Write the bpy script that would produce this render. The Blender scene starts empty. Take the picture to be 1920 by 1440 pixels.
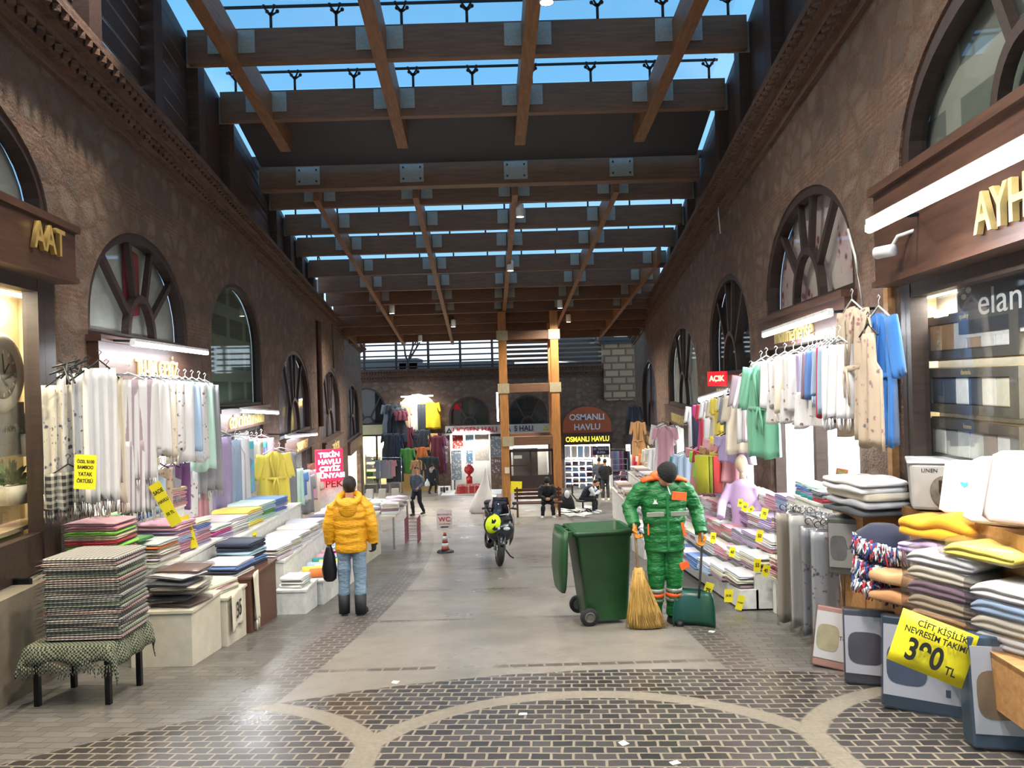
import bpy, bmesh, math, random
from mathutils import Vector, Matrix
from mathutils.geometry import tessellate_polygon
rnd = random.Random(7)
sc = bpy.context.scene
COL = sc.collection
PI = math.pi
def R(d): return math.radians(d)

# ------------------------------------------------------------ camera
FPX, CZ, ROLL = 1442.0, 1.85, R(1.6)
cr, sr = math.cos(ROLL), math.sin(ROLL)
cam = bpy.data.objects.new('camera', bpy.data.cameras.new('camera')); COL.objects.link(cam)
cam.data.sensor_width = 36; cam.data.lens = FPX/1920*36; cam.data.clip_end = 400
cam.matrix_world = Matrix(((cr, sr, 0, 0), (0, 0, -1, 0), (-sr, cr, 0, CZ), (0, 0, 0, 1)))
sc.camera = cam
sc.view_settings.view_transform = 'Standard'; sc.view_settings.look = 'None'
sc.view_settings.exposure = 0.62; sc.view_settings.gamma = 1.0
try: sc.view_settings.use_curve_mapping = False
except Exception: pass
sc.cycles.max_bounces = 5; sc.cycles.diffuse_bounces = 3; sc.cycles.glossy_bounces = 3
sc.cycles.transmission_bounces = 4; sc.cycles.transparent_max_bounces = 12
sc.cycles.caustics_reflective = False; sc.cycles.caustics_refractive = False
sc.cycles.sample_clamp_indirect = 4.0

# ------------------------------------------------------------ dusk sky
w = bpy.data.worlds.new('dusk_sky'); sc.world = w; w.use_nodes = True
nt = w.node_tree; nt.nodes.clear()
def N(t, **k):
    n = nt.nodes.new(t)
    for a, b in k.items(): setattr(n, a, b)
    return n
tc = N('ShaderNodeTexCoord'); sp = N('ShaderNodeSeparateXYZ'); rp = N('ShaderNodeValToRGB')
nz = N('ShaderNodeTexNoise'); nz.inputs['Scale'].default_value = 2.6; nz.inputs['Detail'].default_value = 5
mp = N('ShaderNodeMapping'); mp.inputs['Scale'].default_value = (1, 1, 3)
nt.links.new(tc.outputs['Generated'], mp.inputs[0]); nt.links.new(mp.outputs[0], nz.inputs['Vector'])
mx = N('ShaderNodeMixRGB'); mx.inputs['Color2'].default_value = (.50, .66, .80, 1)
cl = N('ShaderNodeValToRGB'); cl.color_ramp.elements[0].position = .5; cl.color_ramp.elements[1].position = .8
cl.color_ramp.elements[1].color = (.45, .45, .45, 1)
bg = N('ShaderNodeBackground'); out = N('ShaderNodeOutputWorld')
e = rp.color_ramp.elements
e[0].position = .0; e[0].color = (.85, .93, 1.0, 1); e[1].position = 1; e[1].color = (.16, .22, .30, 1)
for p, c in ((.075, (.62, .78, .97, 1)), (.16, (.20, .44, .74, 1)), (.47, (.092, .295, .53, 1)), (.62, (.15, .25, .36, 1))):
    x = e.new(p); x.color = c
nt.links.new(tc.outputs['Generated'], sp.inputs[0]); nt.links.new(sp.outputs['Z'], rp.inputs[0])
nt.links.new(nz.outputs['Fac'], cl.inputs[0]); nt.links.new(cl.outputs[0], mx.inputs[0])
nt.links.new(rp.outputs[0], mx.inputs['Color1']); nt.links.new(mx.outputs[0], bg.inputs[0])
nt.links.new(bg.outputs[0], out.inputs[0]); bg.inputs[1].default_value = 1.2

def area(name, loc, size, power, color=(1, 1, 1), rot=(0, 0, 0), sy=None, parent=None, spread=PI):
    l = bpy.data.lights.new(name, 'AREA'); l.energy = power; l.color = color; l.size = size
    if sy: l.shape = 'RECTANGLE'; l.size_y = sy
    l.spread = spread
    o = bpy.data.objects.new(name, l); COL.objects.link(o)
    o.location = loc; o.rotation_euler = rot
    if parent: o.parent = parent
    o.visible_camera = False if False else o.visible_camera
    return o

# ------------------------------------------------------------ coordinates
SF = .0967                                   # the street falls away from the camera
AL, SL, AR, SR = 3.6, .113, 2.75, .0944      # wall lines
YFAR = 46.0
def ray(px, py):
    u = (px-960)/FPX; v = (720-py)/FPX
    return u*cr+v*sr, -u*sr+v*cr
def at(px, py, Y): a, b = ray(px, py); return Vector((a*Y, Y, CZ+b*Y))
def fz(Y): return -SF*Y
def fl(px, py):
    a, b = ray(px, py); Y = CZ/(-b-SF); return Vector((a*Y, Y, fz(Y)))
def onL(px, py, off=0): a, b = ray(px, py); Y = -(AL-off)/(a+SL); return Vector((a*Y, Y, CZ+b*Y))
def onR(px, py, off=0): a, b = ray(px, py); Y = (AR-off)/(a-SR); return Vector((a*Y, Y, CZ+b*Y))
def XL(Y): return -AL-SL*Y
def XR(Y): return AR+SR*Y
def zroof(Y): return CZ+6.36-.128*Y
def cornL(Y): return CZ+3.42-.033*Y, CZ+4.0-.041*Y
def cornR(Y): return CZ+3.74-.043*Y, CZ+4.2-.040*Y

# ------------------------------------------------------------ object helpers
def lin(h):
    h = h.lstrip('#'); v = [int(h[i:i+2], 16)/255 for i in (0, 2, 4)]
    return tuple(((x+.055)/1.055)**2.4 if x > .04045 else x/12.92 for x in v)
class MB:
    def __init__(s): s.v = []; s.f = []; s.m = []; s.sm = []
    def add(s, vs, fs, mi=0, smooth=False):
        o = len(s.v); s.v += [tuple(v) for v in vs]
        for f in fs: s.f.append([i+o for i in f]); s.m.append(mi); s.sm.append(smooth)
        return s
    def box(s, c, size, M=None, mi=0, taper=1.0, shear=(0, 0)):
        c = Vector(c); x, y, z = [a/2 for a in size]; vs = []
        for k in (-1, 1):
            t = taper if k == 1 else 1
            for i, j in ((-1, -1), (1, -1), (1, 1), (-1, 1)):
                p = Vector((i*x*t+(shear[0] if k == 1 else 0), j*y*t+(shear[1] if k == 1 else 0), k*z))
                if M: p = M @ p
                vs.append(p+c)
        return s.add(vs, [(3, 2, 1, 0), (4, 5, 6, 7), (0, 1, 5, 4), (1, 2, 6, 5), (2, 3, 7, 6), (3, 0, 4, 7)], mi)
    def bar(s, a, b, w, h=None, up=(0, 0, 1), mi=0):
        a = Vector(a); b = Vector(b); h = h or w; d = (b-a)
        L = d.length; d.normalize(); u = Vector(up)
        if abs(d.dot(u)) > .98: u = Vector((1, 0, 0))
        x = d.cross(u).normalized(); y = x.cross(d)
        M = Matrix((x, d, y)).transposed()
        return s.box((a+b)/2, (w, L, h), M, mi)
    def loft(s, rings, mi=0, caps=True, smooth=True, closed=True):
        n = len(rings[0]); vs = [p for r in rings for p in r]; fs = []
        for k in range(len(rings)-1):
            for i in range(n if closed else n-1):
                j = (i+1) % n; fs.append((k*n+i, k*n+j, (k+1)*n+j, (k+1)*n+i))
        if caps and closed:
            fs.append(tuple(range(n-1, -1, -1))); fs.append(tuple((len(rings)-1)*n+i for i in range(n)))
        return s.add(vs, fs, mi, smooth)
    def tube(s, pts, r, n=8, mi=0, smooth=True, up=(0, 0, 1), ry=None):
        pts = [Vector(p) for p in pts]; rs = r if isinstance(r, (list, tuple)) else [r]*len(pts)
        rings = []
        for i, p in enumerate(pts):
            d = (pts[min(i+1, len(pts)-1)]-pts[max(i-1, 0)]).normalized()
            u = Vector(up)
            if abs(d.dot(u)) > .95: u = Vector((0, 1, 0)) if abs(d.y) < .9 else Vector((1, 0, 0))
            x = d.cross(u).normalized(); y = x.cross(d)
            rr = rs[i]; r2 = rr*(ry or 1)
            if isinstance(rr, tuple): rr, r2 = rr
            rings.append([p+x*rr*math.cos(2*PI*k/n)+y*r2*math.sin(2*PI*k/n) for k in range(n)])
        return s.loft(rings, mi, True, smooth)
    def lathe(s, prof, c=(0, 0, 0), n=24, mi=0, axis='Z', smooth=True):
        c = Vector(c); rings = []
        for r, z in prof:
            ring = []
            for k in range(n):
                a = 2*PI*k/n; p = (r*math.cos(a), r*math.sin(a), z)
                if axis == 'X': p = (p[2], p[0], p[1])
                elif axis == 'Y': p = (p[1], p[2], p[0])
                ring.append(c+Vector(p))
            rings.append(ring)
        return s.loft(rings, mi, True, smooth)
    def ball(s, c, r, n=12, mi=0):
        r = r if isinstance(r, (tuple, list)) else (r, r, r); c = Vector(c); rings = []
        for i in range(1, n//2*1+n//2):
            t = PI*i/n; rings.append([c+Vector((r[0]*math.sin(t)*math.cos(2*PI*k/n), r[1]*math.sin(t)*math.sin(2*PI*k/n), -r[2]*math.cos(t))) for k in range(n)])
        return s.loft(rings, mi)
    def prism(s, pts, z0, z1, mi=0, holes=()):   # polygon in local xy, z thickness
        polys = [[Vector((p[0], p[1], 0)) for p in pts]]+[[Vector((p[0], p[1], 0)) for p in h] for h in holes]
        flat = [p for q in polys for p in q]; tri = tessellate_polygon(polys); n = len(flat)
        vs = [Vector((p.x, p.y, z0)) for p in flat]+[Vector((p.x, p.y, z1)) for p in flat]; fs = []
        for t in tri:
            a, b, c = [flat[i] for i in t]
            if (b-a).cross(c-a).z < 0: t = (t[0], t[2], t[1])
            fs.append(tuple(i+n for i in t)); fs.append((t[0], t[2], t[1]))
        o = 0
        for q in polys:
            m = len(q); ar = sum(q[i].x*q[(i+1) % m].y-q[(i+1) % m].x*q[i].y for i in range(m))
            for i in range(m):
                a, b = o+i, o+(i+1) % m
                fs.append((a, b, b+n, a+n) if ar > 0 else (b, a, a+n, b+n))
            o += m
        return s.add(vs, fs, mi)
    def mesh(s, name, mats):
        me = bpy.data.meshes.new(name); me.from_pydata(s.v, [], s.f)
        for m in (mats if isinstance(mats, (list, tuple)) else [mats]): me.materials.append(m)
        me.polygons.foreach_set('material_index', s.m); me.polygons.foreach_set('use_smooth', s.sm)
        me.update(); return me
    def build(s, name, mats, parent=None, M=None, bevel=0, color=None):
        return put(name, s.mesh(name, mats), parent, M, bevel, color)
def put(name, me, parent=None, M=None, bevel=0, color=None):
    o = bpy.data.objects.new(name, me); COL.objects.link(o)
    if parent: o.parent = parent
    if M is not None: o.matrix_local = M if isinstance(M, Matrix) else Matrix.Translation(M)
    if bevel:
        b = o.modifiers.new('bevel', 'BEVEL'); b.width = bevel; b.segments = 2; b.limit_method = 'ANGLE'
    if color: o.color = (*color[:3], 1)
    return o
USED = {}
def tag(o, label, cat, group=None, kind=None):
    if not group and kind is None:
        if label in USED: print('DUPLABEL', label)
        USED[label] = 1
    n = len(label.replace('-', ' ').split())
    if n > 16: print("LONG", n, label)
    o['label'] = label; o['category'] = cat
    if group: o['group'] = group
    if kind: o['kind'] = kind
    return o
def thing(name, label, cat, M=None, group=None, kind=None):
    o = bpy.data.objects.new(name, None); COL.objects.link(o); o.empty_display_size = .1
    if M is not None: o.matrix_world = M if isinstance(M, Matrix) else Matrix.Translation(M)
    return tag(o, label, cat, group, kind)
def struct(o, label=None, cat=None):
    o['kind'] = 'structure'
    if label: o['label'] = label; o['category'] = cat or 'structure'
    return o
def T(x, y=0, z=0, rz=0, rx=0, ry=0, s=1):
    return Matrix.Translation((x, y, z)) @ Matrix.Rotation(rz, 4, 'Z') @ Matrix.Rotation(ry, 4, 'Y') @ Matrix.Rotation(rx, 4, 'X') @ Matrix.Scale(s, 4)
def text(body, h, M, mat, parent=None, ext=.004, name='lettering', sx=1.0, align='CENTER', bold=0):
    cu = bpy.data.curves.new(name, 'FONT'); cu.body = body; cu.size = h*1.38; cu.extrude = ext
    cu.align_x = align; cu.align_y = 'CENTER'; cu.offset = bold*h
    o = bpy.data.objects.new(name, cu); COL.objects.link(o); cu.materials.append(mat)
    if parent: o.parent = parent
    bpy.context.view_layer.update()
    me = bpy.data.meshes.new_from_object(o.evaluated_get(bpy.context.evaluated_depsgraph_get())); bpy.data.objects.remove(o)
    if not me.materials: me.materials.append(mat)
    return put(name, me, parent, M @ Matrix.Diagonal((sx, 1, 1, 1)))

# ------------------------------------------------------------ materials
class NT:
    def __init__(s, name):
        s.m = bpy.data.materials.new(name); s.m.use_nodes = True; s.t = s.m.node_tree
        s.b = s.t.nodes['Principled BSDF']; s.o = s.t.nodes['Material Output']
    def n(s, t, **k):
        x = s.t.nodes.new(t)
        for a, b in k.items():
            if a in ('operation', 'blend_type', 'feature', 'distance', 'wave_type', 'bands_direction', 'data_type', 'musgrave_type', 'voronoi_dimensions', 'noise_dimensions', 'wave_profile', 'offset', 'squash'): setattr(x, a, b)
            else: x.inputs[int(a[1:]) if a[0] == '_' and a[1:].isdigit() else a.replace('_', ' ')].default_value = b
        return x
    def l(s, a, b): s.t.links.new(a, b)
    def math(s, op, a, b=None, c=None):
        x = s.t.nodes.new('ShaderNodeMath'); x.operation = op
        for i, q in enumerate((a, b, c)):
            if q is None: continue
            if isinstance(q, (int, float)): x.inputs[i].default_value = q
            else: s.l(q, x.inputs[i])
        return x.outputs[0]
    def mix(s, f, a, b, blend='MIX'):
        x = s.t.nodes.new('ShaderNodeMixRGB'); x.blend_type = blend
        for i, q in enumerate((f, a, b)):
            if isinstance(q, (int, float)): x.inputs[i].default_value = q
            elif isinstance(q, tuple): x.inputs[i].default_value = (*q[:3], 1)
            else: s.l(q, x.inputs[i])
        return x.outputs[0]
    def coord(s, kind='Object', scale=(1, 1, 1), rot=(0, 0, 0), loc=(0, 0, 0)):
        t = s.t.nodes.new('ShaderNodeTexCoord'); m = s.t.nodes.new('ShaderNodeMapping')
        m.inputs['Scale'].default_value = scale; m.inputs['Rotation'].default_value = rot; m.inputs['Location'].default_value = loc
        s.l(t.outputs[kind], m.inputs[0]); return m.outputs[0]
    def noise(s, co, sc=5, det=4, rough=.6):
        x = s.t.nodes.new('ShaderNodeTexNoise'); x.inputs['Scale'].default_value = sc; x.inputs['Detail'].default_value = det; x.inputs['Roughness'].default_value = rough
        if co is not None: s.l(co, x.inputs['Vector'])
        return x.outputs['Fac']
    def ramp(s, f, stops):
        x = s.t.nodes.new('ShaderNodeValToRGB'); e = x.color_ramp.elements
        while len(e) < len(stops): e.new(.5)
        for q, (p, c) in zip(e, stops): q.position = p; q.color = (*c[:3], 1) if isinstance(c, tuple) else (c, c, c, 1)
        s.l(f, x.inputs[0]); return x.outputs[0]
    def bump(s, h, st=.3, d=.02):
        x = s.t.nodes.new('ShaderNodeBump'); x.inputs['Strength'].default_value = st; x.inputs['Distance'].default_value = d
        s.l(h, x.inputs['Height']); s.l(x.outputs[0], s.b.inputs['Normal'])
    def base(s, c):
        if isinstance(c, tuple): s.b.inputs['Base Color'].default_value = (*c[:3], 1)
        else: s.l(c, s.b.inputs['Base Color'])
    def rough(s, r):
        if isinstance(r, (int, float)): s.b.inputs['Roughness'].default_value = r
        else: s.l(r, s.b.inputs['Roughness'])
def flat(name, col, rough=.6, metal=0, var=.12, scale=12, bump=0, coat=0):
    m = NT(name); c = lin(col) if isinstance(col, str) else col; co = m.coord()
    f = m.noise(co, scale, 4); d = tuple(x*(1-var) for x in c); u = tuple(min(1, x*(1+var)) for x in c)
    m.base(m.ramp(f, [(.3, d), (.7, u)])); m.rough(rough); m.b.inputs['Metallic'].default_value = metal
    if coat: m.b.inputs['Coat Weight'].default_value = coat
    if bump: m.bump(f, bump)
    return m.m
def emis(name, col, st):
    m = NT(name); c = lin(col) if isinstance(col, str) else col
    m.b.inputs['Emission Color'].default_value = (*c, 1); m.b.inputs['Emission Strength'].default_value = st
    m.base(c); return m.m
def fabric(name, kind='plain'):
    m = NT(name); oi = m.t.nodes.new('ShaderNodeObjectInfo'); c = oi.outputs['Color']; co = m.coord()
    if kind == 'stripe':
        w_ = m.n('ShaderNodeTexWave', bands_direction='Z', _1=7.0); m.l(m.coord('Object', (1, 1, 1)), w_.inputs[0])
        c = m.mix(m.ramp(w_.outputs['Fac'], [(.62, 0.), (.68, .75)]), c, lin('#8d6f80'))
    elif kind == 'floral':
        v = m.n('ShaderNodeTexVoronoi', _2=17.0); m.l(m.coord('Object', (1, 1, .8)), v.inputs[0])
        n2 = m.noise(co, 9, 3)
        k = m.math('MULTIPLY', m.ramp(v.outputs['Distance'], [(.25, 1.), (.38, 0.)]), m.ramp(n2, [(.48, 0.), (.54, 1.)]))
        hue = m.mix(m.ramp(m.noise(co, 3, 1), [(.45, 0.), (.55, 1.)]), lin('#5a5560'), lin('#8d5e5e'))
        c = m.mix(k, c, hue)
    elif kind == 'check':
        s3 = m.t.nodes.new('ShaderNodeSeparateXYZ'); m.l(co, s3.inputs[0])
        g = [m.math('GREATER_THAN', m.math('FRACT', m.math('MULTIPLY', s3.outputs[i], 16.)), .55) for i in (0, 1)]
        c = m.mix(m.math('MULTIPLY', m.math('ADD', g[0], g[1]), .34), m.mix(.68, c, (.01, .01, .012)), lin('#cfc8b4'))
    elif kind == 'patch':
        v = m.n('ShaderNodeTexVoronoi', _2=4.5); m.l(co, v.inputs[0])
        c = m.mix(.75, c, m.mix(.5, v.outputs['Color'], c), 'MIX')
    n1 = m.noise(co, 7, 3)
    c = m.mix(.2, c, m.ramp(n1, [(.3, .7), (.7, 1.)]), 'MULTIPLY')
    m.base(c); m.rough(.85); m.b.inputs['Sheen Weight'].default_value = .2
    m.bump(m.noise(co, 60, 2), .25, .004)
    return m.m
FAB = {k: fabric('fabric_'+k, k) for k in ('plain', 'stripe', 'floral', 'check', 'patch')}
def stone(name, off=0.0, dark=1.0):
    m = NT(name); co = m.coord('Object', (1, 1, 1.0), loc=(off, 0, 0))
    big = m.n('ShaderNodeTexVoronoi', _2=1.0, feature='F1'); m.l(m.coord('Object', (2.7, 3.6, 2.7), loc=(off, 0, 0)), big.inputs[0]); big.inputs['Scale'].default_value = 1.0
    ed = m.n('ShaderNodeTexVoronoi', feature='DISTANCE_TO_EDGE'); m.l(m.coord('Object', (2.7, 3.6, 2.7), loc=(off, 0, 0)), ed.inputs[0]); ed.inputs['Scale'].default_value = 1.0
    sepc = m.t.nodes.new('ShaderNodeSeparateColor'); m.l(big.outputs['Color'], sepc.inputs[0])
    st = m.ramp(sepc.outputs[0], [(0, lin('#625850')), (.3, lin('#7c7066')), (.6, lin('#8a7d71')), (.85, lin('#6f655e')), (1, lin('#544d48'))])
    n1 = m.noise(co, 4, 6, .7); n2 = m.noise(co, 26, 4, .7)
    mort = m.ramp(n2, [(.3, lin('#5e4a3d')), (.7, lin('#846b59'))])
    edge = m.ramp(m.math('ADD', ed.outputs['Distance'], m.math('MULTIPLY', m.math('SUBTRACT', n2, .5), .16)), [(.02, 0.), (.22, 1.)])
    c = m.mix(edge, mort, st)
    # thin brick courses between the rubble, now and then
    sy = m.t.nodes.new('ShaderNodeSeparateXYZ'); m.l(co, sy.inputs[0])
    zz = m.math('ADD', sy.outputs['Y'], m.math('MULTIPLY', n1, .10))
    band = m.ramp(m.math('PINGPONG', m.math('MULTIPLY', zz, 1.0), .72), [(.0, 1.), (.13, 1.), (.17, 0.)])
    br = m.n('ShaderNodeTexBrick', _5=1.0); br.inputs['Brick Width'].default_value = .3; br.inputs['Row Height'].default_value = .055; br.inputs['Mortar Size'].default_value = .014
    br.inputs['Color1'].default_value = (*lin('#6f4c3b'), 1); br.inputs['Color2'].default_value = (*lin('#835b47'), 1); br.inputs['Mortar'].default_value = (*lin('#937b69'), 1)
    br.inputs['Scale'].default_value = 1.0; m.l(co, br.inputs[0])
    c = m.mix(m.math('MULTIPLY', m.math('MULTIPLY', band, m.ramp(n1, [(.42, 0.), (.55, 1.)])), .6), c, br.outputs['Color'])
    c = m.mix(.55, c, m.ramp(n1, [(.25, .45), (.75, 1.)]), 'MULTIPLY')
    spot = m.ramp(m.noise(co, 1.6, 5, .7), [(.42, 1.), (.66, 0.)])
    c = m.mix(m.math('MULTIPLY', spot, .35), c, lin('#6f5646'))
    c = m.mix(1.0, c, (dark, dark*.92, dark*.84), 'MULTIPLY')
    m.base(c); m.rough(.9)
    m.bump(m.math('ADD', m.math('MULTIPLY', edge, .6), m.math('MULTIPLY', n2, .9)), .9, .045)
    return m.m
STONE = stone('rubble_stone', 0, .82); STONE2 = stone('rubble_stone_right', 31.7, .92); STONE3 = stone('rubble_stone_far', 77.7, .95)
def wood(name, a, b, axis='X', rough=.55, sc=1.0):
    m = NT(name); s_ = {'X': (1.2, 14, 14), 'Y': (14, 1.2, 14), 'Z': (14, 14, 1.2)}[axis]
    co = m.coord('Object', tuple(q*sc for q in s_)); f = m.noise(co, 1.6, 5, .65)
    kn = m.noise(m.coord('Object', (2, 2, 2)), 1.3, 2)
    c = m.ramp(f, [(.3, lin(a)), (.72, lin(b))]); c = m.mix(.3, c, m.ramp(kn, [(.3, .6), (.7, 1.)]), 'MULTIPLY')
    m.base(c); m.rough(rough); m.bump(f, .12, .01); return m.m
BEAM = wood('glulam_beam', '#523a29', '#745238', 'X')
BEAMY = wood('glulam_beam_long', '#63422a', '#8e6036', 'Y')
POST = wood('glulam_post', '#8d5c30', '#b8803f', 'Z')
DARKW = wood('dark_timber', '#2a1b14', '#463026', 'X'); SIGNW = wood('brown_sign_board', '#38231a', '#563a2b', 'X', .45)
FRAMEW = wood('dark_window_timber', '#241813', '#3b2a22', 'Z', .5)
BOARDW = wood('pale_plywood', '#94683c', '#b58a58', 'X'); BENCHW = wood('bench_timber', '#3f2015', '#5f3322', 'X')
STEEL = flat('galvanised_steel', '#8f918c', .5, .45, .15, 30); STEELD = flat('dark_metal', '#24262a', .45, .6)
CHROME = flat('chrome', '#c8ccd0', .15, 1); BLACK = flat('black_plastic', '#0d0e10', .4); BLACKM = flat('black_painted_metal', '#121316', .3, .3)
WHITE = flat('white_paint', '#dcdcd6', .5); CREAM = flat('cream_board', '#c9c2ae', .6, 0, .1, 6); WHITEPL = flat('white_plastic', '#d9dcdc', .35)
GOLD = flat('gold_letters', '#c9a860', .35, .5); GOLDB = flat('bright_gold_letters', '#e0cb86', .4, .3)
YELPAPER = flat('yellow_paper', '#f3e327', .6, 0, .04); INK = flat('black_ink', '#16140f', .6); REDINK = flat('red_ink', '#b0262b', .5)
GREYCON = flat('plinth_plaster', '#6f6555', .85, 0, .35, 3, .3)
def glass(name, tint=(.9, .95, 1), refl=.12, rough=.03, fk=.3):
    m = NT(name); tr = m.t.nodes.new('ShaderNodeBsdfTransparent'); tr.inputs[0].default_value = (*tint, 1)
    gl = m.t.nodes.new('ShaderNodeBsdfGlossy'); gl.inputs['Roughness'].default_value = rough
    fr = m.t.nodes.new('ShaderNodeFresnel'); fr.inputs[0].default_value = 1.5
    f = m.math('ADD', m.math('MULTIPLY', fr.outputs[0], fk), refl)
    mx_ = m.t.nodes.new('ShaderNodeMixShader'); m.l(f, mx_.inputs[0]); m.l(tr.outputs[0], mx_.inputs[1]); m.l(gl.outputs[0], mx_.inputs[2])
    m.l(mx_.outputs[0], m.o.inputs[0]); return m.m
GLASS = glass('window_glass', (.95, .96, .96), .02, .03, .2); ROOFGLASS = glass('roof_glass', (.97, .99, 1), .0, .35, .12)
POLY = glass('clear_plastic', (.97, .97, .98), .05, .22, .4)
TUBE = emis('tube_light', '#f3f5ff', 22); LAMPW = emis('lamp_glow', '#fff3dd', 30)

# ------------------------------------------------------------ floor
def floor_mat():
    m = NT('street_paving'); co = m.coord('Object'); s = m.t.nodes.new('ShaderNodeSeparateXYZ'); m.l(co, s.inputs[0])
    X, Y = s.outputs['X'], s.outputs['Y']
    wob = m.math('MULTIPLY', m.math('SUBTRACT', m.noise(co, 3.0, 3), .5), .06)
    def brick(w_, h_, mort, c1, c2, cm, rot=0, sc=1):
        b = m.t.nodes.new('ShaderNodeTexBrick'); b.inputs['Brick Width'].default_value = w_; b.inputs['Row Height'].default_value = h_
        b.inputs['Mortar Size'].default_value = mort; b.inputs['Scale'].default_value = sc; b.inputs['Mortar Smooth'].default_value = .3
        for i, c_ in zip(('Color1', 'Color2', 'Mortar'), (c1, c2, cm)): b.inputs[i].default_value = (*lin(c_), 1)
        wv = m.t.nodes.new('ShaderNodeVectorMath'); wv.operation = 'ADD'; m.l(m.coord('Object', (1, 1, 1), (0, 0, rot)), wv.inputs[0])
        nn = m.t.nodes.new('ShaderNodeTexNoise'); nn.inputs['Scale'].default_value = 4; m.l(co, nn.inputs['Vector'])
        vs = m.t.nodes.new('ShaderNodeVectorMath'); vs.operation = 'SCALE'; vs.inputs['Scale'].default_value = .035; m.l(nn.outputs['Color'], vs.inputs[0])
        m.l(vs.outputs[0], wv.inputs[1]); m.l(wv.outputs[0], b.inputs[0]); return b
    n1 = m.noise(co, 1.1, 5, .65); n2 = m.noise(co, 30, 4, .7)
    conc = m.ramp(n1, [(.3, lin('#6f6a62')), (.55, lin('#837d73')), (.75, lin('#77726a'))])
    conc = m.mix(.35, conc, m.ramp(n2, [(.3, .7), (.7, 1.)]), 'MULTIPLY')
    cob = brick(.135, .105, .010, '#2b2928', '#474341', '#827869', R(4))
    side = brick(.20, .10, .005, '#605d58', '#706c66', '#4c4945', R(6))
    # circles of the pattern
    def circ(cx, cy): return m.math('SQRT', m.math('ADD', m.math('POWER', m.math('SUBTRACT', X, cx), 2), m.math('POWER', m.math('SUBTRACT', Y, cy), 2)))
    xm = m.math('SUBTRACT', m.math('FLOORED_MODULO', m.math('ADD', X, 1.0), 2.9), 1.45)
    d = m.math('SQRT', m.math('ADD', m.math('POWER', xm, 2), m.math('POWER', m.math('SUBTRACT', Y, 4.39), 2)))
    d = m.math('ADD', d, m.math('MULTIPLY', wob, .4))
    def step(v, lo, soft=.01): x = m.t.nodes.new('ShaderNodeMapRange'); m.l(v, x.inputs[0]); x.inputs[1].default_value = lo-soft; x.inputs[2].default_value = lo+soft; return x.outputs[0]
    ring = m.math('MULTIPLY', step(d, 1.5), m.math('SUBTRACT', 1, step(d, 1.68)))
    colm = m.math('MULTIPLY', step(m.math('ABSOLUTE', xm), 1.36), m.math('SUBTRACT', 1, step(d, 1.68)))
    ring = m.math('MAXIMUM', ring, colm)
    fore = m.math('SUBTRACT', 1, step(m.math('ADD', circ(.8, 1.05), wob), 5.6))
    # middle strip, side bands, cross drains
    xs = m.math('ADD', X, m.math('MULTIPLY', Y, .012))
    xl = m.math('ADD', xs, m.math('MULTIPLY', m.math('POWER', m.math('SUBTRACT', Y, 12.5), 2), .009))
    lb = m.math('MULTIPLY', step(xl, -1.85), m.math('SUBTRACT', 1, step(xl, -1.45)))
    rb = m.math('MULTIPLY', step(xs, 1.85), m.math('SUBTRACT', 1, step(xs, 2.2)))
    band = m.math('MAXIMUM', lb, rb)
    mid = m.math('MULTIPLY', step(xl, -1.45), m.math('SUBTRACT', 1, step(xs, 1.85)))
    dr = m.math('ABSOLUTE', m.math('SUBTRACT', m.math('FLOORED_MODULO', m.math('SUBTRACT', Y, 7.9), 2.05), 1.02))
    drain = m.math('MULTIPLY', m.math('SUBTRACT', 1, step(dr, .055)), mid)
    dnoise = m.ramp(m.noise(m.coord('Object', (.7, .4, 1)), 2.2, 2), [(.40, 0.), (.5, 1.)])
    drain = m.math('MULTIPLY', drain, dnoise)
    cobd = brick(.16, .11, .012, '#4d4740', '#5a544c', '#77706a')
    c = m.mix(mid, side.outputs['Color'], conc)
    c = m.mix(band, c, cobd.outputs['Color']); c = m.mix(drain, c, cobd.outputs['Color'])
    ringc = m.mix(.5, conc, m.ramp(n2, [(.3, lin('#6d6453')), (.7, lin('#978b77'))]))
    fc = m.mix(ring, cob.outputs['Color'], ringc); c = m.mix(fore, c, fc)
    stain = m.ramp(m.noise(co, .5, 4, .6), [(.35, .72), (.6, 1.)]); c = m.mix(.6, c, stain, 'MULTIPLY')
    m.base(c)
    wet = m.ramp(m.noise(co, .8, 4, .6), [(.35, .27), (.65, .46)])
    notc = m.math('MULTIPLY', fore, m.math('SUBTRACT', 1, ring))
    m.rough(m.math('SUBTRACT', wet, m.math('MULTIPLY', notc, .04)))
    m.b.inputs['Specular IOR Level'].default_value = .5
    bf = m.mix(notc, m.mix(m.math('MAXIMUM', band, drain), m.mix(mid, side.outputs['Fac'], (0, 0, 0)), cobd.outputs['Fac']), cob.outputs['Fac'])
    h = m.math('SUBTRACT', m.math('MULTIPLY', n2, .15), m.math('MULTIPLY', bf, .8))
    m.bump(h, .35, .02)
    return m.m
b = MB(); ys = [-3+i*1.0 for i in range(53)]
b.add([(x, y, fz(y)) for y in (-3, 49) for x in (-14, 14)], [(0, 1, 3, 2)])
struct(b.build('floor', floor_mat()), 'sloping street paved with grey slabs and dark cobbles', 'floor')

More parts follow.
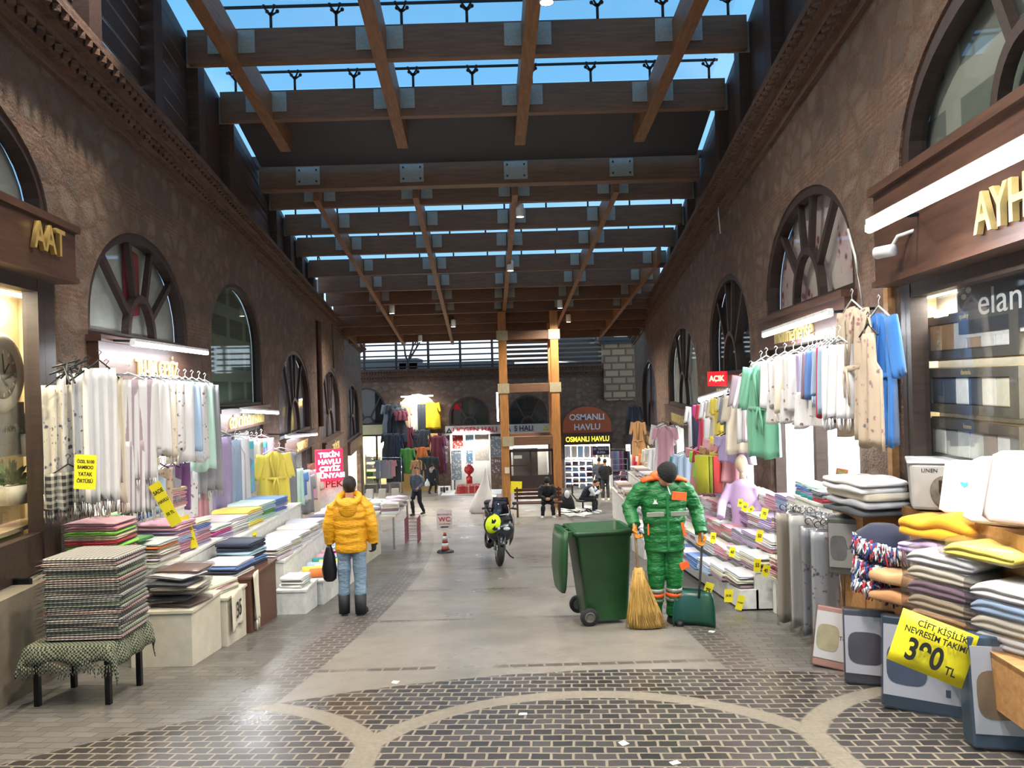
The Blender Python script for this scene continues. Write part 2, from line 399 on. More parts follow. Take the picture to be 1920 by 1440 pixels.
# ------------------------------------------------------------ walls with arched openings
class Wall:
    def __init__(s, O, xa):
        xa = Vector(xa).normalized(); up = Vector((0, 0, 1)); n = xa.cross(up)
        s.O = Vector(O); s.x = xa; s.n = n
        s.M = Matrix(((xa.x, up.x, n.x, O[0]), (xa.y, up.y, n.y, O[1]), (xa.z, up.z, n.z, O[2]), (0, 0, 0, 1)))
    def a(s, Y): return (Y-s.O.y)/s.x.y
    def Y(s, a): return s.O.y+a*s.x.y
    def at(s, a, z, c=0): return s.M @ Matrix.Translation((a, z, c))
WL = Wall((-AL, 0, 0), (-SL, 1, 0)); WR = Wall((AR, 0, 0), (-SR, -1, 0)); WF = Wall((0, YFAR, 0), (1, 0, 0))
def arch(a0, a1, zb, zs, za, n=20):
    c = (a0+a1)/2; h = (a1-a0)/2; p = [(a0, zb)]
    p = [(a0, zb), (a1, zb)]
    for i in range(n+1):
        t = PI*i/n; p.append((c+h*math.cos(t), zs+(za-zs)*math.sin(t)**.92))
    return p
# bay: a0,a1 wall coords, zf floor, zsb sign bottom, zst sign top (= window base), zs spring, za apex
def bayY(W, Y0, Y1, zsb, zst, zs, za):
    a0, a1 = sorted((W.a(Y0), W.a(Y1))); zf = min(fz(Y0), fz(Y1))
    return dict(W=W, a0=a0, a1=a1, zf=zf, zfh=max(fz(Y0), fz(Y1)), zsb=zsb, zst=zst, zs=zs, za=za)
L1 = bayY(WL, 3.7, 7.45, 2.95, 3.5, 3.5, 4.55)
L2 = bayY(WL, 8.25, 11.75, 2.0, 2.5, 2.62, 3.90)
L3 = bayY(WL, 13.0, 17.0, 1.15, 1.55, 2.7, 3.93)
L4 = bayY(WL, 18.9, 24.1, .15, .62, 1.3, 2.95)
L5 = bayY(WL, 26.5, 32.4, -.55, 0.0, .9, 2.62)
L6 = bayY(WL, 35.0, 41.5, -1.2, -.6, .4, 2.1)
R1 = bayY(WR, 2.9, 6.62, 2.6, 3.45, 3.5, 4.72)
R2 = bayY(WR, 7.75, 11.5, 2.25, 2.7, 2.9, 4.15)
R3 = bayY(WR, 12.7, 16.8, 1.3, 1.9, 2.4, 3.82)
R4 = bayY(WR, 18.7, 25.3, .55, 1.05, 1.8, 3.4)
R5 = bayY(WR, 29.5, 37.0, -.9, -.3, 1.0, 2.75)
def FW(px0, px1, ysb, yst, ys, ya):
    g = lambda px, py: at(px, py, YFAR)
    m = (px0+px1)/2
    return dict(W=WF, a0=g(px0, ys).x, a1=g(px1, ys).x, zf=fz(YFAR), zfh=fz(YFAR), zsb=g(m, ysb).z, zst=g(m, yst).z, zs=g(m, ys).z, za=g(m, ya).z)
F1 = FW(652, 724, 815, 797, 775, 727); F2 = FW(745, 820, 813, 798, 778, 739); F3 = FW(842, 918, 813, 798, 780, 744)
F4 = FW(953, 1026, 813, 797, 778, 741); F5 = FW(1055, 1146, 830, 811, 800, 762); F6 = FW(1172, 1232, 832, 815, 800, 762)
def build_wall(name, W, a0, a1, ztop, bays, mat, label, zb=-6.5, thick=.2):
    out_ = [(a0, zb), (a1, zb), (a1, ztop(a1)), (a0, ztop(a0))]
    holes = [arch(q['a0'], q['a1'], q['zf']-.4, q['zs'], q['za']) for q in bays]
    o = MB().prism(out_, -thick, 0, 0, holes).build(name, mat, None, W.M); struct(o, label, 'wall'); return o
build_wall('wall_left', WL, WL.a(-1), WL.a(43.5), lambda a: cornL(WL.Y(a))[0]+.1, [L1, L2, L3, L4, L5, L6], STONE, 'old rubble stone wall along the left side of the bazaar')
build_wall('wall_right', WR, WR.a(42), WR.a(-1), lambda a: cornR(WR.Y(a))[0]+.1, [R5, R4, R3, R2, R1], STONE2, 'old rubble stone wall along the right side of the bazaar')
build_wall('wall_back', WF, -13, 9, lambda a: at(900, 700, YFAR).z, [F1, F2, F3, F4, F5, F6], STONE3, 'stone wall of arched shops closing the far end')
# brick cornices: stepped courses
BRICKC = NT('cornice_brick'); co_ = BRICKC.coord('Object'); bb = BRICKC.t.nodes.new('ShaderNodeTexBrick')
bb.inputs['Scale'].default_value = 1; bb.inputs['Brick Width'].default_value = .22; bb.inputs['Row Height'].default_value = .06; bb.inputs['Mortar Size'].default_value = .01
for i_, c_ in zip(('Color1', 'Color2', 'Mortar'), ('#4a2e20', '#60402d', '#5b4738')): bb.inputs[i_].default_value = (*lin(c_), 1)
BRICKC.l(co_, bb.inputs[0]); BRICKC.base(BRICKC.mix(.5, bb.outputs['Color'], BRICKC.ramp(BRICKC.noise(co_, 5, 5), [(.3, .5), (.7, 1.)]), 'MULTIPLY')); BRICKC.rough(.9)
BRICKC.bump(BRICKC.noise(co_, 18, 4), .5, .03); BRICKC = BRICKC.m
def cornice(name, W, a0, a1, lo, hi, label):
    b = MB(); n = 5; steps = []
    for k in range(n):
        t0, t1 = k/n, (k+1)/n; d = .06+.07*k
        A = [(a, lo(a)*(1-t)+hi(a)*t) for a, t in ((a0, t0), (a1, t0), (a1, t1), (a0, t1))]
        b.prism(A, -.3, d)
    # sawtooth course
    L_ = a1-a0; m_ = int(L_/.17)
    for i in range(m_):
        a = a0+(i+.5)*L_/m_
        for t in (.32, .72):
            z = lo(a)*(1-t)+hi(a)*t; d = .08+.07*int(t*n)
            b.box((a, z, d), (.10, (hi(a)-lo(a))*.13, .07), Matrix.Rotation(R(45), 3, 'Y'))
    return struct(b.build(name, BRICKC, None, W.M), label, 'cornice')
cornice('trim_1', WL, WL.a(-1), WL.a(43.5), lambda a: cornL(WL.Y(a))[0], lambda a: cornL(WL.Y(a))[1], 'stepped brick cornice above the left wall')
cornice('trim_2', WR, WR.a(42), WR.a(-1), lambda a: cornR(WR.Y(a))[0], lambda a: cornR(WR.Y(a))[1], 'stepped brick cornice above the right wall')
cornice('trim_3', WF, -13, at(1130, 700, YFAR).x, lambda a: at(900, 712, YFAR).z, lambda a: at(900, 688, YFAR).z, 'sawtooth brick cornice on the far wall')
# plinth bench under the first left window
b = MB(); b.prism([(WL.a(2.2), -1.2), (WL.a(7.62), -1.2), (WL.a(7.62), .22), (WL.a(2.2), .34)], -.3, .22)
struct(b.build('trim_4', GREYCON, None, WL.M), 'worn plastered plinth under the left shop window', 'plinth')
# ------------------------------------------------------------ timber roof
def XcL(Y): return XL(Y)+.32
def XcR(Y): return XR(Y)-.30
BY = [5.8, 7.7, 9.6, 11.5, 13.3, 16.45, 17.5, 19.3, 21.1, 23.2, 25.1, 27.0, 28.7, 30.6, 32.4, 34.2]
LB = [-3.62, -1.42, .78, 3.02, 5.2, -5.7]
def xlb(b0, Y): return b0-.035*Y
plate = MB().box((0, 0, 0), (.26, .02, .34)).mesh('beam_plate', STEEL)
plate4 = MB().box((0, 0, 0), (.50, .02, .38))
for i in (-1, 1):
    for j in (-1, 1): plate4.lathe([(.0, -.02), (.02, -.02), (.02, .0), (0, .0)], (i*.18, -.01, j*.12), 8, 1, 'Y')
plate4 = plate4.mesh('bolted_plate', [STEEL, STEELD])
sp_ = MB().tube([(0, 0, 0), (0, 0, .26)], .022, 8)
for k in range(4):
    a = PI/4+k*PI/2; sp_.tube([(0, 0, .22), (.11*math.cos(a), .11*math.sin(a), .31)], [.02, .014], 6); sp_.ball((.11*math.cos(a), .11*math.sin(a), .32), .03, 8)
sp_ = sp_.mesh('glass_clamp', STEELD)
for i, Y in enumerate(BY):
    z = zroof(Y); x0, x1 = XcL(Y)-.1, XcR(Y)+.1
    if Y > 27: x0 += .05; x1 -= .05
    hgt = .5; nm = 'deep main beam with bolted steel plates' if Y == 16.45 else 'timber cross beam'
    o = MB().box(((x0+x1)/2, Y, z+hgt/2), (x1-x0, .16 if Y != 16.45 else .3, hgt)).build('roof_beam', BEAM)
    tag(o, 'glulam roof beam spanning the street between both walls' if Y != 16.45 else 'main glulam roof beam carrying large bolted steel plates', 'beam', 'timber roof beams across the street' if Y != 16.45 else None, 'structure')
    for b0 in LB:
        xx = xlb(b0, Y)
        if xx < x0+.3 or xx > x1-.3: continue
        if Y == 16.45: put('steel_plate', plate4, o, T(xx, Y-.165, z+.27))
        elif Y < 30:
            for s_ in (-1, 1): put('steel_plate', plate, o, T(xx+s_*.22, Y-.088, z+.3))
    if 9 < Y < 24 and not 14 < Y < 16.4:
        n = max(2, int((x1-x0)/1.0))
        for k in range(n+1):
            xx = x0+.25+(x1-x0-.5)*k/n
            put('glass_clamp', sp_, o, T(xx, Y, z+hgt))
for b0 in LB:
  ys_ = [y for y in [3.5+.5*i for i in range(64)] if XcL(y)+.1 < xlb(b0, y) < XcR(y)-.1]
  if not ys_: continue
  for lo_y, hi_y, wd_ in ((0, 14.9, .20), (16.65, 99, .13)):
    yy_ = [y for y in ys_ if lo_y <= y <= hi_y]
    if len(yy_) < 3: continue
    y0, y1 = yy_[0], yy_[-1]
    if lo_y > 0: y0 = max(y0, 16.65)
    o = MB().bar((xlb(b0, y0), y0, zroof(y0)+.20), (xlb(b0, y1), y1, zroof(y1)+.20), wd_, .44)
    o = o.build('roof_beam', BEAMY); tag(o, 'long glulam beam running down the length of the roof', 'beam', 'long timber roof beams', 'structure')
# glass, in two sloping fields with an opaque step between them
def roofq(y0, y1, dz, x0=None, x1=None):
    f0 = x0 if x0 is not None else XcL; f1 = x1 if x1 is not None else XcR
    return [(f0(y0), y0, zroof(y0)+dz), (f1(y0), y0, zroof(y0)+dz), (f1(y1), y1, zroof(y1)+dz), (f0(y1), y1, zroof(y1)+dz)]
g = MB(); g.add(roofq(2, 13.9, .86), [(0, 1, 2, 3)]); g.add(roofq(17.2, 35.4, .86), [(0, 1, 2, 3)])
g = g.build('skylight_glass', ROOFGLASS); struct(g, 'clear glass panes over the timber roof beams', 'skylight')
jn = MB()
for Y in (9.6, 11.5, 13.3, 17.5, 19.3, 21.1, 23.2): jn.bar((XcL(Y), Y-.02, zroof(Y)+.84), (XcR(Y), Y-.02, zroof(Y)+.84), .035, .035)
jn.build('glazing_joint', STEELD, g)
s1 = MB(); s1.add(roofq(13.75, 16.0, .34)+[(x, y, z+.08) for x, y, z in roofq(13.75, 16.0, .34)], [(3, 2, 1, 0), (4, 5, 6, 7), (0, 1, 5, 4), (2, 3, 7, 6)])
s1.box((xlb(-2.2, 16.4), 16.5, zroof(16.4)+.62), (5.6, .12, .26)); s1.box((1.8, 16.5, zroof(16.4)+.56), (6.2, .12, .14))
struct(s1.build('roof_slab', flat('shade_slab', '#1b1e25', .6)), 'boarded step between the two glass roofs, coloured dark for shade', 'roof')  # opaque step; its dark tone also stands in for a beam in shadow
# wooden boarding above the farthest roof beams
s2 = MB(); s2.add(roofq(25.0, 35.2, .52)+[(x, y, z+.06) for x, y, z in roofq(25.0, 35.2, .52)], [(3, 2, 1, 0), (4, 5, 6, 7), (2, 3, 7, 6)])
struct(s2.build('roof_boarding', BEAM), 'timber boarded ceiling over the far half of the street', 'ceiling')
# posts and louvres between the cornice tops and the roof
for side in (0, 1):
    lv = MB(); W = (WL, WR)[side]
    for Y in [y for y in BY if y < 26 and y != 16.45]:
        zc = (cornL, cornR)[side](Y)[1]; x = (XcL, XcR)[side](Y); zt = zroof(Y)
        if zt-zc < .12: continue
        p = MB().box((x+(.13 if side else -.13), Y+.18, (zc+zt)/2+.2), (.24, .24, zt-zc+.5)).build('roof_post', DARKW)
        tag(p, ('dark timber post standing on the left cornice under a roof beam', 'dark timber post standing on the right cornice under a roof beam')[side], 'post', ('roof posts along the left cornice', 'roof posts along the right cornice')[side], 'structure')
        MB().box((x, Y+.05, zt+.22), (.34, .03, .46)).build('steel_plate', STEEL, p)
    for k in range(8):
        t = k/8+.06; x = XL if side == 0 else XR; off = .14 if side == 0 else -.12
        c_ = (cornL, cornR)[side]
        P = [(x(y)+off, y, c_(y)[1]*(1-t)+(zroof(y)+.5)*t) for y in (2.0, 24.5)]
        lv.bar(P[0], P[1], .03, .22)
    tag(lv.build('louvre_screen', DARKW), ('dark timber louvre boards above the left cornice', 'dark timber louvre boards above the right cornice')[side], 'louvre', None, 'structure')
# ------------------------------------------------------------ pendant downlights
dl_body = MB().lathe([(0, .30), (.085, .30), (.095, .27), (.095, .0), (.085, .0), (.085, .02), (0, .02)], n=20).mesh('lamp_housing', WHITEPL)
dl_disc = MB().lathe([(0, .004), (.08, .004), (.08, .018), (0, .018)], n=20).mesh('lamp_glow', LAMPW)
dl_stem = MB().tube([(0, 0, .3), (0, 0, .62)], .012, 6).mesh('stem', STEELD)
DLS = [(1025, 5, 9.9, 'at the top edge of the photo, nearest the street entrance'), (975, 407, 17.8, 'just behind the main beam on the middle long beam'), (957, 508, 22.4, 'second from the main beam on the middle long beam'),
       (735, 588, 27.6, 'left of the timber lift tower, closest to the left cornice'), (850, 613, 30.5, 'just left of the timber lift tower top'), (1050, 578, 27.0, 'right beside the timber lift tower top'), (1066, 604, 29.6, 'low behind the right post of the lift tower'), (788, 641, 33.6, 'lowest one, over the far left railing'), (1040, -620, 5.2, 'unseen above the foreground cobble circles, an added fill light'), (700, -1700, 3.0, 'unseen above the street entrance, an added fill light'), (300, -420, 7.4, 'unseen above the left cream boxes, an added fill light'), (1600, -460, 7.2, 'unseen above the right towel terraces, an added fill light')]  # last four pendants are added out of view as near fill light
for px, py, Y, d in DLS:
    p = at(px, py, Y); r_ = thing('pendant_downlight', 'white cylinder downlight hanging '+d, 'lamp', Vector(p))
    put('housing', dl_body, r_); put('lamp_glow', dl_disc, r_)
    top = zroof(Y)+.05-p.z
    MB().tube([(0, 0, .28), (0, 0, max(.4, top))], .012, 6).build('stem', STEELD, r_)
    l = bpy.data.lights.new('downlight', 'SPOT'); l.energy = 420 if Y > 9 and Y < 25 else (850 if Y < 9 else 1150); l.spot_size = R(150); l.spot_blend = .8; l.color = (1, .91, .79); l.shadow_soft_size = .08
    lo_ = bpy.data.objects.new('downlight', l); COL.objects.link(lo_); lo_.location = p-Vector((0, 0, .03)); lo_['kind'] = 'helper'

# ------------------------------------------------------------ arch windows, signs, shop rooms
def scaled(pts, c, k, kx=None): return [(c[0]+(p[0]-c[0])*(kx or k), c[1]+(p[1]-c[1])*k) for p in pts]
def window(num, q, label, back, pattern='radial', fw=.11, glassm=GLASS, dep=-.10, angles=(36, 72, 108, 144), hub=.36, frame=FRAMEW):
    W = q['W']; cx = (q['a0']+q['a1'])/2; h = (q['a1']-q['a0'])/2; z0 = q['zst']
    o = thing('window_%d' % num, label, 'window', W.at(cx, z0, dep), None, 'structure')
    A = [(x-cx, z-z0) for x, z in arch(q['a0'], q['a1'], z0, q['zs'], q['za'])]
    H = q['za']-z0; kx = (h-fw)/h; k = (H-fw)/H
    I = [(x*kx, fw*.8+z*(H-fw*1.8)/H) for x, z in A]
    b = MB(); b.prism(A, -.06, .08, 0, [I])
    if pattern == 'radial':
        rh = hub*min(h, H); ring = []
        O_ = [(rh*math.cos(PI*i/16), rh*1.15*math.sin(PI*i/16)+fw*.5) for i in range(17)]
        In = [((rh-.09)*math.cos(PI*i/16), (rh*1.15-.09)*math.sin(PI*i/16)+fw*.5) for i in range(16, -1, -1)]
        b.prism(O_+In, -.03, .06)
        for an in angles:
            t = R(an); s0 = Vector((rh*math.cos(t)*.95, rh*1.1*math.sin(t)+fw*.5, .01))
            # the point where the ray meets the arch
            for st in range(10, 400):
                x, y = st*.02*math.cos(t), st*.02*math.sin(t)*1.15
                yy = y+fw*.5
                zs_ = q['zs']-z0; lim = abs(x) < h*.97 and (yy < zs_ or yy < zs_+(H-zs_)*math.sqrt(max(0, 1-(x/h)**2)))
                if not lim: break
            b.bar(s0, (x, yy, .01), .085, .07, (0, 0, 1))
    elif pattern == 'grid':
        b.bar((0, 0, 0), (0, H*.97, 0), .06, .05, (0, 0, 1)); b.bar((-h, H*.45, 0), (h, H*.45, 0), .06, .05, (0, 0, 1))
    b.build('window_frame', frame, o)
    G = [(x*.97, z*.98) for x, z in A]
    MB().prism(G, -.03, -.02).build('pane', glassm, o)
    bp = MB().prism([(x*.985, z*.985) for x, z in A], -.14, -.10).build('blind', back, o)  # flat backing sheet
    return o
def sign(q, body, lh, mat, board, label, dz=0, ext=.05, sx=.8, name='shop_sign', letter=.012, inset=-.04, prot=.12, grp=None):
    W = q['W']; a = (q['a0']+q['a1'])/2; z = (q['zsb']+q['zst'])/2
    o = thing(name, label, 'sign', W.at(a, z, 0))
    wd = q['a1']-q['a0']-2*inset; ht = q['zst']-q['zsb']
    b = MB(); b.box((0, 0, prot/2-.1), (wd, ht, prot+.2)); b.box((0, ht/2-.03, prot/2), (wd+.06, .07, prot+.08)); b.box((0, -ht/2+.02, prot/2), (wd+.04, .05, prot+.05))
    b.build('board', board, o)
    if body: text(body, lh*.85, T(0, dz-.09, prot+letter), mat, o, letter*.9, 'lettering', sx, 'CENTER', .02)
    return o
def matw(name, c, r=.7): return flat(name, c, r, 0, .06, 3)
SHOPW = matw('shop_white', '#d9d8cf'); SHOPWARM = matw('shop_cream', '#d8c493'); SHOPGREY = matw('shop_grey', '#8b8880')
SHELFM = flat('shelf_board', '#c9b58f', .5)
nroom = [0]
def room(q, mat, depth=2.4, power=110, color=(1, 1, 1), label='', ztop=None, floorm=None, mid=True, wide=-.02):
    W = q['W']; a0, a1 = q['a0']-wide, q['a1']+wide; zt = ztop if ztop is not None else q['zsb']+.02; zb = q['zf']-.3
    o = MB(); D = -depth; f = -.22
    v = [(a0, zb, f), (a1, zb, f), (a1, zt, f), (a0, zt, f), (a0, zb, D), (a1, zb, D), (a1, zt, D), (a0, zt, D)]
    o.add(v, [(4, 5, 6, 7), (0, 4, 7, 3), (5, 1, 2, 6), (7, 6, 2, 3)], 0)
    v = [(a0, zt+.0, f), (a1, zt+.0, f), (a1, q['za'], f), (a0, q['za'], f)]
    nroom[0] += 1
    struct(o.build('wall_shop_interior_%d' % nroom[0], mat, None, W.M), label, 'shop interior')
    M = W.at((a0+a1)/2, zt-.06, D/2-.2)
    t = thing('ceiling_light', 'flat white ceiling light inside '+label.replace('lit interior of ', ''), 'ceiling light', M)
    MB().box((0, .02, 0), ((a1-a0)*.6, .03, .5)).build('panel', TUBE, t)
    l = area('shop_light', (0, 0, 0), (a1-a0)*.75, power, color, (0, 0, 0), 1.0, t)
    l.matrix_local = T(0, -.04, 0, rx=R(-90)); l['kind'] = 'helper'
    return o
LILAC = NT('lilac_grey_blind'); co_ = LILAC.coord(); LILAC.base(LILAC.ramp(LILAC.noise(co_, 3, 4), [(.35, lin('#6a646e')), (.65, lin('#8f8893'))])); LILAC = LILAC.m
ROOMSHADE = flat('painted_room_shade', '#17181a', .8); PALEPANEL = flat('pale_panel', '#b4b6ae', .8, 0, .3, 1.2)  # the near-black sheet paints the shade of an unlit room
REFLECTPAINT = NT('painted_reflection'); co_ = REFLECTPAINT.coord('Object', (1, 1, 1)); bb = REFLECTPAINT.n('ShaderNodeTexBrick', ); REFLECTPAINT.l(co_, bb.inputs[0])  # reflection of the facing building, painted on a sheet behind the glass
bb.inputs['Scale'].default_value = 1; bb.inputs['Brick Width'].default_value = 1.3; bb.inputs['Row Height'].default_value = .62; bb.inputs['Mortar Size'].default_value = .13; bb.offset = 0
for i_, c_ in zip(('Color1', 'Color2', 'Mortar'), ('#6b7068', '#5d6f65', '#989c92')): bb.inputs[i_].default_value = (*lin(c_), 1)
REFLECTPAINT.base(bb.outputs[0]); REFLECTPAINT.rough(.8); REFLECTPAINT = REFLECTPAINT.m
PRINT = NT('printed_textile'); co_ = PRINT.coord(); v_ = PRINT.n('ShaderNodeTexVoronoi', _2=6.0); PRINT.l(co_, v_.inputs[0])
k_ = PRINT.math('MULTIPLY', PRINT.ramp(v_.outputs['Distance'], [(.25, 1.), (.4, 0.)]), PRINT.ramp(PRINT.noise(co_, 2.2, 3), [(.5, 0.), (.56, 1.)]))
hue_ = PRINT.ramp(PRINT.noise(co_, 1.4, 1), [(.35, lin('#3c3a48')), (.5, lin('#a3442f')), (.65, lin('#7a1f35'))])
PRINT.base(PRINT.mix(k_, PRINT.ramp(PRINT.noise(co_, 1.1, 2), [(.4, lin('#e0d4cb')), (.6, lin('#cfb4b2'))]), hue_)); PRINT.rough(.8); PRINT = PRINT.m
window(1, L1, 'large dark arched window above the left sign ending in AAT', PALEPANEL, angles=(60, 120), frame=FRAMEW)
window(2, L2, 'arched fanlight with a red flag and grey panels behind it', PALEPANEL, angles=(32, 66, 108, 146))
window(3, L3, 'tall arched single-pane window with a painted reflection of a pale grid', REFLECTPAINT, 'plain', .07, glass('dull_glass', (.85, .9, .86), .03))
window(4, L4, 'grey arched window with dark ribs and white squares at its top', LILAC, angles=(50, 80, 100, 130))
window(5, L5, 'narrow arched window beside the brown downpipe', LILAC, angles=(60, 85, 100, 125))
window(6, L6, 'farthest arched window of the left wall', LILAC, angles=(60, 110))
window(7, R1, 'huge arched window above the long slanting tube light', REFLECTPAINT, angles=(50, 118), fw=.16)
window(8, R2, 'arched fanlight full of printed fringed textiles', PRINT, angles=(40, 76, 104, 142), hub=.42)
window(9, R3, 'dark arched window above the small red lit sign', ROOMSHADE, angles=(45, 78, 102, 135))
window(10, R4, 'pale arched window with radiating dark ribs on the right wall', PALEPANEL, angles=(50, 80, 100, 130))
window(11, R5, 'farthest blind arched window of the right wall', LILAC, angles=(80,))
for i_, (q_, l_) in enumerate(((F1, 'leftmost dark arched window on the far wall'), (F2, 'warmly lit arch full of coats on the far wall'), (F3, 'dark half-round window over the left half of the carpet shop'), (F4, 'dark half-round window seen through the lift tower'), (F6, 'small arch at the right end of the far wall'))):
    if i_ == 1: continue
    window(12+i_, q_, l_, ROOMSHADE, angles=(60, 120) if i_ < 4 else (), pattern='radial' if i_ < 4 else 'plain', glassm=GLASS)
# flag seen behind window 2
fo = thing('flag', 'red flag with a white crescent hanging behind the left fanlight', 'flag', WL.at(WL.a(10.0), 3.28, -.185))
MB().prism([(-.25, -.45), (.25, -.38), (.25, .42), (-.25, .48)], 0, .02).build('cloth', flat('flag_red', '#8c1f24', .7), fo)
cres = [(.13*math.cos(R(a)), .13*math.sin(R(a))) for a in range(50, 311, 20)]+[(.03+.10*math.cos(R(a)), .10*math.sin(R(a))) for a in range(300, 55, -20)]
MB().prism(cres, .02, .026).build('crescent', WHITE, fo, T(-.02, .1, 0))
sign(L1, None, .2, GOLD, SIGNW, 'brown shop sign with gold letters AAT at the left edge', prot=.22)
sg = [o for o in bpy.data.objects if o.name.startswith('shop_sign')][-1]
text('KARAAT'[3:], .25, T(1.32, .03, .25), GOLD, sg, .02, 'lettering', .85, bold=.02)
sign(L2, 'TU-BA ÇEYİZ', .26, GOLDB, SIGNW, 'brown shop sign reading TU-BA ÇEYİZ in gold letters', sx=.85)
sign(L3, 'GÖNCÜOĞLU HAVLU', .26, GOLDB, SIGNW, 'brown shop sign reading GÖNCÜOĞLU HAVLU in yellow letters', sx=.95)
sign(L4, 'SARAY BEY', .30, GOLDB, SIGNW, 'brown shop sign reading SARAY BEY beneath a tube light', sx=1.1)
sign(L5, 'TEKİN ŞAL', .34, GOLDB, SIGNW, 'brown sign board beside the red lit shop sign', sx=1.1)
sign(L6, None, .3, GOLD, SIGNW, 'blank brown fascia of the farthest left shop')
sign(R2, 'mormenefise', .30, GOLDB, SIGNW, 'brown shop sign with rounded letters mormenefise', sx=.95)
sign(R3, 'HAVLU', .30, GOLDB, SIGNW, 'brown sign half hidden behind bright hanging clothes', sx=.9)
sign(R4, 'KUMBARACILAR AŞ', .30, GOLDB, SIGNW, 'brown shop sign with many thin gold letters on the right wall', sx=.9)
sign(R5, 'HAVLU DÜNYASI', .36, GOLD, SIGNW, 'farthest brown sign of the right wall with dull gold letters')
o_ = sign(R1, None, .3, GOLD, SIGNW, 'wide dark brown shop sign with gold letters AYH', prot=.2)
text('AYHAN', .26, T(.42, -.2, .23), GOLDB, o_, .02, 'lettering', .85, bold=.02)
sign(F1, None, .3, GOLDB, SHOPWARM, 'cream lit fascia of the leftmost far shop')
sign(F2, 'TAVA ÇEYİZ', .3, GOLD, SIGNW, 'dark sign of the far clothes shop under the yellow coat', sx=.8)
sign(F5, 'OSMANLI HAVLU', .36, emis('yellow_letters', '#f4e640', 1.2), SIGNW, 'dark sign with yellow letters OSMANLI HAVLU', sx=.8)
sign(F6, 'BANYO', .34, GOLD, SIGNW, 'small dark sign BAN at the right end of the far wall', sx=.8)
# orange half-round sign of the towel shop
cx = (F5['a0']+F5['a1'])/2; o_ = thing('arch_sign', 'orange half-round sign with white letters OSMANLI HAVLU', 'sign', WF.at(cx, F5['zst'], -.1))
MB().prism([(x-cx, z-F5['zst']) for x, z in arch(F5['a0'], F5['a1'], F5['zst'], F5['zs'], F5['za'])], -.1, .2).build('panel', flat('orange_panel', '#a8512c', .6, 0, .05), o_)
text('OSMANLI', .36, T(0, .92, .21), flat('white_letters', '#d8d8d8', .5), o_, .02, 'lettering', 1.0, bold=.03); text('HAVLU', .36, T(0, .33, .21), bpy.data.materials['white_letters'], o_, .02, 'lettering', 1.0, bold=.03)
# long white sign of the carpet shop
a0 = at(835, 805, YFAR-.3).x; a1 = at(1032, 805, YFAR-.3).x; zc = at(930, 805, YFAR-.3).z
o_ = thing('shop_sign', 'long white sign reading ÜÇGEN HALI in red and dark letters', 'sign', WF.at((a0+a1)/2, zc, .25))
MB().box((0, 0, 0), (a1-a0, .52, .12)).build('board', flat('sign_white', '#b9b3ab', .5), o_)
text('ÜÇGEN HALI', .30, T(-1.35, 0, .07), REDINK, o_, .02, 'lettering', 1.1, bold=.03); text('A  S HALI', .32, T(1.3, 0, .07), flat('navy_ink', '#20264d', .5), o_, .02, 'lettering', .9, bold=.03)
for x_, m_ in ((-2.9, INK), (2.85, flat('gold_emblem', '#c8a32b', .5))):
    MB().prism([(-.2, -.15), (.2, -.15), (0, .17)], .06, .08, 0, [[(-.09, -.09), (.09, -.09), (0, .06)]]).build('emblem', m_, o_, T(x_, 0, 0))
# rooms
room(L1, SHOPWARM, 1.0, 60, (1, .87, .6), 'lit interior of the left window display with a clock', 2.95, wide=.4)
room(L2, SHOPW, 2.2, 150, (1, .97, .92), 'lit interior of the left shop hung with white clothes')
room(L3, SHOPW, 2.6, 170, (.93, .97, 1), 'lit interior of the left shop behind plastic covered clothes')
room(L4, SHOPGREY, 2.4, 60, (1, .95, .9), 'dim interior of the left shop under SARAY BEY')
room(L5, SHOPW, 2.4, 160, (.93, .97, 1), 'lit interior of the left shop beside the red sign')
room(L6, SHOPW, 2.4, 220, (1, 1, .95), 'lit interior of the farthest left shop')
room(R1, SHOPWARM, 1.0, 80, (1, .95, .82), 'lit interior of the right window with boxed linen', wide=.45)
room(R2, SHOPW, 2.2, 260, (.93, .97, 1), 'lit interior of the right shop under mormenefise')
room(R3, SHOPW, 2.4, 170, (1, .98, .95), 'lit interior of the right shop with coloured clothes')
room(R4, SHOPW, 2.6, 340, (.92, .97, 1), 'lit interior of the white towel shop on the right')
room(R5, SHOPWARM, 2.4, 200, (1, .9, .7), 'lit interior of the farthest right shop')
room(F1, SHOPWARM, 2.4, 260, (1, .93, .75), 'lit interior of the leftmost far shop')
room(F2, SHOPWARM, 1.4, 90, (1, .8, .5), 'lit interior of the far clothes shop', F2['za'])
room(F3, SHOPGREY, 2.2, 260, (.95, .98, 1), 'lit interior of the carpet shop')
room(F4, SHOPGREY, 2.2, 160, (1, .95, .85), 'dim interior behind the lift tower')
room(F5, SHOPW, 2.2, 520, (1, .93, .8), 'lit interior of the towel shop under the orange sign')
room(F6, SHOPGREY, 1.2, 60, (1, .8, .6), 'small lit interior at the right end of the far wall')

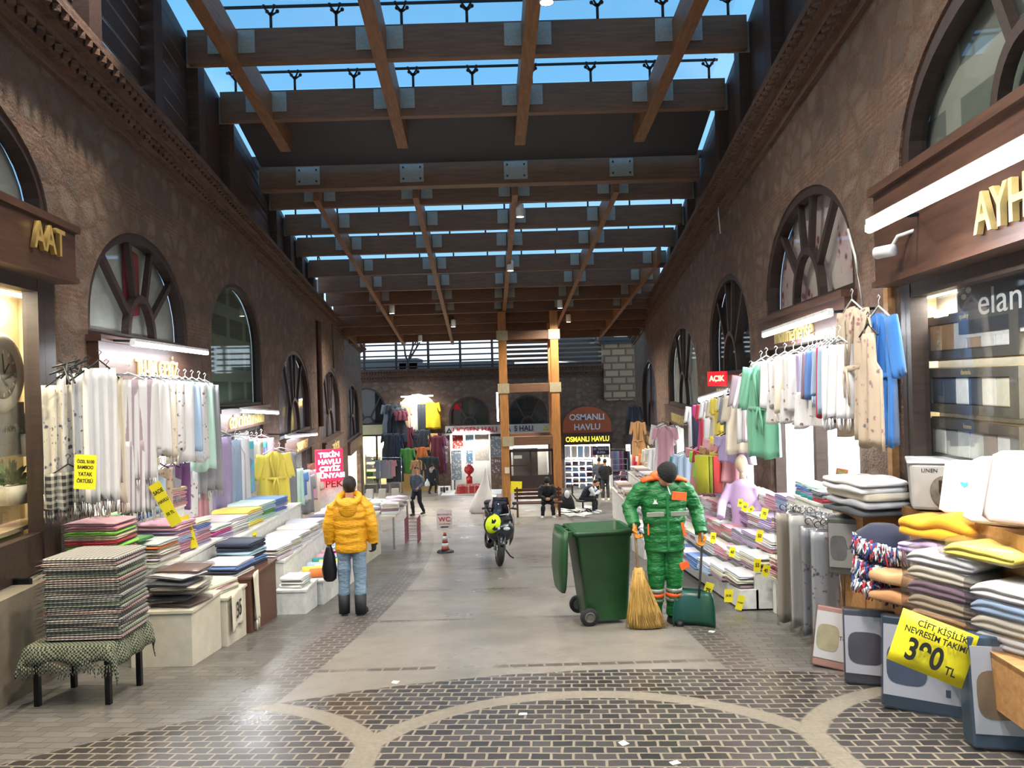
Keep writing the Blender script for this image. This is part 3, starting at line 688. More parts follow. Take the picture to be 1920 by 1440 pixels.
# shopfront frames (dark timber posts, transom and glass)
def front(q, posts, label, glassy=True, name='shopfront', zbot=None, mat=FRAMEW, dep=-.12, sill=None):
    W = q['W']; cx = (q['a0']+q['a1'])/2; z0 = q['zf']; zt = q['zsb']
    o = thing(name, label, 'shopfront', W.at(cx, z0, dep), None, 'structure')
    h = (q['a1']-q['a0'])/2; zb = (zbot if zbot is not None else q['zf'])-z0
    for x in [-h+.05, h-.05]+[p*h for p in posts]: MB().box((x, (zt-z0+zb)/2, 0), (.11, zt-z0-zb, .14)).build('post', mat, o)
    MB().box((0, zt-z0-.06, 0), (2*h, .12, .13)).build('transom', mat, o)
    if sill: MB().box((0, zb+sill/2, 0), (2*h-.1, sill, .1)).build('sill_panel', mat, o)
    if glassy: MB().box((0, (zt-z0+zb)/2, -.03), (2*h-.1, zt-z0-zb-.1, .008)).build('pane', GLASS, o)
    return o
front(L1, [.86, .92], 'dark timber window frame of the left display with a clock', True, zbot=.25, sill=.35, dep=-.04)
front(L2, [-.35], 'dark timber frame behind the white hanging clothes', False)
front(L3, [-.2, .75], 'dark framed glass front behind the yellow robe', True)
front(L4, [.7], 'dark timber front of the shop under SARAY BEY', False)
front(L5, [.2], 'dark framed front beside the red lit sign', True)
front(R1, [-.93], 'dark framed display window with boxed linen on the right', True, zbot=.9, sill=.1, dep=-.06)
front(R2, [.1], 'dark framed front behind the hanging white towels', False)
front(R3, [-.6], 'dark frame of the shop with coloured clothes', False)
front(R4, [0], 'white lit glass front on the right beyond the coloured clothes', True)
front(F1, [.45], 'glazed front of the leftmost far shop', True, sill=.5)
front(F5, [], 'open front of the far towel shop', False)
# yellowish wooden jamb beside the right display window
struct(MB().box((0, 0, 0), (.1, 3.6, .06)).build('trim_5', BOARDW, None, WR.at(R1['a0']-.2, .95, .03)), 'bare wooden strip beside the right display window', 'trim')

# ------------------------------------------------------------ tube lights
def tubelight(p0, p1, label, watts, r=.02, house=True, n=1):
    p0, p1 = Vector(p0), Vector(p1); c = (p0+p1)/2; d = (p1-p0); L_ = d.length; x = d.normalized(); z = Vector((0, 0, 1)); y = z.cross(x).normalized(); z = x.cross(y)
    M = Matrix(((x.x, y.x, z.x, c.x), (x.y, y.y, z.y, c.y), (x.z, y.z, z.z, c.z), (0, 0, 0, 1)))
    o = thing('tube_light', label, 'lamp', M)
    MB().tube([(-L_/2, 0, 0), (L_/2, 0, 0)], r, 12).build('tube', TUBE, o)
    if house:
        MB().box((0, 0, r+.025), (L_, .05, .03)).build('housing', WHITEPL, o)
        for s_ in (-1, 1): MB().box((s_*(L_/2+.012), 0, .01), (.025, .045, .05)).build('end_cap', WHITEPL, o)
    l = area('tube_glow', (0, 0, 0), L_, watts, (.95, .97, 1), (0, 0, 0), .05, o); l.matrix_local = T(0, 0, -r-.01); l['kind'] = 'helper'
    return o
tubelight(onL(249, 645, .45), onL(388, 663, .45), 'white tube light over the TU-BA ÇEYİZ sign', 55)
tubelight(onL(452, 771, .5), onL(521, 775, .5), 'white tube light over the GÖNCÜOĞLU HAVLU sign', 60)
tubelight(onL(536, 820, .5), onL(594, 815, .5), 'white tube light over the SARAY BEY sign', 60)
tubelight(onR(1432, 630, .45), onR(1557, 590, .45), 'white tube light over the mormenefise sign', 75)
tubelight(onR(1311, 750, .5), onR(1365, 735, .5), 'white tube light over the coloured clothes', 70)
tubelight(onR(1630, 430, .75), onR(1990, 250, .75), 'very long slanting warm tube light at the right edge', 70, .028)
tubelight(at(752, 744, YFAR-1.1), at(812, 742, YFAR-1.1), 'tube light over the lit arch of coats', 90, .03)
tubelight(at(850, 811, YFAR-.4), at(915, 810, YFAR-.4), 'tube light under the long carpet shop sign', 70, .03)
tubelight(at(932, 736, 28.6), at(934, 790, 28.6), 'upright tube light on the left post of the lift tower', 30, .03, False)
# brackets carrying the tubes
br = MB()
for px, py, s_ in ((262, 640, 0), (378, 655, 0), (455, 765, 0), (515, 770, 0), (1440, 622, 1), (1550, 586, 1), (1320, 742, 1), (1660, 408, 1), (540, 815, 0), (588, 812, 0)):
    P = (onL, onR)[s_](px, py, .45); Q = P+Vector((-.5, 0, .03)) if s_ == 0 else P+Vector((.5, 0, .03)); br.bar(P, Q, .025)
tag(br.build('lamp_brackets', STEELD), 'thin dark brackets holding the tube lights off the walls', 'bracket', None, 'structure')

# ------------------------------------------------------------ lift tower
YT = 28.5
tw = thing('lift_tower', 'square timber frame tower of a lift standing in the street', 'lift tower', (at(995, 900, YT).x, YT, fz(YT)), None, None)
tw['kind'] = 'thing'
ox, oz = tw.location.x, tw.location.z
xl, xr = at(945, 760, YT).x-ox, at(1042, 760, YT).x-ox; pw = .30
ztop = zroof(YT)-oz-.03
for (x, y, h_) in ((xl, 0, ztop), (xr, 0, ztop), (xl+.0, 2.0, ztop-.3), (xr, 2.0, ztop-.3)):
    MB().box((x, y, h_/2), (pw, pw, h_)).build('post', POST, tw, None, .01)
for py in (628, 727, 826):
    z = at(995, py, YT).z-oz
    MB().box(((xl+xr)/2, 0, z), (xr-xl-pw, .26, .32)).build('crossbeam', BEAM, tw, None, .01)
    MB().box(((xl+xr)/2, 2.0, z), (xr-xl-pw, .26, .32)).build('crossbeam', BEAM, tw)
    for x in (xl, xr):
        MB().box((x, 1.0, z), (.24, 1.7, .32)).build('crossbeam', BEAMY, tw)
        if py != 826 or x == xl: MB().box((x+(.12 if x == xl else -.12)*(0 if py != 826 else 1), -.165, z), (.42, .02, .36)).build('steel_plate', flat('warm_steel', '#a39a7c', .5, .3) if 'warm_steel' not in bpy.data.materials else bpy.data.materials['warm_steel'], tw)
zc_ = at(995, 845, YT).z-oz
cab = MB(); wx = (xr-xl-pw)
for x in (-.5, -.02, .5): cab.box(((xl+xr)/2+x*wx*.97, .1, zc_/2+.35), (.07, .08, zc_-.7))
cab.box(((xl+xr)/2, .1, zc_), (wx, .08, .1)); cab.box(((xl+xr)/2, .1, .95), (wx, .1, .5)); cab.box(((xl+xr)/2-.3*wx, .1, zc_-.55), (wx*.4, .06, .05))
cab.build('lift_cabin', FRAMEW, tw)
MB().box(((xl+xr)/2, .16, zc_/2+.5), (wx, .01, zc_-1.0)).build('pane', GLASS, tw)
MB().box(((xl+xr)/2-.2, 1.7, zc_/2+.4), (wx*.6, .05, zc_-.9)).build('back_panel', flat('lift_back', '#5d5450', .5), tw)
yn = MB().box((0, 0, 0), (.42, .01, .42)).build('notice', YELPAPER, tw, T(at(968, 913, YT).x-ox, -.02, at(968, 913, YT).z-oz, ry=R(3)))
MB().box((0, 0, 0), (.30, .01, .12)).build('notice', WHITE, tw, T(at(971, 857, YT).x-ox, .04, at(971, 857, YT).z-oz))
MB().box((0, 0, 0), (.17, .02, .22)).build('call_panel', CREAM, tw, T(xl+.05, -.16, at(952, 881, YT).z-oz))

# ------------------------------------------------------------ above the far wall
zt = at(900, 688, YFAR).z
rl = thing('roof_railing', 'timber railing of horizontal bars above the far wall', 'railing', (at(800, 690, YFAR).x, YFAR-.1, zt)); rx = rl.location.x
x0, x1 = at(665, 690, YFAR).x-rx, at(936, 690, YFAR).x-rx
for k in range(5): MB().bar((x0, 0, .12+k*.33), (x1, 0, .12+k*.33), .07, .09).build('rail', DARKW, rl)
for k in range(5):
    x = x0+.6+k*(x1-x0-1.0)/4; MB().box((x, .08, .8), (.14, .14, 1.6+.6)).build('railing_post', DARKW, rl)
bs = MB(); xa, xb = at(940, 700, YFAR).x, at(1128, 700, YFAR).x
for k in range(9): bs.box(((xa+xb)/2, YFAR-.1, at(1090, 700, YFAR).z+.05+k*.27), (xb-xa, .05, .17), Matrix.Rotation(R(25), 3, 'X'))
tag(bs.build('louvre_screen', wood('grey_louvre', '#4a3c34', '#6b574a', 'X')), 'brown slatted screen on the roof behind the lift tower', 'louvre', None, 'structure')
pr = MB(); xa, xb = at(1131, 700, YFAR).x, at(1200, 700, YFAR).x
pr.box(((xa+xb)/2, YFAR+1, at(1160, 695, YFAR).z), (xb-xa, 2.6, at(1160, 640, YFAR).z-at(1160, 750, YFAR).z))
BLOCK = NT('squared_blocks'); co_ = BLOCK.coord('Object', (1, 1, 1), (R(90), 0, 0)); bb = BLOCK.n('ShaderNodeTexBrick'); BLOCK.l(co_, bb.inputs[0]); bb.inputs['Scale'].default_value = 1
bb.inputs['Brick Width'].default_value = .85; bb.inputs['Row Height'].default_value = .42; bb.inputs['Mortar Size'].default_value = .06
for i_, c_ in zip(('Color1', 'Color2', 'Mortar'), ('#9d866b', '#86715b', '#64523f')): bb.inputs[i_].default_value = (*lin(c_), 1)
BLOCK.base(bb.outputs[0]); BLOCK.rough(.9); BLOCK = BLOCK.m
struct(pr.build('pillar', BLOCK), 'squared stone pier rising at the right end of the far wall', 'pillar')
cp = MB(); zc_ = at(1160, 636, YFAR).z
cp.box(((xa+xb)/2, YFAR+.8, zc_), (xb-xa+1.0, 3.0, .22)); cp.box(((xa+xb)/2, YFAR+.8, zc_-.2), (xb-xa+.5, 2.7, .2))
struct(cp.build('trim_6', flat('slate_cap', '#2c2f31', .6)), 'dark slate cap on the far stone pier', 'trim')
# building roofs and a bare tree behind the railing
hb = MB(); hb.box((at(1100, 650, 60).x, 60, at(1100, 655, 60).z), (4.5, 3, 2.2), Matrix.Rotation(R(8), 3, 'Y')); hb.box((at(860, 690, 62).x, 62, at(860, 690, 62).z), (9, 4, .9)); hb.box((at(730, 690, 62).x, 62, at(730, 686, 62).z), (5, 4, 1.0))
tag(hb.build('distant_roof', flat('distant_slate', '#55595c', .8)), 'blue-grey roofs of houses seen beyond the railing', 'roof', None, 'structure')
tr = MB(); rr = random.Random(3)
def limb(p, d, L_, r, n):
    q = p+d*L_; tr.tube([p, (p+q)/2+Vector((rr.uniform(-.1, .1), 0, rr.uniform(-.1, .1)))*L_*.4, q], [r, r*.85, r*.7], 5)
    if n: 
        for k in range(3): limb(q, (d+Vector((rr.uniform(-.9, .9), rr.uniform(-.5, .5), rr.uniform(-.2, .5)))).normalized(), L_*.72, r*.62, n-1)
tx_ = at(765, 700, 54).x; tr.tube([(tx_, 54, fz(54)), (tx_, 54, at(765, 725, 54).z)], .2, 6); struct(MB().box((0, 54, fz(54)-.1), (30, 14, .2)).build('ground_behind', GREYCON), 'ground behind the far wall', 'ground')
limb(Vector((at(765, 700, 54).x, 54, at(765, 725, 54).z)), Vector((0, 0, 1)), 1.7, .14, 4)
tag(tr.build('bare_tree', DARKW), 'dark bare tree behind the far railing', 'tree')
# ------------------------------------------------------------ people
SKIN = flat('skin', '#b98468', .5, 0, .05); HAIR = flat('dark_hair', '#14100e', .7, 0, .3, 60, .4)
def cloth(name, col, bump=.5, sc=6, rough=.8, quilt=False):
    m = NT(name); c = lin(col); co = m.coord(); n = m.noise(m.coord('Object', (1, 1, 2.2)), sc, 3, .55)
    m.base(m.mix(.25, c, m.ramp(m.noise(co, 5, 4), [(.3, .6), (.7, 1.)]), 'MULTIPLY')); m.rough(rough)
    m.bump(n, bump, .06); return m.m
YELJ = cloth('yellow_jacket', '#e0a012', .5, 7, .55); JEANS = cloth('pale_jeans', '#7890a4', .5, 7); GREENC = cloth('green_workwear', '#10692f', .8, 6, .5)
ORANGE = flat('orange_patch', '#f0652a', .6, 0, .04); REFLECT = flat('grey_reflective_tape', '#8f9484', .35, .2); DARKC = cloth('dark_cloth', '#101218'); NAVYC = cloth('navy_cloth', '#1c2233')
GREYC = cloth('grey_cloth', '#4d5664'); WHITEC = cloth('white_cloth', '#d5d7da'); OLIVEC = cloth('dark_olive_cloth', '#26282a'); BOOT = flat('boot_rubber', '#101216', .6)
GLOVE = cloth('orange_glove', '#cf8018', .3, 12); FUR = cloth('fur_trim', '#b9ab9a', .8, 30)
def lerp(a, b, t): return Vector(a)*(1-t)+Vector(b)*t
def remesh(o, v, sm=4):
    m = o.modifiers.new('remesh', 'REMESH'); m.mode = 'VOXEL'; m.voxel_size = v; m.use_smooth_shade = True
    s_ = o.modifiers.new('smooth', 'SMOOTH'); s_.iterations = sm; s_.factor = .5
    return o
def hand(b, w_, d, pn, curl=.5, side=1, k=1.0):
    w_ = Vector(w_); d = Vector(d).normalized(); pn = Vector(pn); pn = (pn-d*pn.dot(d)).normalized(); x = d.cross(pn)*side
    b.tube([w_-d*.02*k, w_+d*.03*k, w_+d*.085*k], [(.028*k, .018*k), (.040*k, .016*k), (.040*k, .014*k)], 10, up=pn)
    for i, L_ in enumerate((.068, .078, .072, .056)):
        p = w_+d*.085*k+x*(.029-.0195*i)*k; q = [p-d*.01*k]; a = 0; dd = d
        for s_ in range(3):
            a += curl*(.75+.1*i); dd = d*math.cos(a)+pn*math.sin(a); p = p+dd*L_*k/2.6; q.append(p)
        b.tube(q, [.0105*k, .010*k, .009*k, .0075*k], 8)
    p = w_+d*.02*k+x*.030*k; b.tube([p-x*.012*k, p+(d*.6+x*.75).normalized()*.035*k, p+(d*.85+x*.35+pn*curl*.7).normalized()*.068*k], [.014*k, .012*k, .009*k], 8)
def person(name, label, loc, yaw, H=1.75, J=None, top=NAVYC, bot=DARKC, shoe=BOOT, hair=HAIR, hat=None, hem=.86, bulk=1.0, vox=.018, quilt=0, cat='person', gloves=None, hood=None, curl=.6, legw=1.0, sleeve=None, face=True, group=None, headrot=(0, 0, 0), hairlen=0, legcuff=None):
    k = H/1.75
    D = dict(pel=(0, 0, .93), che=(0, 0, 1.22), nek=(0, .01, 1.47), hed=(0, -.01, 1.63), shL=(-.19, 0, 1.41), shR=(.19, 0, 1.41), elL=(-.25, .02, 1.14), elR=(.25, .02, 1.14),
             wrL=(-.26, -.04, .89), wrR=(.26, -.04, .89), hiL=(-.09, 0, .90), hiR=(.09, 0, .90), knL=(-.10, -.02, .49), knR=(.10, -.02, .49), anL=(-.11, .02, .09), anR=(.11, .02, .09),
             ftL=(-.13, -.13, .04), ftR=(.13, -.13, .04), hdL=None, hdR=None)
    D.update(J or {}); D = {a: (Vector(b)*k if b is not None else None) for a, b in D.items()}
    root = thing(name, label, cat, T(loc[0], loc[1], loc[2], yaw), group)
    hM = Matrix.Translation(D['hed']) @ Matrix.Rotation(headrot[2], 4, 'Z') @ Matrix.Rotation(headrot[1], 4, 'Y') @ Matrix.Rotation(headrot[0], 4, 'X')
    def hp(x, y, z): return hM @ Vector((x*k, y*k, z*k))
    b = MB()   # the continuous body
    def hball(c, r, n=14):
        t = MB().ball((0, 0, 0), tuple(q*k for q in r), n); c = Vector(c)*k
        b.add([hM @ (Vector(v)+c) for v in t.v], t.f, 0, True)
    hball((0, .01, .02), (.077, .095, .105)); hball((0, -.028, -.045), (.057, .062, .065)); hball((0, -.098, -.018), (.014, .02, .026), 8)
    for s_ in (-1, 1): hball((s_*.078, .01, -.01), (.012, .022, .032), 8)
    b.tube([hp(0, .02, -.06), D['nek'], lerp(D['nek'], D['che'], .3)], [.056*k, .058*k, .08*k], 12)
    b.tube([D['pel']-Vector((0, 0, .04)), D['pel'], lerp(D['pel'], D['che'], .5), D['che'], lerp(D['che'], D['nek'], .7), D['nek']], [(.12*k, .08*k), (.14*k, .09*k), (.125*k, .08*k), (.15*k, .09*k), (.14*k, .07*k), (.06*k, .05*k)], 14, up=(0, 1, 0))
    for s_, L in ((-1, 'L'), (1, 'R')):
        sh, el, wr = D['sh'+L], D['el'+L], D['wr'+L]
        b.tube([lerp(sh, D['che'], .3), sh, lerp(sh, el, .5), el, lerp(el, wr, .4), wr], [.04*k, .04*k, .036*k, .03*k, .03*k, .022*k], 10)
        hd = D['hd'+L] or ((wr-el).normalized()*.9+Vector((0, -.2, 0)))
        if not gloves: hand(b, wr, hd, (-s_*.9, -.3, 0.05), curl, -s_, k)
        hi, kn, an = D['hi'+L], D['kn'+L], D['an'+L]
        b.tube([hi+Vector((0, 0, .03)), lerp(hi, kn, .4), kn, lerp(kn, an, .35), an], [.055*k, .05*k, .034*k, .032*k, .028*k], 12)
    remesh(b.build('body', SKIN, root), vox*.62, 3)
    if face:
        for s_ in (-1, 1): MB().ball(hp(s_*.030, -.083, .012), (.011*k, .006*k, .006*k), 8).build('eye', INK, root)
        MB().tube([hp(-.022, -.087, -.058), hp(0, -.095, -.056), hp(.022, -.087, -.058)], .005*k, 6).build('mouth', flat('lips', '#8a4f45', .5) if 'lips' not in bpy.data.materials else bpy.data.materials['lips'], root)
    # trousers
    b = MB()
    b.tube([D['pel']+Vector((0, 0, .06)), D['pel'], D['pel']-Vector((0, 0, .07))*1], [(.165*k*legw, .115*k), (.175*k*legw, .125*k), (.165*k*legw, .12*k)], 16, up=(0, 1, 0))
    for L in 'LR':
        hi, kn, an = D['hi'+L], D['kn'+L], D['an'+L]
        pts, rs = [], []
        for i in range(9):
            t = i/8; p = lerp(hi, kn, t*2) if t < .5 else lerp(kn, an, (t-.5)*2)
            pts.append(p); rs.append((.098*(1-t)+.060*t+.006*math.sin(i*2.4))*k*legw)
        b.tube(pts, rs, 14)
    remesh(b.build('trousers', bot, root), vox*.8, 4)
    # shoes
    for L in 'LR':
        an, ft = D['an'+L], D['ft'+L]; d = (ft-an); d.z = 0; d = d.normalized() if d.length > .01 else Vector((0, -1, 0)); g = min(ft.z, an.z-.05*k)-.04*k
        b = MB(); z0 = Vector((an.x, an.y, ft.z-.0*k))
        b.tube([z0-d*.06*k, z0-d*.02*k, z0+d*.08*k, z0+d*.17*k, z0+d*.2*k], [(.036*k, .038*k), (.042*k, .05*k), (.046*k, .042*k), (.04*k, .03*k), (.02*k, .018*k)], 12)
        b.tube([an+Vector((0, 0, .12*k if legcuff else .04*k)), an, z0], [.055*k, .05*k, .045*k], 12)
        b.box(z0+d*.06*k-Vector((0, 0, .032*k)), (.08*k, .26*k, .016*k), Matrix.Rotation(math.atan2(d.x, -d.y)*1.0, 3, 'Z'))
        remesh(b.build('shoe', shoe, root), .012*k, 3)
    # jacket
    b = MB(); pts, rs = [], []; z0 = Vector(D['pel']); z0.z -= (.93*k-hem*k)
    n = 26
    for i in range(n+1):
        t = i/n
        p = lerp(z0, D['che'], t/.6) if t < .6 else lerp(D['che'], D['nek'], (t-.6)/.4)
        prof = [(0, .170, .125), (.25, .172, .13), (.5, .185, .135), (.72, .205, .13), (.86, .185, .11), (.95, .12, .09), (1, .075, .07)]
        for (t0, a0, c0), (t1, a1, c1) in zip(prof, prof[1:]):
            if t0 <= t <= t1+1e-6: f = (t-t0)/(t1-t0); rx, ry = a0+(a1-a0)*f, c0+(c1-c0)*f; break
        q = abs(math.sin(t*PI*quilt))*.014-.008 if quilt else .006*math.sin(i*1.9)
        pts.append(p); rs.append(((rx*bulk+q)*k, (ry*bulk+q)*k))
    b.tube(pts, rs, 20, up=(0, 1, 0))
    for s_, L in ((-1, 'L'), (1, 'R')):
        sh, el, wr = D['sh'+L], D['el'+L], D['wr'+L]; pts = [lerp(D['che'], sh, .6), sh]; rs = [.08*k*bulk, .082*k*bulk]
        for i in range(1, 13):
            t = i/12; pts.append(lerp(sh, el, t*2) if t < .5 else lerp(el, wr, (t-.5)*2)); q = abs(math.sin(t*PI*quilt*.9))*.012-.006 if quilt else .005*math.sin(i*2.2)
            rs.append(((.076*(1-t)+.052*t)*bulk+q)*k)
        b.tube(pts, rs, 12)
    jk = remesh(b.build('jacket', top, root), vox*.8, 4)
    if sleeve:
        for L in 'LR':
            sh, el, wr = D['sh'+L], D['el'+L], D['wr'+L]
            remesh(MB().tube([lerp(sh, el, .05), lerp(sh, el, .5), el, lerp(el, wr, .5), wr], [x*k*bulk for x in (.084, .078, .068, .062, .052)], 12).build('sleeve', sleeve, root), vox*.8, 2)
    if gloves:
        for s_, L in ((-1, 'L'), (1, 'R')):
            el, wr = D['el'+L], D['wr'+L]; g = MB(); hd = D['hd'+L] or (wr-el)
            g.tube([lerp(el, wr, .86), wr], [.040*k, .034*k], 10); hand(g, wr, hd, (-s_*.8, -.5, 0), curl, -s_, k*1.12); remesh(g.build('glove', gloves, root), .008, 2)
    # hair or hat
    h = MB()
    def hring(t, g):  # cap over the skull
        r = math.sin(t); return [hp((.084+g)*r*math.cos(a), .012+(.101+g)*r*math.sin(a)+max(0, math.cos(t))*0, .024+(.112+g)*math.cos(t)) for a in [2*PI*j/18 for j in range(18)]]
    if hat:
        h.loft([hring(.12, .012), hring(.5, .014), hring(.9, .014), hring(1.3, .013), hring(1.62, .015), hring(1.75, .017)]); h.build('knit_cap', hat, root)
    else:
        rings = []
        for t in (.12, .5, .9, 1.25, 1.6, 2.0+hairlen):
            rg = []
            for a in [2*PI*j/20 for j in range(20)]:
                lim = t if math.sin(a) > -.25 else min(t, 1.02+.0*t)   # bare forehead and face
                r = math.sin(lim); rg.append(hp(.087*r*math.cos(a), .014+.104*r*math.sin(a), .024+.115*math.cos(lim)))
            rings.append(rg)
        h.loft(rings); h.build('hair', hair, root)
    if hood:
        hb_ = MB(); nb = D['nek']; pts = []
        for i in range(15):
            a = PI*2*i/14; pts.append(nb+Vector((.125*math.cos(a), .045+.105*math.sin(a), -.01-.06*math.sin(a)+.02*(math.cos(a)**2)))*1)
        hb_.tube(pts, [.043*k]*15, 10); hb_.ball(nb+Vector((0, .13, -.10)), (.12*k, .05*k, .13*k), 12)
        remesh(hb_.build('hood', hood, root), .014, 4)
    return root, D, k, hp

# man in the yellow jacket, seen from behind
p = fl(662, 1153)
root, D, k, hp = person('person', 'man seen from behind in a yellow hooded puffer jacket and pale jeans', p, R(180), 1.70,
    dict(knL=(-.10, -.01, .49), knR=(.10, -.01, .49), anL=(-.105, .03, .09), anR=(.105, .0, .09), elL=(-.27, .03, 1.13), elR=(.27, .03, 1.13), wrL=(-.275, -.03, .90), wrR=(.275, -.03, .90), hed=(0, -.02, 1.605)),
    YELJ, JEANS, BOOT, gloves=DARKC, hem=.80, bulk=1.16, vox=.012, quilt=7, hood=YELJ, hairlen=.45, legw=1.0, face=True, legcuff=True)
for L in 'LR':
    a = D['an'+L]; MB().tube([a+Vector((0, 0, .17)), a+Vector((0, 0, .02)), a-Vector((0, 0, .06))], [.074, .070, .066], 14).build('boot_shaft', BOOT, root)
# black carrier bag in the same man's left hand
bg_ = MB(); bp = p+Vector((-.30, .0, 0)); bp.z += .42
rings = []
for z, w_, d_ in ((0, .05, .04), (.03, .08, .06), (.15, .09, .07), (.30, .07, .05), (.40, .04, .03), (.45, .02, .02)):
    rings.append([Vector((.03+w_*math.cos(a)*(1+.06*math.sin(5*a+z*20)), d_*math.sin(a), z)) for a in [2*PI*j/16 for j in range(16)]])
bg_.loft(rings); tag(bg_.build('carrier_bag', flat('black_bag', '#0a0b10', .35, 0, .2, 9, .4), None, bp), 'black carrier bag held by the man in the yellow jacket', 'bag')

# street sweeper
sp0 = fl(1250, 1170)
J = dict(pel=(0, .0, .90), che=(0, .0, 1.22), nek=(.01, -.02, 1.50), hed=(.0, -.15, 1.56), shL=(-.205, 0, 1.43), shR=(.215, 0, 1.42), elL=(-.36, .02, 1.22), elR=(.355, .04, 1.17),
         wrL=(-.335, -.14, 1.055), wrR=(.36, -.10, .945), hdL=(0, -.25, -1), hdR=(-.03, -.2, -1), hiL=(-.09, 0, .88), hiR=(.09, 0, .88), knL=(-.10, -.03, .48), knR=(.09, -.03, .48),
         anL=(-.11, .02, .09), anR=(.07, .03, .09), ftL=(-.13, -.1, .04), ftR=(.10, -.1, .04))
root, D, k, hp = person('person', 'street sweeper in green and orange workwear bowing over a broom', sp0, R(3), 1.84, J, GREENC, GREENC, BOOT, hat=cloth('black_knit', '#0c0d0f', .5, 40),
    hem=.80, bulk=1.22, vox=.012, gloves=GLOVE, curl=.9, legw=1.12, headrot=(R(46), R(10), R(20)))
SW = root
def patch(pts, mat, name):  # small raised panels sewn on the clothes (local metres of the sweeper)
    return MB().prism([(a, b) for a, b in pts], -.004, .004).build(name, mat, SW, None)
fy = -.20*1.0
def fpatch(x0, z0, x1, z1, mat, name, y=-.178, tilt=0):
    return MB().box((0, 0, 0), (x1-x0, .012, z1-z0)).build(name, mat, SW, T((x0+x1)/2, y, (z0+z1)/2, ry=tilt), .004)
fpatch(.05, 1.37, .21, 1.46, ORANGE, 'chest_patch', -.178, R(6)); 
for s_ in (-1, 1): fpatch(s_*.13-.095, 1.20, s_*.13+.095, 1.25, REFLECT, 'reflective_band', -.168)
bnd = MB(); bnd.lathe([(.0, 0), (1, 0), (1, .05), (0, .05)], n=24)
for L, s_ in (('L', -1), ('R', 1)):
    an, kn = D['an'+L], D['kn'+L]
    for t, m_ in ((.30, REFLECT), (.42, ORANGE), (.54, REFLECT)):
        c = lerp(kn, an, t); r = .088; MB().lathe([(r-.012, -.022), (r, -.022), (r, .022), (r-.012, .022)], c, 20).build('leg_band', m_, SW)
# orange yoke on the shoulders and collar
for s_, L in ((-1, 'L'), (1, 'R')):
    sh = D['sh'+L]; MB().tube([lerp(D['nek'], sh, .35)+Vector((0, 0, .035)), lerp(D['nek'], sh, .75)+Vector((0, -.01, .07)), lerp(D['nek'], sh, 1.1)+Vector((0, -.01, .07))], [(.05, .03), (.075, .03), (.07, .028)], 12).build('shoulder_panel', ORANGE, SW)
cl_ = MB(); pts = [D['nek']+Vector((.115*math.cos(a), .10*math.sin(a)+.03, .04+.02*math.sin(a))) for a in [2*PI*i/16 for i in range(17)]]; cl_.tube(pts, .03, 10); cl_.build('collar', ORANGE, SW)
fpatch(.155, .98, .185, 1.13, ORANGE, 'pocket_trim', -.165, R(-12)); fpatch(-.21, 1.0, -.19, 1.12, ORANGE, 'pocket_trim', -.12)
fpatch(.13, .62, .23, .70, ORANGE, 'pocket_flap', -.125, R(-20)); fpatch(-.015, .84, .012, 1.45, flat('green_placket', '#0f6a30', .6), 'zip_placket', -.19)
MB().prism([(-.03, -.02), (.03, -.02), (.012, .0), (.012, .03), (0, .012), (-.012, .04), (-.014, 0)], 0, .004).build('badge', WHITE, SW, T(-.13, -.178, 1.36, rx=R(90)))
m0 = hp(.012, -.095, -.056); MB().tube([m0, m0+Vector((.02, -.045, -.085))], .0055, 8).build('cigarette', WHITE, SW)
# broom
gh = (SW.matrix_basis @ (D['wrL']+Vector((0, -.03, -.09))))
top = gh+Vector((-.02, 0, .13)); bind = at(1197, 1073, gh.y+.0)
br_ = thing('broom', 'straw besom broom with a pale wooden handle held by the sweeper', 'broom', (bind.x+.08, bind.y, fz(bind.y)))
o0 = br_.location
MB().tube([top-o0, gh-o0, bind-o0+Vector((0, 0, -.1))], .014, 10).build('handle', wood('broom_handle', '#8c7352', '#b39a72', 'Z'), br_)
STRAW = NT('straw'); f_ = STRAW.noise(STRAW.coord('Object', (60, 60, 2)), 1.5, 3); STRAW.base(STRAW.ramp(f_, [(.3, lin('#8e6527')), (.7, lin('#dcb564'))])); STRAW.rough(.7); STRAW.bump(f_, .6, .01); STRAW = STRAW.m
b0 = bind-o0; hh = b0.z
cr_ = MB()
rings = []
for t in [i/12 for i in range(13)]:
    z = hh+.05-(hh+.03)*t; w_ = .045+.17*t**1.1*(1-.18*max(0, t-.85)/.15); cx_ = b0.x*(1-t)+(-.02+.05*t)*t+b0.x*0
    cx_ = b0.x+.07*t**1.5; rings.append([Vector((cx_+w_*math.cos(a), b0.y+(.04+.03*t)*math.sin(a), max(.004, z))) for a in [2*PI*j/28 for j in range(28)]])
cr_.loft(rings); cr_.build('bristle_core', STRAW, br_)
bs_ = MB(); rb = random.Random(5)
for i in range(260):
    a = rb.uniform(0, 2*PI); t1 = rb.uniform(.85, 1.06); u = math.cos(a)*rb.uniform(.75, 1.05); v = math.sin(a); pts = []
    for t in (.05, .35, .7, t1):
        w_ = .045+.17*t**1.1*1.02; pts.append(Vector((b0.x+.07*t**1.5+w_*u+rb.uniform(-.006, .006), b0.y+(.045+.03*t)*v, max(.006, hh+.05-(hh+.035)*min(t, 1.02)+(rb.uniform(0, .03) if t > .8 else 0)))))
    bs_.tube(pts, [.0035, .0035, .003, .0015], 4)
bs_.build('bristles', STRAW, br_)
for dz in (-.0, -.05, -.1): MB().lathe([(.047, dz-.008), (.054, dz), (.047, dz+.008)], (b0.x, b0.y, hh), 16).build('binding', STRAW, br_)
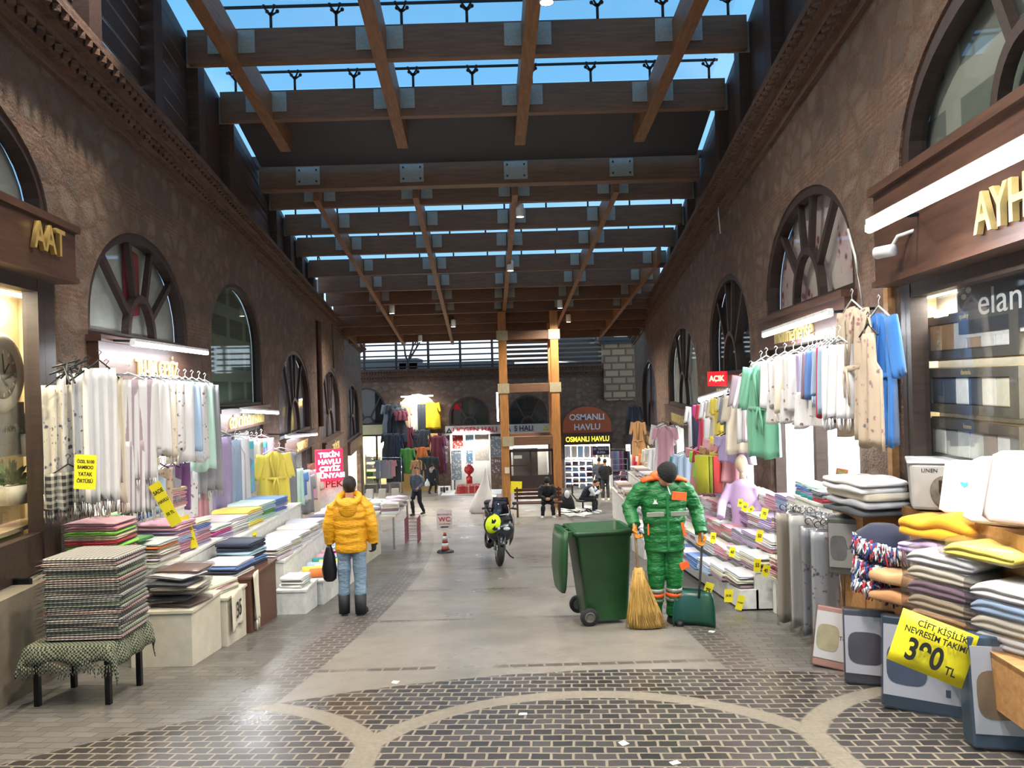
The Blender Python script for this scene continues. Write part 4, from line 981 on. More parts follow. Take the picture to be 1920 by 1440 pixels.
# dustpan
gh = (SW.matrix_basis @ (D['wrR']+Vector((0, -.03, -.09)))); top = gh+Vector((0.0, 0, .12)); pb = at(1308, 1172, gh.y-.05); pb.z = fz(pb.y)
dp = thing('dustpan', 'long-handled dark green dustpan held upright by the sweeper', 'dustpan', pb); o0 = dp.location
PAN = flat('pan_green', '#16463a', .35, 0, .06, 4)
MB().tube([top-o0, gh-o0, at(1310, 1112, gh.y)-o0+Vector((0, 0, -.05))], .013, 10).build('handle', flat('pan_handle', '#6a6d70', .3, .6), dp)
pn_ = MB(); rg = []
for z, hw, d in ((.0, .21, -.03), (.06, .22, -.035), (.2, .215, -.01), (.30, .20, .04), (.36, .17, .07)):
    rg.append([Vector((hw*math.sin(u)*1.0, d+.10*math.cos(u)*(1-z*1.2)-.03, z)) for u in [R(-88)+R(176)*j/14 for j in range(15)]])
vs = [q for r_ in rg for q in r_]; nn = 15
pn_.add(vs, [(i*nn+j, i*nn+j+1, (i+1)*nn+j+1, (i+1)*nn+j) for i in range(4) for j in range(nn-1)], 0, True)
po = pn_.build('scoop', PAN, dp, T(-.03, 0, 0, rz=R(-22))); sd = po.modifiers.new('s', 'SOLIDIFY'); sd.thickness = .008
pn2 = MB(); pn2.prism([(-.21, 0), (.2, 0), (.215, .1), (.19, .34), (.1, .38), (-.12, .38), (-.2, .3)], -.004, .004); pn2.build('back_plate', PAN, dp, T(-.03, .10, .0, rx=R(88), rz=R(-22)))
# ------------------------------------------------------------ wheelie bin
bq = fl(1120, 1172); BG = NT('bin_green'); f_ = BG.noise(BG.coord(), 2.5, 4); BG.base(BG.ramp(f_, [(.3, lin('#14381b')), (.7, lin('#1d4c25'))])); BG.rough(.42); BG = BG.m
bn = thing('wheelie_bin', 'dark green two-wheeled refuse bin with its lid hanging open', 'bin', T(bq.x+.06, bq.y+.25, bq.z, R(9)))
b = MB(); H_ = 1.05
def rr_(x0, x1, y0, y1, z, r=.05, n=4):
    pts = []
    for cx_, cy_, a0 in ((x1-r, y1-r, 0), (x0+r, y1-r, 90), (x0+r, y0+r, 180), (x1-r, y0+r, 270)):
        for i in range(n+1): a = R(a0+90*i/n); pts.append(Vector((cx_+r*math.cos(a), cy_+r*math.sin(a), z)))
    return pts
b.loft([rr_(-.20, .27, -.21, .21, .03), rr_(-.21, .275, -.215, .215, .1), rr_(-.31, .31, -.27, .27, .95), rr_(-.32, .32, -.28, .28, .96), rr_(-.32, .32, -.28, .28, .99), rr_(-.345, .345, -.295, .295, .99), rr_(-.345, .345, -.295, .295, 1.035),
        rr_(-.30, .30, -.26, .26, 1.035), rr_(-.235, .262, -.215, .215, .5)], 0, False)
b.add(rr_(-.20, .27, -.21, .21, .031), [tuple(range(20))]); b.add(rr_(-.235, .262, -.215, .215, .5), [tuple(range(20))])
b.build('tub', BG, bn)
b = MB(); b.tube([(-.36, -.2, 1.0), (-.41, -.2, 1.03), (-.41, .2, 1.03), (-.36, .2, 1.0)], .018, 8)
for y in (-.2, 0, .2): b.box((-.37, y, 1.0), (.08, .05, .06))
b.build('handle', BG, bn)
b = MB(); lid = [rr_(-.28, .30, -.03, .0, 0)]
lr = []
for x_, w_ in ((0, .26), (.1, .29), (.45, .295), (.62, .26), (.68, .2)):
    th = .03*math.sin(min(1, (x_+.05)/.7)*PI)+.035
    lr.append([Vector((-th*s_[0], s_[1]*w_, -x_)) for s_ in ((0, -1), (1, -.92), (1.25, -.5), (1.35, 0), (1.25, .5), (1, .92), (0, 1), (.25, .86), (.6, 0), (.25, -.86))])
b.loft(lr, 0, True); lo = b.build('lid', BG, bn, T(-.405, 0, 1.04, ry=R(3)))
for y in (-.26, .26):
    wo = MB().lathe([(.03, -.03), (.09, -.03), (.10, -.02), (.10, .02), (.09, .03), (.03, .03)], (0, 0, 0), 24, 0, 'Y').build('wheel', flat('tyre', '#1b1b1a', .7) if 'tyre' not in bpy.data.materials else bpy.data.materials['tyre'], bn, T(-.19, y, .10))
    MB().lathe([(.0, -.035), (.055, -.033), (.06, -.03), (.02, -.04)], (0, 0, 0), 16, 0, 'Y').build('hub', flat('hub_grey', '#55564f', .5) if 'hub_grey' not in bpy.data.materials else bpy.data.materials['hub_grey'], wo)
MB().tube([(-.19, -.26, .10), (-.19, .26, .10)], .014, 8).build('axle', STEELD, bn)
# ------------------------------------------------------------ WC sign on a cone
q = fl(835, 1036); cn = thing('cone_sign', 'WC sign board standing on a red and white striped cone', 'sign', q); STRIPE = [flat('cone_red', '#8e3b2f', .5), WHITE]
MB().lathe([(0, 0), (.17, 0), (.17, .03), (.13, .055), (0, .055)], n=24).build('base', BLACK, cn)
for i in range(5):
    z0, z1 = .055+i*.07, .055+(i+1)*.07; rr0, rr1 = .085-.012*i, .085-.012*(i+1)
    MB().lathe([(0, z0), (rr0, z0), (rr1, z1), (0, z1)], n=20).build('cone_band', STRIPE[i % 2], cn)
MB().prism([(-.02, .38), (.02, .38), (.07, .47), (-.07, .47)], -.01, .01).build('neck', CREAM, cn, Matrix.Rotation(R(90), 4, 'X'))
bo = MB().prism([(-.15, .47), (.15, .47), (.155, .50), (.155, .84), (.14, .86), (-.14, .86), (-.155, .84), (-.155, .50)], -.012, .012).build('board', flat('sign_pinkish', '#c4bab5', .5), cn, Matrix.Rotation(R(90), 4, 'X'), .004)
MT = Matrix.Rotation(R(90), 4, 'X')
text('WC', .09, MT @ T(0, .665, .016), REDINK, cn, .001, bold=.03, sx=1.1); text('BAYANBAY', .035, MT @ T(0, .765, .016), REDINK, cn, .001, sx=1.1); text('YENİYER', .035, MT @ T(0, .57, .016), REDINK, cn, .001, sx=1.2)
MB().prism([(-.10, .515), (-.05, .53), (.08, .525), (.08, .505), (-.05, .50)], .013, .015).build('arrow', INK, cn, MT)
# ------------------------------------------------------------ scooter
q = fl(936, 1061); sk = thing('scooter', 'dark grey motor scooter parked facing the camera on its side stand', 'scooter', T(q.x, q.y, q.z, R(9), ry=R(4)))
DK = flat('scooter_charcoal', '#181a1f', .25, .2, .05, 5, 0, .6); DK2 = flat('scooter_silver', '#8d877c', .35, .4); TY = bpy.data.materials['tyre']
fw_ = MB().lathe([(.16, -.05), (.22, -.055), (.262, -.03), (.27, 0), (.262, .03), (.22, .055), (.16, .05)], (0, 0, .27), 32, 0, 'X').build('front_wheel', TY, sk)
rim = MB().lathe([(.02, -.04), (.05, -.03), (.16, -.035), (.165, 0), (.16, .035), (.05, .03), (.02, .04)], (0, 0, .27), 28, 0, 'X'); rim.build('rim', DK2, fw_)
MB().lathe([(.06, -.062), (.12, -.062), (.12, -.056), (.06, -.056)], (0, 0, .27), 24, 0, 'X').build('brake_disc', CHROME, fw_)
for x in (-.085, .085): MB().tube([(x, 0, .27), (x*.9, .10, .62)], .022, 10).build('fork', DK2, sk)
MB().loft([[Vector((.075*math.cos(a)*s_, y, z+.03*math.sin(a))) for a in [2*PI*j/12 for j in range(12)]] for y, z, s_ in ((-.25, .40, .5), (-.18, .52, .9), (0, .575, 1), (.14, .55, .9), (.2, .5, .5))]).build('mudguard', DK, sk)
b = MB(); prof = [(-.02, .42, .12, .06), (.0, .5, .21, .10), (.02, .62, .25, .14), (.06, .74, .24, .16), (.12, .84, .20, .13), (.2, .92, .15, .08), (.26, .96, .10, .05)]
b.loft([[Vector((w_*math.copysign(abs(math.cos(a))**.8, math.cos(a)), y+.05+d*math.sin(a)*(1.25 if math.sin(a) < 0 else .8), z)) for a in [2*PI*j/20 for j in range(20)]] for y, z, w_, d in prof])
fr_ = b.build('front_fairing', DK, sk)
for s_ in (-1, 1):
    MB().ball((s_*.085, -.125, .665), (.062, .03, .032), 12).build('headlight', flat('lens', '#b9c2c8', .1, 0, .02), sk)
    MB().loft([[Vector((s_*(.205+.03*math.sin(t*3))+s_*w_*.2, .02+.25*t+d, .30+.45*(1-t)*1.0+h_)) for d, h_, in ((-.03, 0), (.03, .0), (.05, .16), (-.02, .18))] for t, w_ in ((0, 0), (.3, .1), (.7, .1), (1, 0))]).build('leg_shield', DK2 if s_ == 1 else DK, sk)
    MB().tube([(s_*.06, .2, .93), (s_*.2, .19, .97), (s_*.31, .23, .95)], [.016, .016, .02], 8).build('handlebar', BLACK, sk)
    MB().tube([(s_*.22, .18, .97), (s_*.25, .16, 1.05)], .008, 6).build('mirror_stalk', BLACK, sk)
    MB().ball((s_*.25, .16, 1.06), (.045, .018, .03), 10).build('mirror', BLACK, sk)
w0 = MB(); w0.add([(x*(1-.35*t), .0+.20*t-.03*math.cos(x*7), .80+.36*t) for t in (0, .33, .66, 1) for x in (-.2, -.135, -.07, 0, .07, .135, .2)], [(i*7+j, i*7+j+1, (i+1)*7+j+1, (i+1)*7+j) for i in range(3) for j in range(6)], 0, True)
wo = w0.build('windscreen', glass('smoked_screen', (.25, .27, .32), .12, .05), sk); sd = wo.modifiers.new('s', 'SOLIDIFY'); sd.thickness = .004
b = MB(); b.loft([[Vector((w_*math.cos(a), y, z+h_*math.sin(a))) for a in [2*PI*j/16 for j in range(16)]] for y, z, w_, h_ in ((.25, .36, .17, .10), (.5, .34, .17, .10), (.62, .5, .17, .2), (.9, .6, .18, .2), (1.3, .64, .16, .17), (1.6, .72, .08, .08))]); b.build('body_panel', DK, sk)
b = MB(); b.loft([[Vector((w_*math.cos(a), y, z+h_*math.sin(a))) for a in [2*PI*j/16 for j in range(16)]] for y, z, w_, h_ in ((.6, .74, .10, .05), (.75, .80, .15, .06), (1.1, .82, .15, .06), (1.5, .88, .12, .05))]); b.build('seat', BLACK, sk)
rw = MB().lathe([(.16, -.06), (.23, -.065), (.262, -.03), (.265, 0), (.262, .03), (.23, .065), (.16, .06)], (0, 1.45, .27), 28, 0, 'X').build('rear_wheel', TY, sk)
MB().tube([(.12, .6, .25), (.28, .55, .05), (.34, .53, .02)], .014, 8).build('side_stand', STEELD, sk)
MB().box((0, -.02, .52), (.17, .01, .0)).build('trim_line', CHROME, sk)
bl = MB().loft([[Vector((w_*math.cos(a)*(1+.1*math.sin(3*a)), .42+w_*.7*math.sin(a), z)) for a in [2*PI*j/14 for j in range(14)]] for z, w_ in ((.84, .1), (.9, .15), (1.0, .16), (1.08, .12), (1.12, .05), (1.17, .03))])
tag(bl.build('carrier_bag', flat('crumpled_bag', '#a48f8b', .4, 0, .25, 8, .5), None, sk.matrix_world @ Matrix.Identity(4)), 'crumpled pinkish plastic bag on the scooter behind its windscreen', 'bag')
hq = at(924, 982, q.y-.05); hm = thing('helmet', 'bright yellow-green helmet with black vents hung on the scooter handlebar', 'helmet', hq)
YG = flat('fluorescent_yellow', '#d8ef1f', .4)
hs = MB(); hs.ball((0, 0, 0), (.135, .13, .17), 20); hs.build('shell', YG, hm, T(0, 0, 0, ry=R(20)))
for x_, z_, r_ in ((.045, -.055, 24), (.02, .07, -14)): MB().prism([(-.045, -.03), (.0, -.045), (.045, -.01), (.03, .03), (.005, .0), (-.02, .04)], 0, .02).build('vent', BLACK, hm, T(x_, -.115, z_, rx=R(90), ry=R(r_)))
MB().tube([(-.14*math.cos(t), -.03, .165*math.sin(t)) for t in [R(-70)+R(140)*i/8 for i in range(9)]], .016, 8).build('edge', BLACK, hm, T(0, 0, 0, ry=R(20)))
MB().tube([(.0, .0, .15), (.03, .02, .24)], .008, 6).build('strap', BLACK, hm)
# ------------------------------------------------------------ people farther off
def far(px, py, label, yaw, H, J=None, **kw):
    p = fl(px, py); return person('person', label, p, R(yaw), H, J, vox=kw.pop('vox', .026), **kw)
WALK = dict(knL=(-.09, -.20, .52), anL=(-.10, -.12, .10), ftL=(-.1, -.27, .05), knR=(.09, .02, .49), anR=(.09, .28, .12), ftR=(.09, .16, .05), wrL=(-.25, .12, .90), elL=(-.26, .06, 1.14), wrR=(.2, -.2, 1.02), elR=(.25, 0, 1.13))
far(783, 966, 'young man in grey and navy walking past the WC sign looking down', -25, 1.66, WALK, top=GREYC, bot=DARKC, shoe=bpy.data.materials['boot_rubber'], headrot=(R(20), 0, 0))
far(812, 925, 'person in a dark coat with pale fur collar carrying a white bag', 150, 1.66, WALK, top=DARKC, bot=DARKC, hem=.6, bulk=1.2, hood=FUR)
far(849, 918, 'person in a dark coat with fur hood raising a hand to the head', 160, 1.70, dict(elR=(.3, -.15, 1.30), wrR=(.12, -.2, 1.6)), top=NAVYC, bot=NAVYC, bulk=1.15, hem=.7, hood=FUR)
far(1125, 934, 'person with a green and white jacket standing at the far towel shop', 170, 1.78, None, top=GREYC, bot=DARKC)
far(1136, 938, 'man in a black jacket and grey trousers at the far towel shop', 180, 1.72, dict(wrL=(-.12, -.2, 1.05), wrR=(.12, -.2, 1.05)), top=DARKC, bot=cloth('dark_grey_trousers', '#3a3a44'), bulk=1.12, shoe=WHITE)
q = fl(812, 925); bg_ = MB(); rings = []
for z, w_ in ((0, .10), (.05, .16), (.2, .15), (.32, .06), (.42, .02)): rings.append([Vector((w_*math.cos(a), w_*.6*math.sin(a), z)) for a in [2*PI*j/12 for j in range(12)]])
tag(bg_.loft(rings).build('carrier_bag', WHITEPL, None, q+Vector((-.30, -.1, .42))), 'white plastic bag hanging from the hand of the dark coated shopper', 'bag')
SIT = dict(pel=(0, 0, .47), che=(0, -.06, .77), nek=(0, -.14, 1.0), hed=(0, -.22, 1.13), shL=(-.19, -.10, .94), shR=(.19, -.10, .94), elL=(-.24, -.2, .68), elR=(.24, -.2, .68), wrL=(-.06, -.42, .60), wrR=(.06, -.42, .60),
           hiL=(-.10, -.02, .47), hiR=(.10, -.02, .47), knL=(-.14, -.42, .48), knR=(.14, -.42, .48), anL=(-.17, -.40, .10), anR=(.17, -.40, .10), ftL=(-.19, -.5, .04), ftR=(.19, -.5, .04), hdL=(.8, -.6, 0), hdR=(-.8, -.6, 0))
# bench in front of the lift
q = fl(1028, 970); bx = q.x-.28; by = q.y+.42; bz = fz(by)
bo = thing('bench', 'dark slatted timber bench against the lift tower', 'bench', (bx, by, bz))
for i in range(4): MB().box((0, -.12+.1*i, .44), (1.5, .08, .035)).build('seat_slat', BENCHW, bo)
for i in range(3): MB().box((0, .27+.02*i, .56+.12*i), (1.5, .03, .09)).build('back_slat', BENCHW, bo)
for x in (-.66, .66):
    for y in (-.1, .22): MB().box((x, y, .19), (.06, .06, .44)).build('leg', BENCHW, bo)
    MB().box((x, .27, .65), (.05, .05, .5)).build('back_post', BENCHW, bo)
person('person', 'man in black with a cap and white trainers sitting on the bench', (q.x, by-.02, bz), 0, 1.75, SIT, DARKC, DARKC, WHITE, hat=DARKC, hem=.9, vox=.02, headrot=(R(35), 0, 0), bulk=1.08)
q = fl(1097, 962); sx_, sy_ = q.x-.05, q.y+.15
person('person', 'person in a dark vest with white sleeves bending forward on a chair', (sx_, sy_, fz(sy_)), R(72), 1.72, {**SIT, 'che': (0, -.16, .74), 'nek': (0, -.36, .93), 'hed': (0, -.48, 1.0), 'shL': (-.19, -.3, .88), 'shR': (.19, -.3, .88), 'elL': (-.2, -.45, .65), 'elR': (.2, -.45, .65), 'wrL': (-.05, -.6, .75), 'wrR': (.06, -.6, .72)},
       NAVYC, DARKC, WHITE, vox=.02, sleeve=WHITEC, headrot=(R(30), 0, 0), hem=.9)
ch = thing('office_chair', 'black swivel chair with curved base under the seated person in a vest', 'chair', (sx_, sy_, fz(sy_)))
MB().lathe([(0, .38), (.22, .38), (.24, .41), (.22, .44), (0, .44)], n=20).build('seat', BLACK, ch); MB().tube([(0, 0, .1), (0, 0, .38)], .03).build('stem', BLACKM, ch)
for k_ in range(5):
    a = 2*PI*k_/5+.3; lg = MB().tube([(0, 0, .12), (.16*math.cos(a), .16*math.sin(a), .12), (.27*math.cos(a), .27*math.sin(a), .07)], .02, 8).build('leg', BLACKM, ch)
    MB().ball((.28*math.cos(a), .28*math.sin(a), .035), .035, 8).build('caster', BLACK, lg)
MB().tube([(-.2, .1, .42), (-.34, .05, .6), (-.34, 0, .85)], .02, 8).build('back_support', BLACKM, ch); MB().box((-.34, 0, .8), (.05, .36, .3)).build('backrest', BLACK, ch, None, .02)
q = fl(1062, 958); bk = thing('backpack', 'black bag with a white lining slumped beside the lift tower', 'bag', q)
b = MB(); b.loft([[Vector((w_*math.cos(a), w_*.75*math.sin(a), z)) for a in [2*PI*j/14 for j in range(14)]] for z, w_ in ((0, .25), (.06, .31), (.3, .28), (.5, .2), (.6, .1), (.63, .04))]); b.build('bag_body', DARKC, bk); MB().ball((.03, -.12, .58), (.09, .07, .15), 10).build('lining', WHITEC, bk)
rb = random.Random(9); pmesh = MB().prism([(-.14, -.1), (.15, -.09), (.13, .1), (-.15, .09)], 0, .006).mesh('paper_sheet', flat('newsprint', '#b9b9b6', .7, 0, .25, 20))
for i in range(22):
    q = fl(1055+rb.uniform(0, 60), 965+rb.uniform(-9, 6)); o = put('paper_sheet', pmesh, None, T(q.x, q.y, q.z+.004+.006*i, rb.uniform(0, PI), R(rb.uniform(-4, 4)+5), 0, 1.4)); tag(o, 'loose crumpled paper sheet on the ground beside the bench', 'paper', 'papers strewn on the ground by the bench')
# big white sack with a dark pole leaning
q = fl(905, 962); sk2 = thing('white_sack', 'tall pointed white plastic sack standing in the street by the scooter', 'sack', q)
b = MB(); b.loft([[Vector((cx_+w_*math.cos(a)*(1+.07*math.sin(4*a+z*5)), w_*.8*math.sin(a)*(1+.05*math.sin(5*a)), z)) for a in [2*PI*j/24 for j in range(24)]] for z, w_, cx_ in ((0, .34, -.02), (.08, .42, -.02), (.3, .40, 0), (.6, .30, .04), (.9, .19, .09), (1.2, .10, .13), (1.45, .05, .15), (1.6, .02, .16))]); b.build('sack_body', flat('sack_white', '#c9c4c0', .5, 0, .08, 4, .3), sk2)
MB().tube([(.17, .05, 1.55), (.40, .12, .02)], .02, 8).build('pole', flat('dark_red_pole', '#451b1b', .5), sk2)
q = fl(930, 962); cb = thing('crate', 'white plastic crate with folded things right of the white sack', 'crate', (q.x-.12, q.y+.3, q.z))
MB().box((0, 0, .2), (.5, .4, .4), None, 0, 1.08).build('crate_body', WHITEPL, cb, None, .01); MB().box((0, 0, .42), (.58, .45, .05)).build('rim', WHITEPL, cb)
MB().ball((0, 0, .5), (.24, .2, .09), 10).build('contents', WHITEC, cb)
# ------------------------------------------------------------ textiles: meshes shared by many folded things
def folded(name, lobes=3, n=12, seed=0, mats=None, soft=.0, fringe=False):
    """unit folded cloth: x width 1, y depth 1 (fold at y=-.5), z 0..1"""
    rr = random.Random(seed); b = MB(); prof = []
    for k in range(lobes):            # rounded folds on the front
        z0, z1 = k/lobes, (k+1)/lobes; r = (z1-z0)/2; off = rr.uniform(0, .05)
        for i in range(5):
            a = -PI/2+PI*i/4; prof.append((-.5+off+.06-.06*math.cos(a)*1.0, z0+r+r*math.sin(a)*.98))
    prof += [(.5, 1.0), (.5, .66), (.5, .33), (.5, 0)]
    rings = []
    for i in range(n+1):
        x = -.5+i/n; sq = 1 if 0 < i < n else .96; dz = soft*(math.sin(x*7+seed)+.6*math.sin(x*13+2*seed))
        rings.append([Vector((x+rr.uniform(-.01, .01)*(i in (0, n)), y*sq, max(0, z*(1-.30*abs(2*x)**7)*(1-.16*abs(2*y)**8)+.10*abs(2*x)**7*(1-z)+dz*z+soft*.8*math.sin(y*6+seed)*z))) for y, z in prof])
    b.loft(rings, 0, True, True)
    if fringe:
        for s_ in (-.5,):
            for i in range(26):
                y = -.48+i*.038; z = rr.uniform(.2, .8); b.tube([(s_+.02, y, z), (s_-.03, y+rr.uniform(-.01, .01), z-.1), (s_-rr.uniform(.05, .10), y+rr.uniform(-.02, .02), z-rr.uniform(.3, .8))], [.006, .006, .004], 4, 1 if mats and len(mats) > 1 else 0)
    me = b.mesh(name, mats or [FAB['plain']]); return me
FOLD = {}
for kind in ('plain', 'floral', 'stripe', 'check'):
    FOLD[kind] = [folded('folded_cloth', 3, 12, 3+i, [FAB[kind]], .08) for i in range(2)]+[folded('folded_cloth', 2, 12, 9, [FAB[kind]], .11)]
for me in FOLD['plain']+FOLD['floral']+FOLD['stripe']+FOLD['check']: pass
FRINGED = folded('fringed_cloth', 2, 12, 5, [FAB['check'], FAB['plain']], .05, True)
CN = dict(white='#d9d7d6', cream='#d8ceb8', beige='#bda88e', pink='#d6a3b1', lilac='#ab9bc4', purple='#6a3f6e', blue='#5d82bf', paleblue='#a9c0d9', navy='#222a44', teal='#2e8f8c', mint='#b9dacb', green='#4f8f3d', lime='#8fd04a',
          yellow='#ecd75c', orange='#dd7b3d', red='#b3283a', maroon='#6a2733', grey='#8d8e92', charcoal='#2d2f34', mauve='#8e7382', brown='#6b4e3d', rose='#c98c93', magenta='#c9478c', tan='#b98f62')
CW = dict(paleblue='pale blue', lime='lime green')
def cw(c): return CW.get(c, c)
ORD = ['bottom', 'second', 'third', 'fourth', 'fifth', 'sixth', 'seventh', 'eighth', 'ninth', 'tenth', 'eleventh', 'twelfth']+['%dth' % i for i in range(13, 40)]
def ordp(i, n): return 'topmost' if i == n-1 else ('bottom' if i == 0 else ORD[i]+' up')
rt = random.Random(21)
def stack(x, y, z, n, w_, d, t, cols, item, place, group, yaw=0, kind='plain', cat='towel', jit=.012, mesh=None, label=None, name=None):
    """n folded cloths on top of one another; each is a thing of its own. the fold faces -Y turned by yaw"""
    for i in range(n):
        c = cols[i % len(cols)] if isinstance(cols, list) else cols; th = t*rt.uniform(.85, 1.1)
        me = mesh or FOLD[kind][rt.randrange(3)]
        M = T(x+rt.uniform(-jit, jit), y+rt.uniform(-jit, jit), z, yaw+R(rt.uniform(-3, 3))) @ Matrix.Diagonal((w_, d, th, 1))
        o = put(name or item.replace(' ', '_'), me, None, M, 0, tuple(min(1, v*rt.uniform(.9, 1.05)) for v in lin(CN[c])))
        lb = '%s folded %s, %s in %s' % (cw(c), item, ordp(i, n) if n > 1 else 'alone', place)
        if len(lb.replace('-', ' ').split()) > 16: lb = lb.replace('folded ', '')
        tag(o, lb, cat if cat != 'towel' else item.split()[-1], None); o['group'] = group
        z += th*.96
    return z
# ------------------------------------------------------------ hanging cloth
def sheet(prof, L_, folds=3, amp=.03, th=.012, nu=14, nv=12, ph=0., sway=0., fringe=False, drape=1.0):
    """prof(t) -> (left, right) edge at t=0 top .. 1 bottom; local x right, y up (0 at top), z out"""
    b = MB(); F, Bk = [], []
    for j in range(nv+1):
        t = j/nv; l, r = prof(t)
        for i in range(nu+1):
            u = i/nu; x = l+(r-l)*u+sway*t; a = amp*(.25+.75*t**.6)*drape
            zz = a*math.sin(u*folds*2*PI+ph+t*.9)+a*.4*math.sin(u*folds*4.3*PI+ph*2)
            y = -L_*t-(.02*math.sin(u*9+ph) if j == nv else 0)
            e = th*(1 if 0 < i < nu else .3)
            F.append(Vector((x, y, zz+e))); Bk.append(Vector((x, y, zz-e)))
    n = nu+1; N_ = len(F); fs = []
    for j in range(nv):
        for i in range(nu):
            a = j*n+i; fs.append((a, a+n, a+n+1, a+1)); fs.append((N_+a, N_+a+1, N_+a+n+1, N_+a+n))
    for j in range(nv):
        a = j*n; fs.append((a, N_+a, N_+a+n, a+n)); a = j*n+nu; fs.append((a, a+n, N_+a+n, N_+a))
    for i in range(nu): fs.append((i, i+1, N_+i+1, N_+i)); a = nv*n+i; fs.append((a, N_+a, N_+a+1, a+1))
    b.add(F+Bk, fs, 0, True)
    if fringe:
        for i in range(nu*2):
            u = i/(nu*2-1); l, r = prof(1); x = l+(r-l)*u+sway; z = amp*math.sin(u*folds*2*PI+ph+.9)
            b.tube([(x, -L_, z), (x+rt.uniform(-.006, .006), -L_-.05, z), (x+rt.uniform(-.012, .012), -L_-rt.uniform(.08, .12), z)], [.006, .007, .004], 4)
    return b
def hanger(b, w_=.2, z=0):
    b.tube([(-w_, -.02, z), (0, .075, z), (w_, -.02, z)], .008, 6); b.tube([(0, .07, z), (0, .12, z), (.025, .15, z), (.0, .17, z), (-.02, .15, z)], .004, 6)
def garment(M, typ, col, label, group=None, pat='plain', L_=1.0, wd=.5, name=None, cat=None, ph=None, hang=True, mat=None, hcol=None):
    ph = rt.uniform(0, 6) if ph is None else ph; c = lin(CN.get(col, col))
    nm = {'robe': 'bathrobe', 'shirt': 'shirt', 'dress': 'dress', 'towel': 'hanging_towel', 'throw': 'fringed_throw', 'trousers': 'trousers', 'bag': 'garment_bag', 'coat': 'coat', 'apron': 'apron'}[typ]
    o = thing(name or nm, label, cat or nm.replace('_', ' '), M, group); m = mat or FAB[pat]; h = wd/2
    if hang:
        hb_ = MB(); hanger(hb_, h*.8); hb_.build('hanger', hcol or BLACK, o)
    def add(nm_, b, M_=None): q = b.build(nm_, m, o, M_, 0, c); return q
    if typ in ('robe', 'coat', 'shirt', 'dress'):
        def pr(t):
            if t < .06: f = h*(.3+.7*t/.06)
            elif typ in ('robe', 'coat'): f = h*(1-.22*math.sin(min(1, (t-.06)/.45)*PI)*(1 if t < .5 else .5))*(1+.12*t)
            elif typ == 'dress': f = h*(.75+.55*max(0, t-.35))
            else: f = h*(.95+.05*t)
            return (-f, f)
        add('front', sheet(pr, L_, 2.5, .02+.02*(typ != 'shirt'), .025, ph=ph))
        sl = L_*(.45 if typ in ('robe', 'coat') else (.35 if typ == 'shirt' else .18)); sl = min(sl, .55)
        for s_ in (-1, 1):
            sb = sheet(lambda t: (-.085+.02*t, .085-.02*t), sl, 1.2, .012, .03, 6, 7, ph+s_)
            add('sleeve', sb, T(s_*h*.86, -.035, -.005, rz=s_*R(13)))
        if typ == 'robe':
            bt = MB(); y = -L_*.46; bt.tube([(-h*.82, y, .03), (0, y-.015, .07), (h*.82, y, .03)], [.02, .028, .02], 8, ry=.5); bt.tube([(.02, y, .08), (.05, y-.15, .08), (.045, y-.32, .07)], .016, 6, ry=.5); bt.tube([(.0, y, .08), (-.04, y-.12, .08), (-.035, y-.26, .07)], .016, 6, ry=.5)
            add('belt', bt)
            cl_ = MB(); cl_.tube([(-.02, -L_*.44, .06), (-.07, -.12, .05), (-.04, .0, .0), (.04, .0, .0), (.07, -.12, .05), (.02, -L_*.44, .06)], .022, 8, ry=.5); add('collar', cl_)
    elif typ == 'trousers':
        for s_ in (-1, 1): add('trouser_leg', sheet(lambda t: (-h*.48, h*.48), L_, 1, .012, .02, 6, 8, ph), T(s_*h*.48))
    elif typ == 'apron':
        add('front', sheet(lambda t: (-h*(.45 if t < .3 else .95), h*(.45 if t < .3 else .95)), L_, 2, .02, .012, ph=ph))
        add('strap', MB().tube([(-h*.4, 0, 0), (0, .14, 0), (h*.4, 0, 0)], .008, 6))
    elif typ == 'bag':
        q = add('cover', sheet(lambda t: (-h*(.55+.45*min(1, t*6)), h*(.55+.45*min(1, t*6))), L_, 2, .025, .045, 12, 12, ph))
        q.data.materials[0] = POLY
        add('contents', sheet(lambda t: (-h*.8, h*.8), L_*.93, 2, .02, .02, 12, 10, ph), T(0, -.04, 0))
    else:
        add('cloth', sheet(lambda t: (-h*(1+.05*t), h*(1+.05*t)), L_, 2.5 if typ == 'towel' else 3.5, .035 if typ == 'towel' else .055, .012, ph=ph, fringe=(typ == 'throw')))
    return o
def hangL(px, py, off, typ, col, label, **k):   # (px,py) = top of the garment on a plane off metres before the left wall
    yaw = -k.pop('yaw', 0); p = onL(px, py, off); return garment(Matrix.Translation(p) @ WL.M.to_3x3().to_4x4() @ Matrix.Rotation(yaw, 4, 'Y'), typ, col, label, **k)
def hangR(px, py, off, typ, col, label, **k):
    yaw = k.pop('yaw', 0); p = onR(px, py, off); return garment(Matrix.Translation(p) @ WR.M.to_3x3().to_4x4() @ Matrix.Rotation(yaw, 4, 'Y'), typ, col, label, **k)
def hangF(px, py, off, typ, col, label, **k):
    yaw = k.pop('yaw', 0); p = at(px, py, YFAR-off); return garment(Matrix.Translation(p) @ WF.M.to_3x3().to_4x4() @ Matrix.Rotation(yaw, 4, 'Y'), typ, col, label, **k)
def rail(p0, p1, label, grp=None, wallp=None):
    b = MB(); b.tube([p0, p1], .012, 8)
    if wallp:
        for q in (p0, p1): b.tube([q, Vector(q)+Vector(wallp)], .01, 6)
    tag(b.build('hanging_rail', CHROME), label, 'rail', grp); return b
face = R(50)   # garments on the left turned partly towards the street entrance
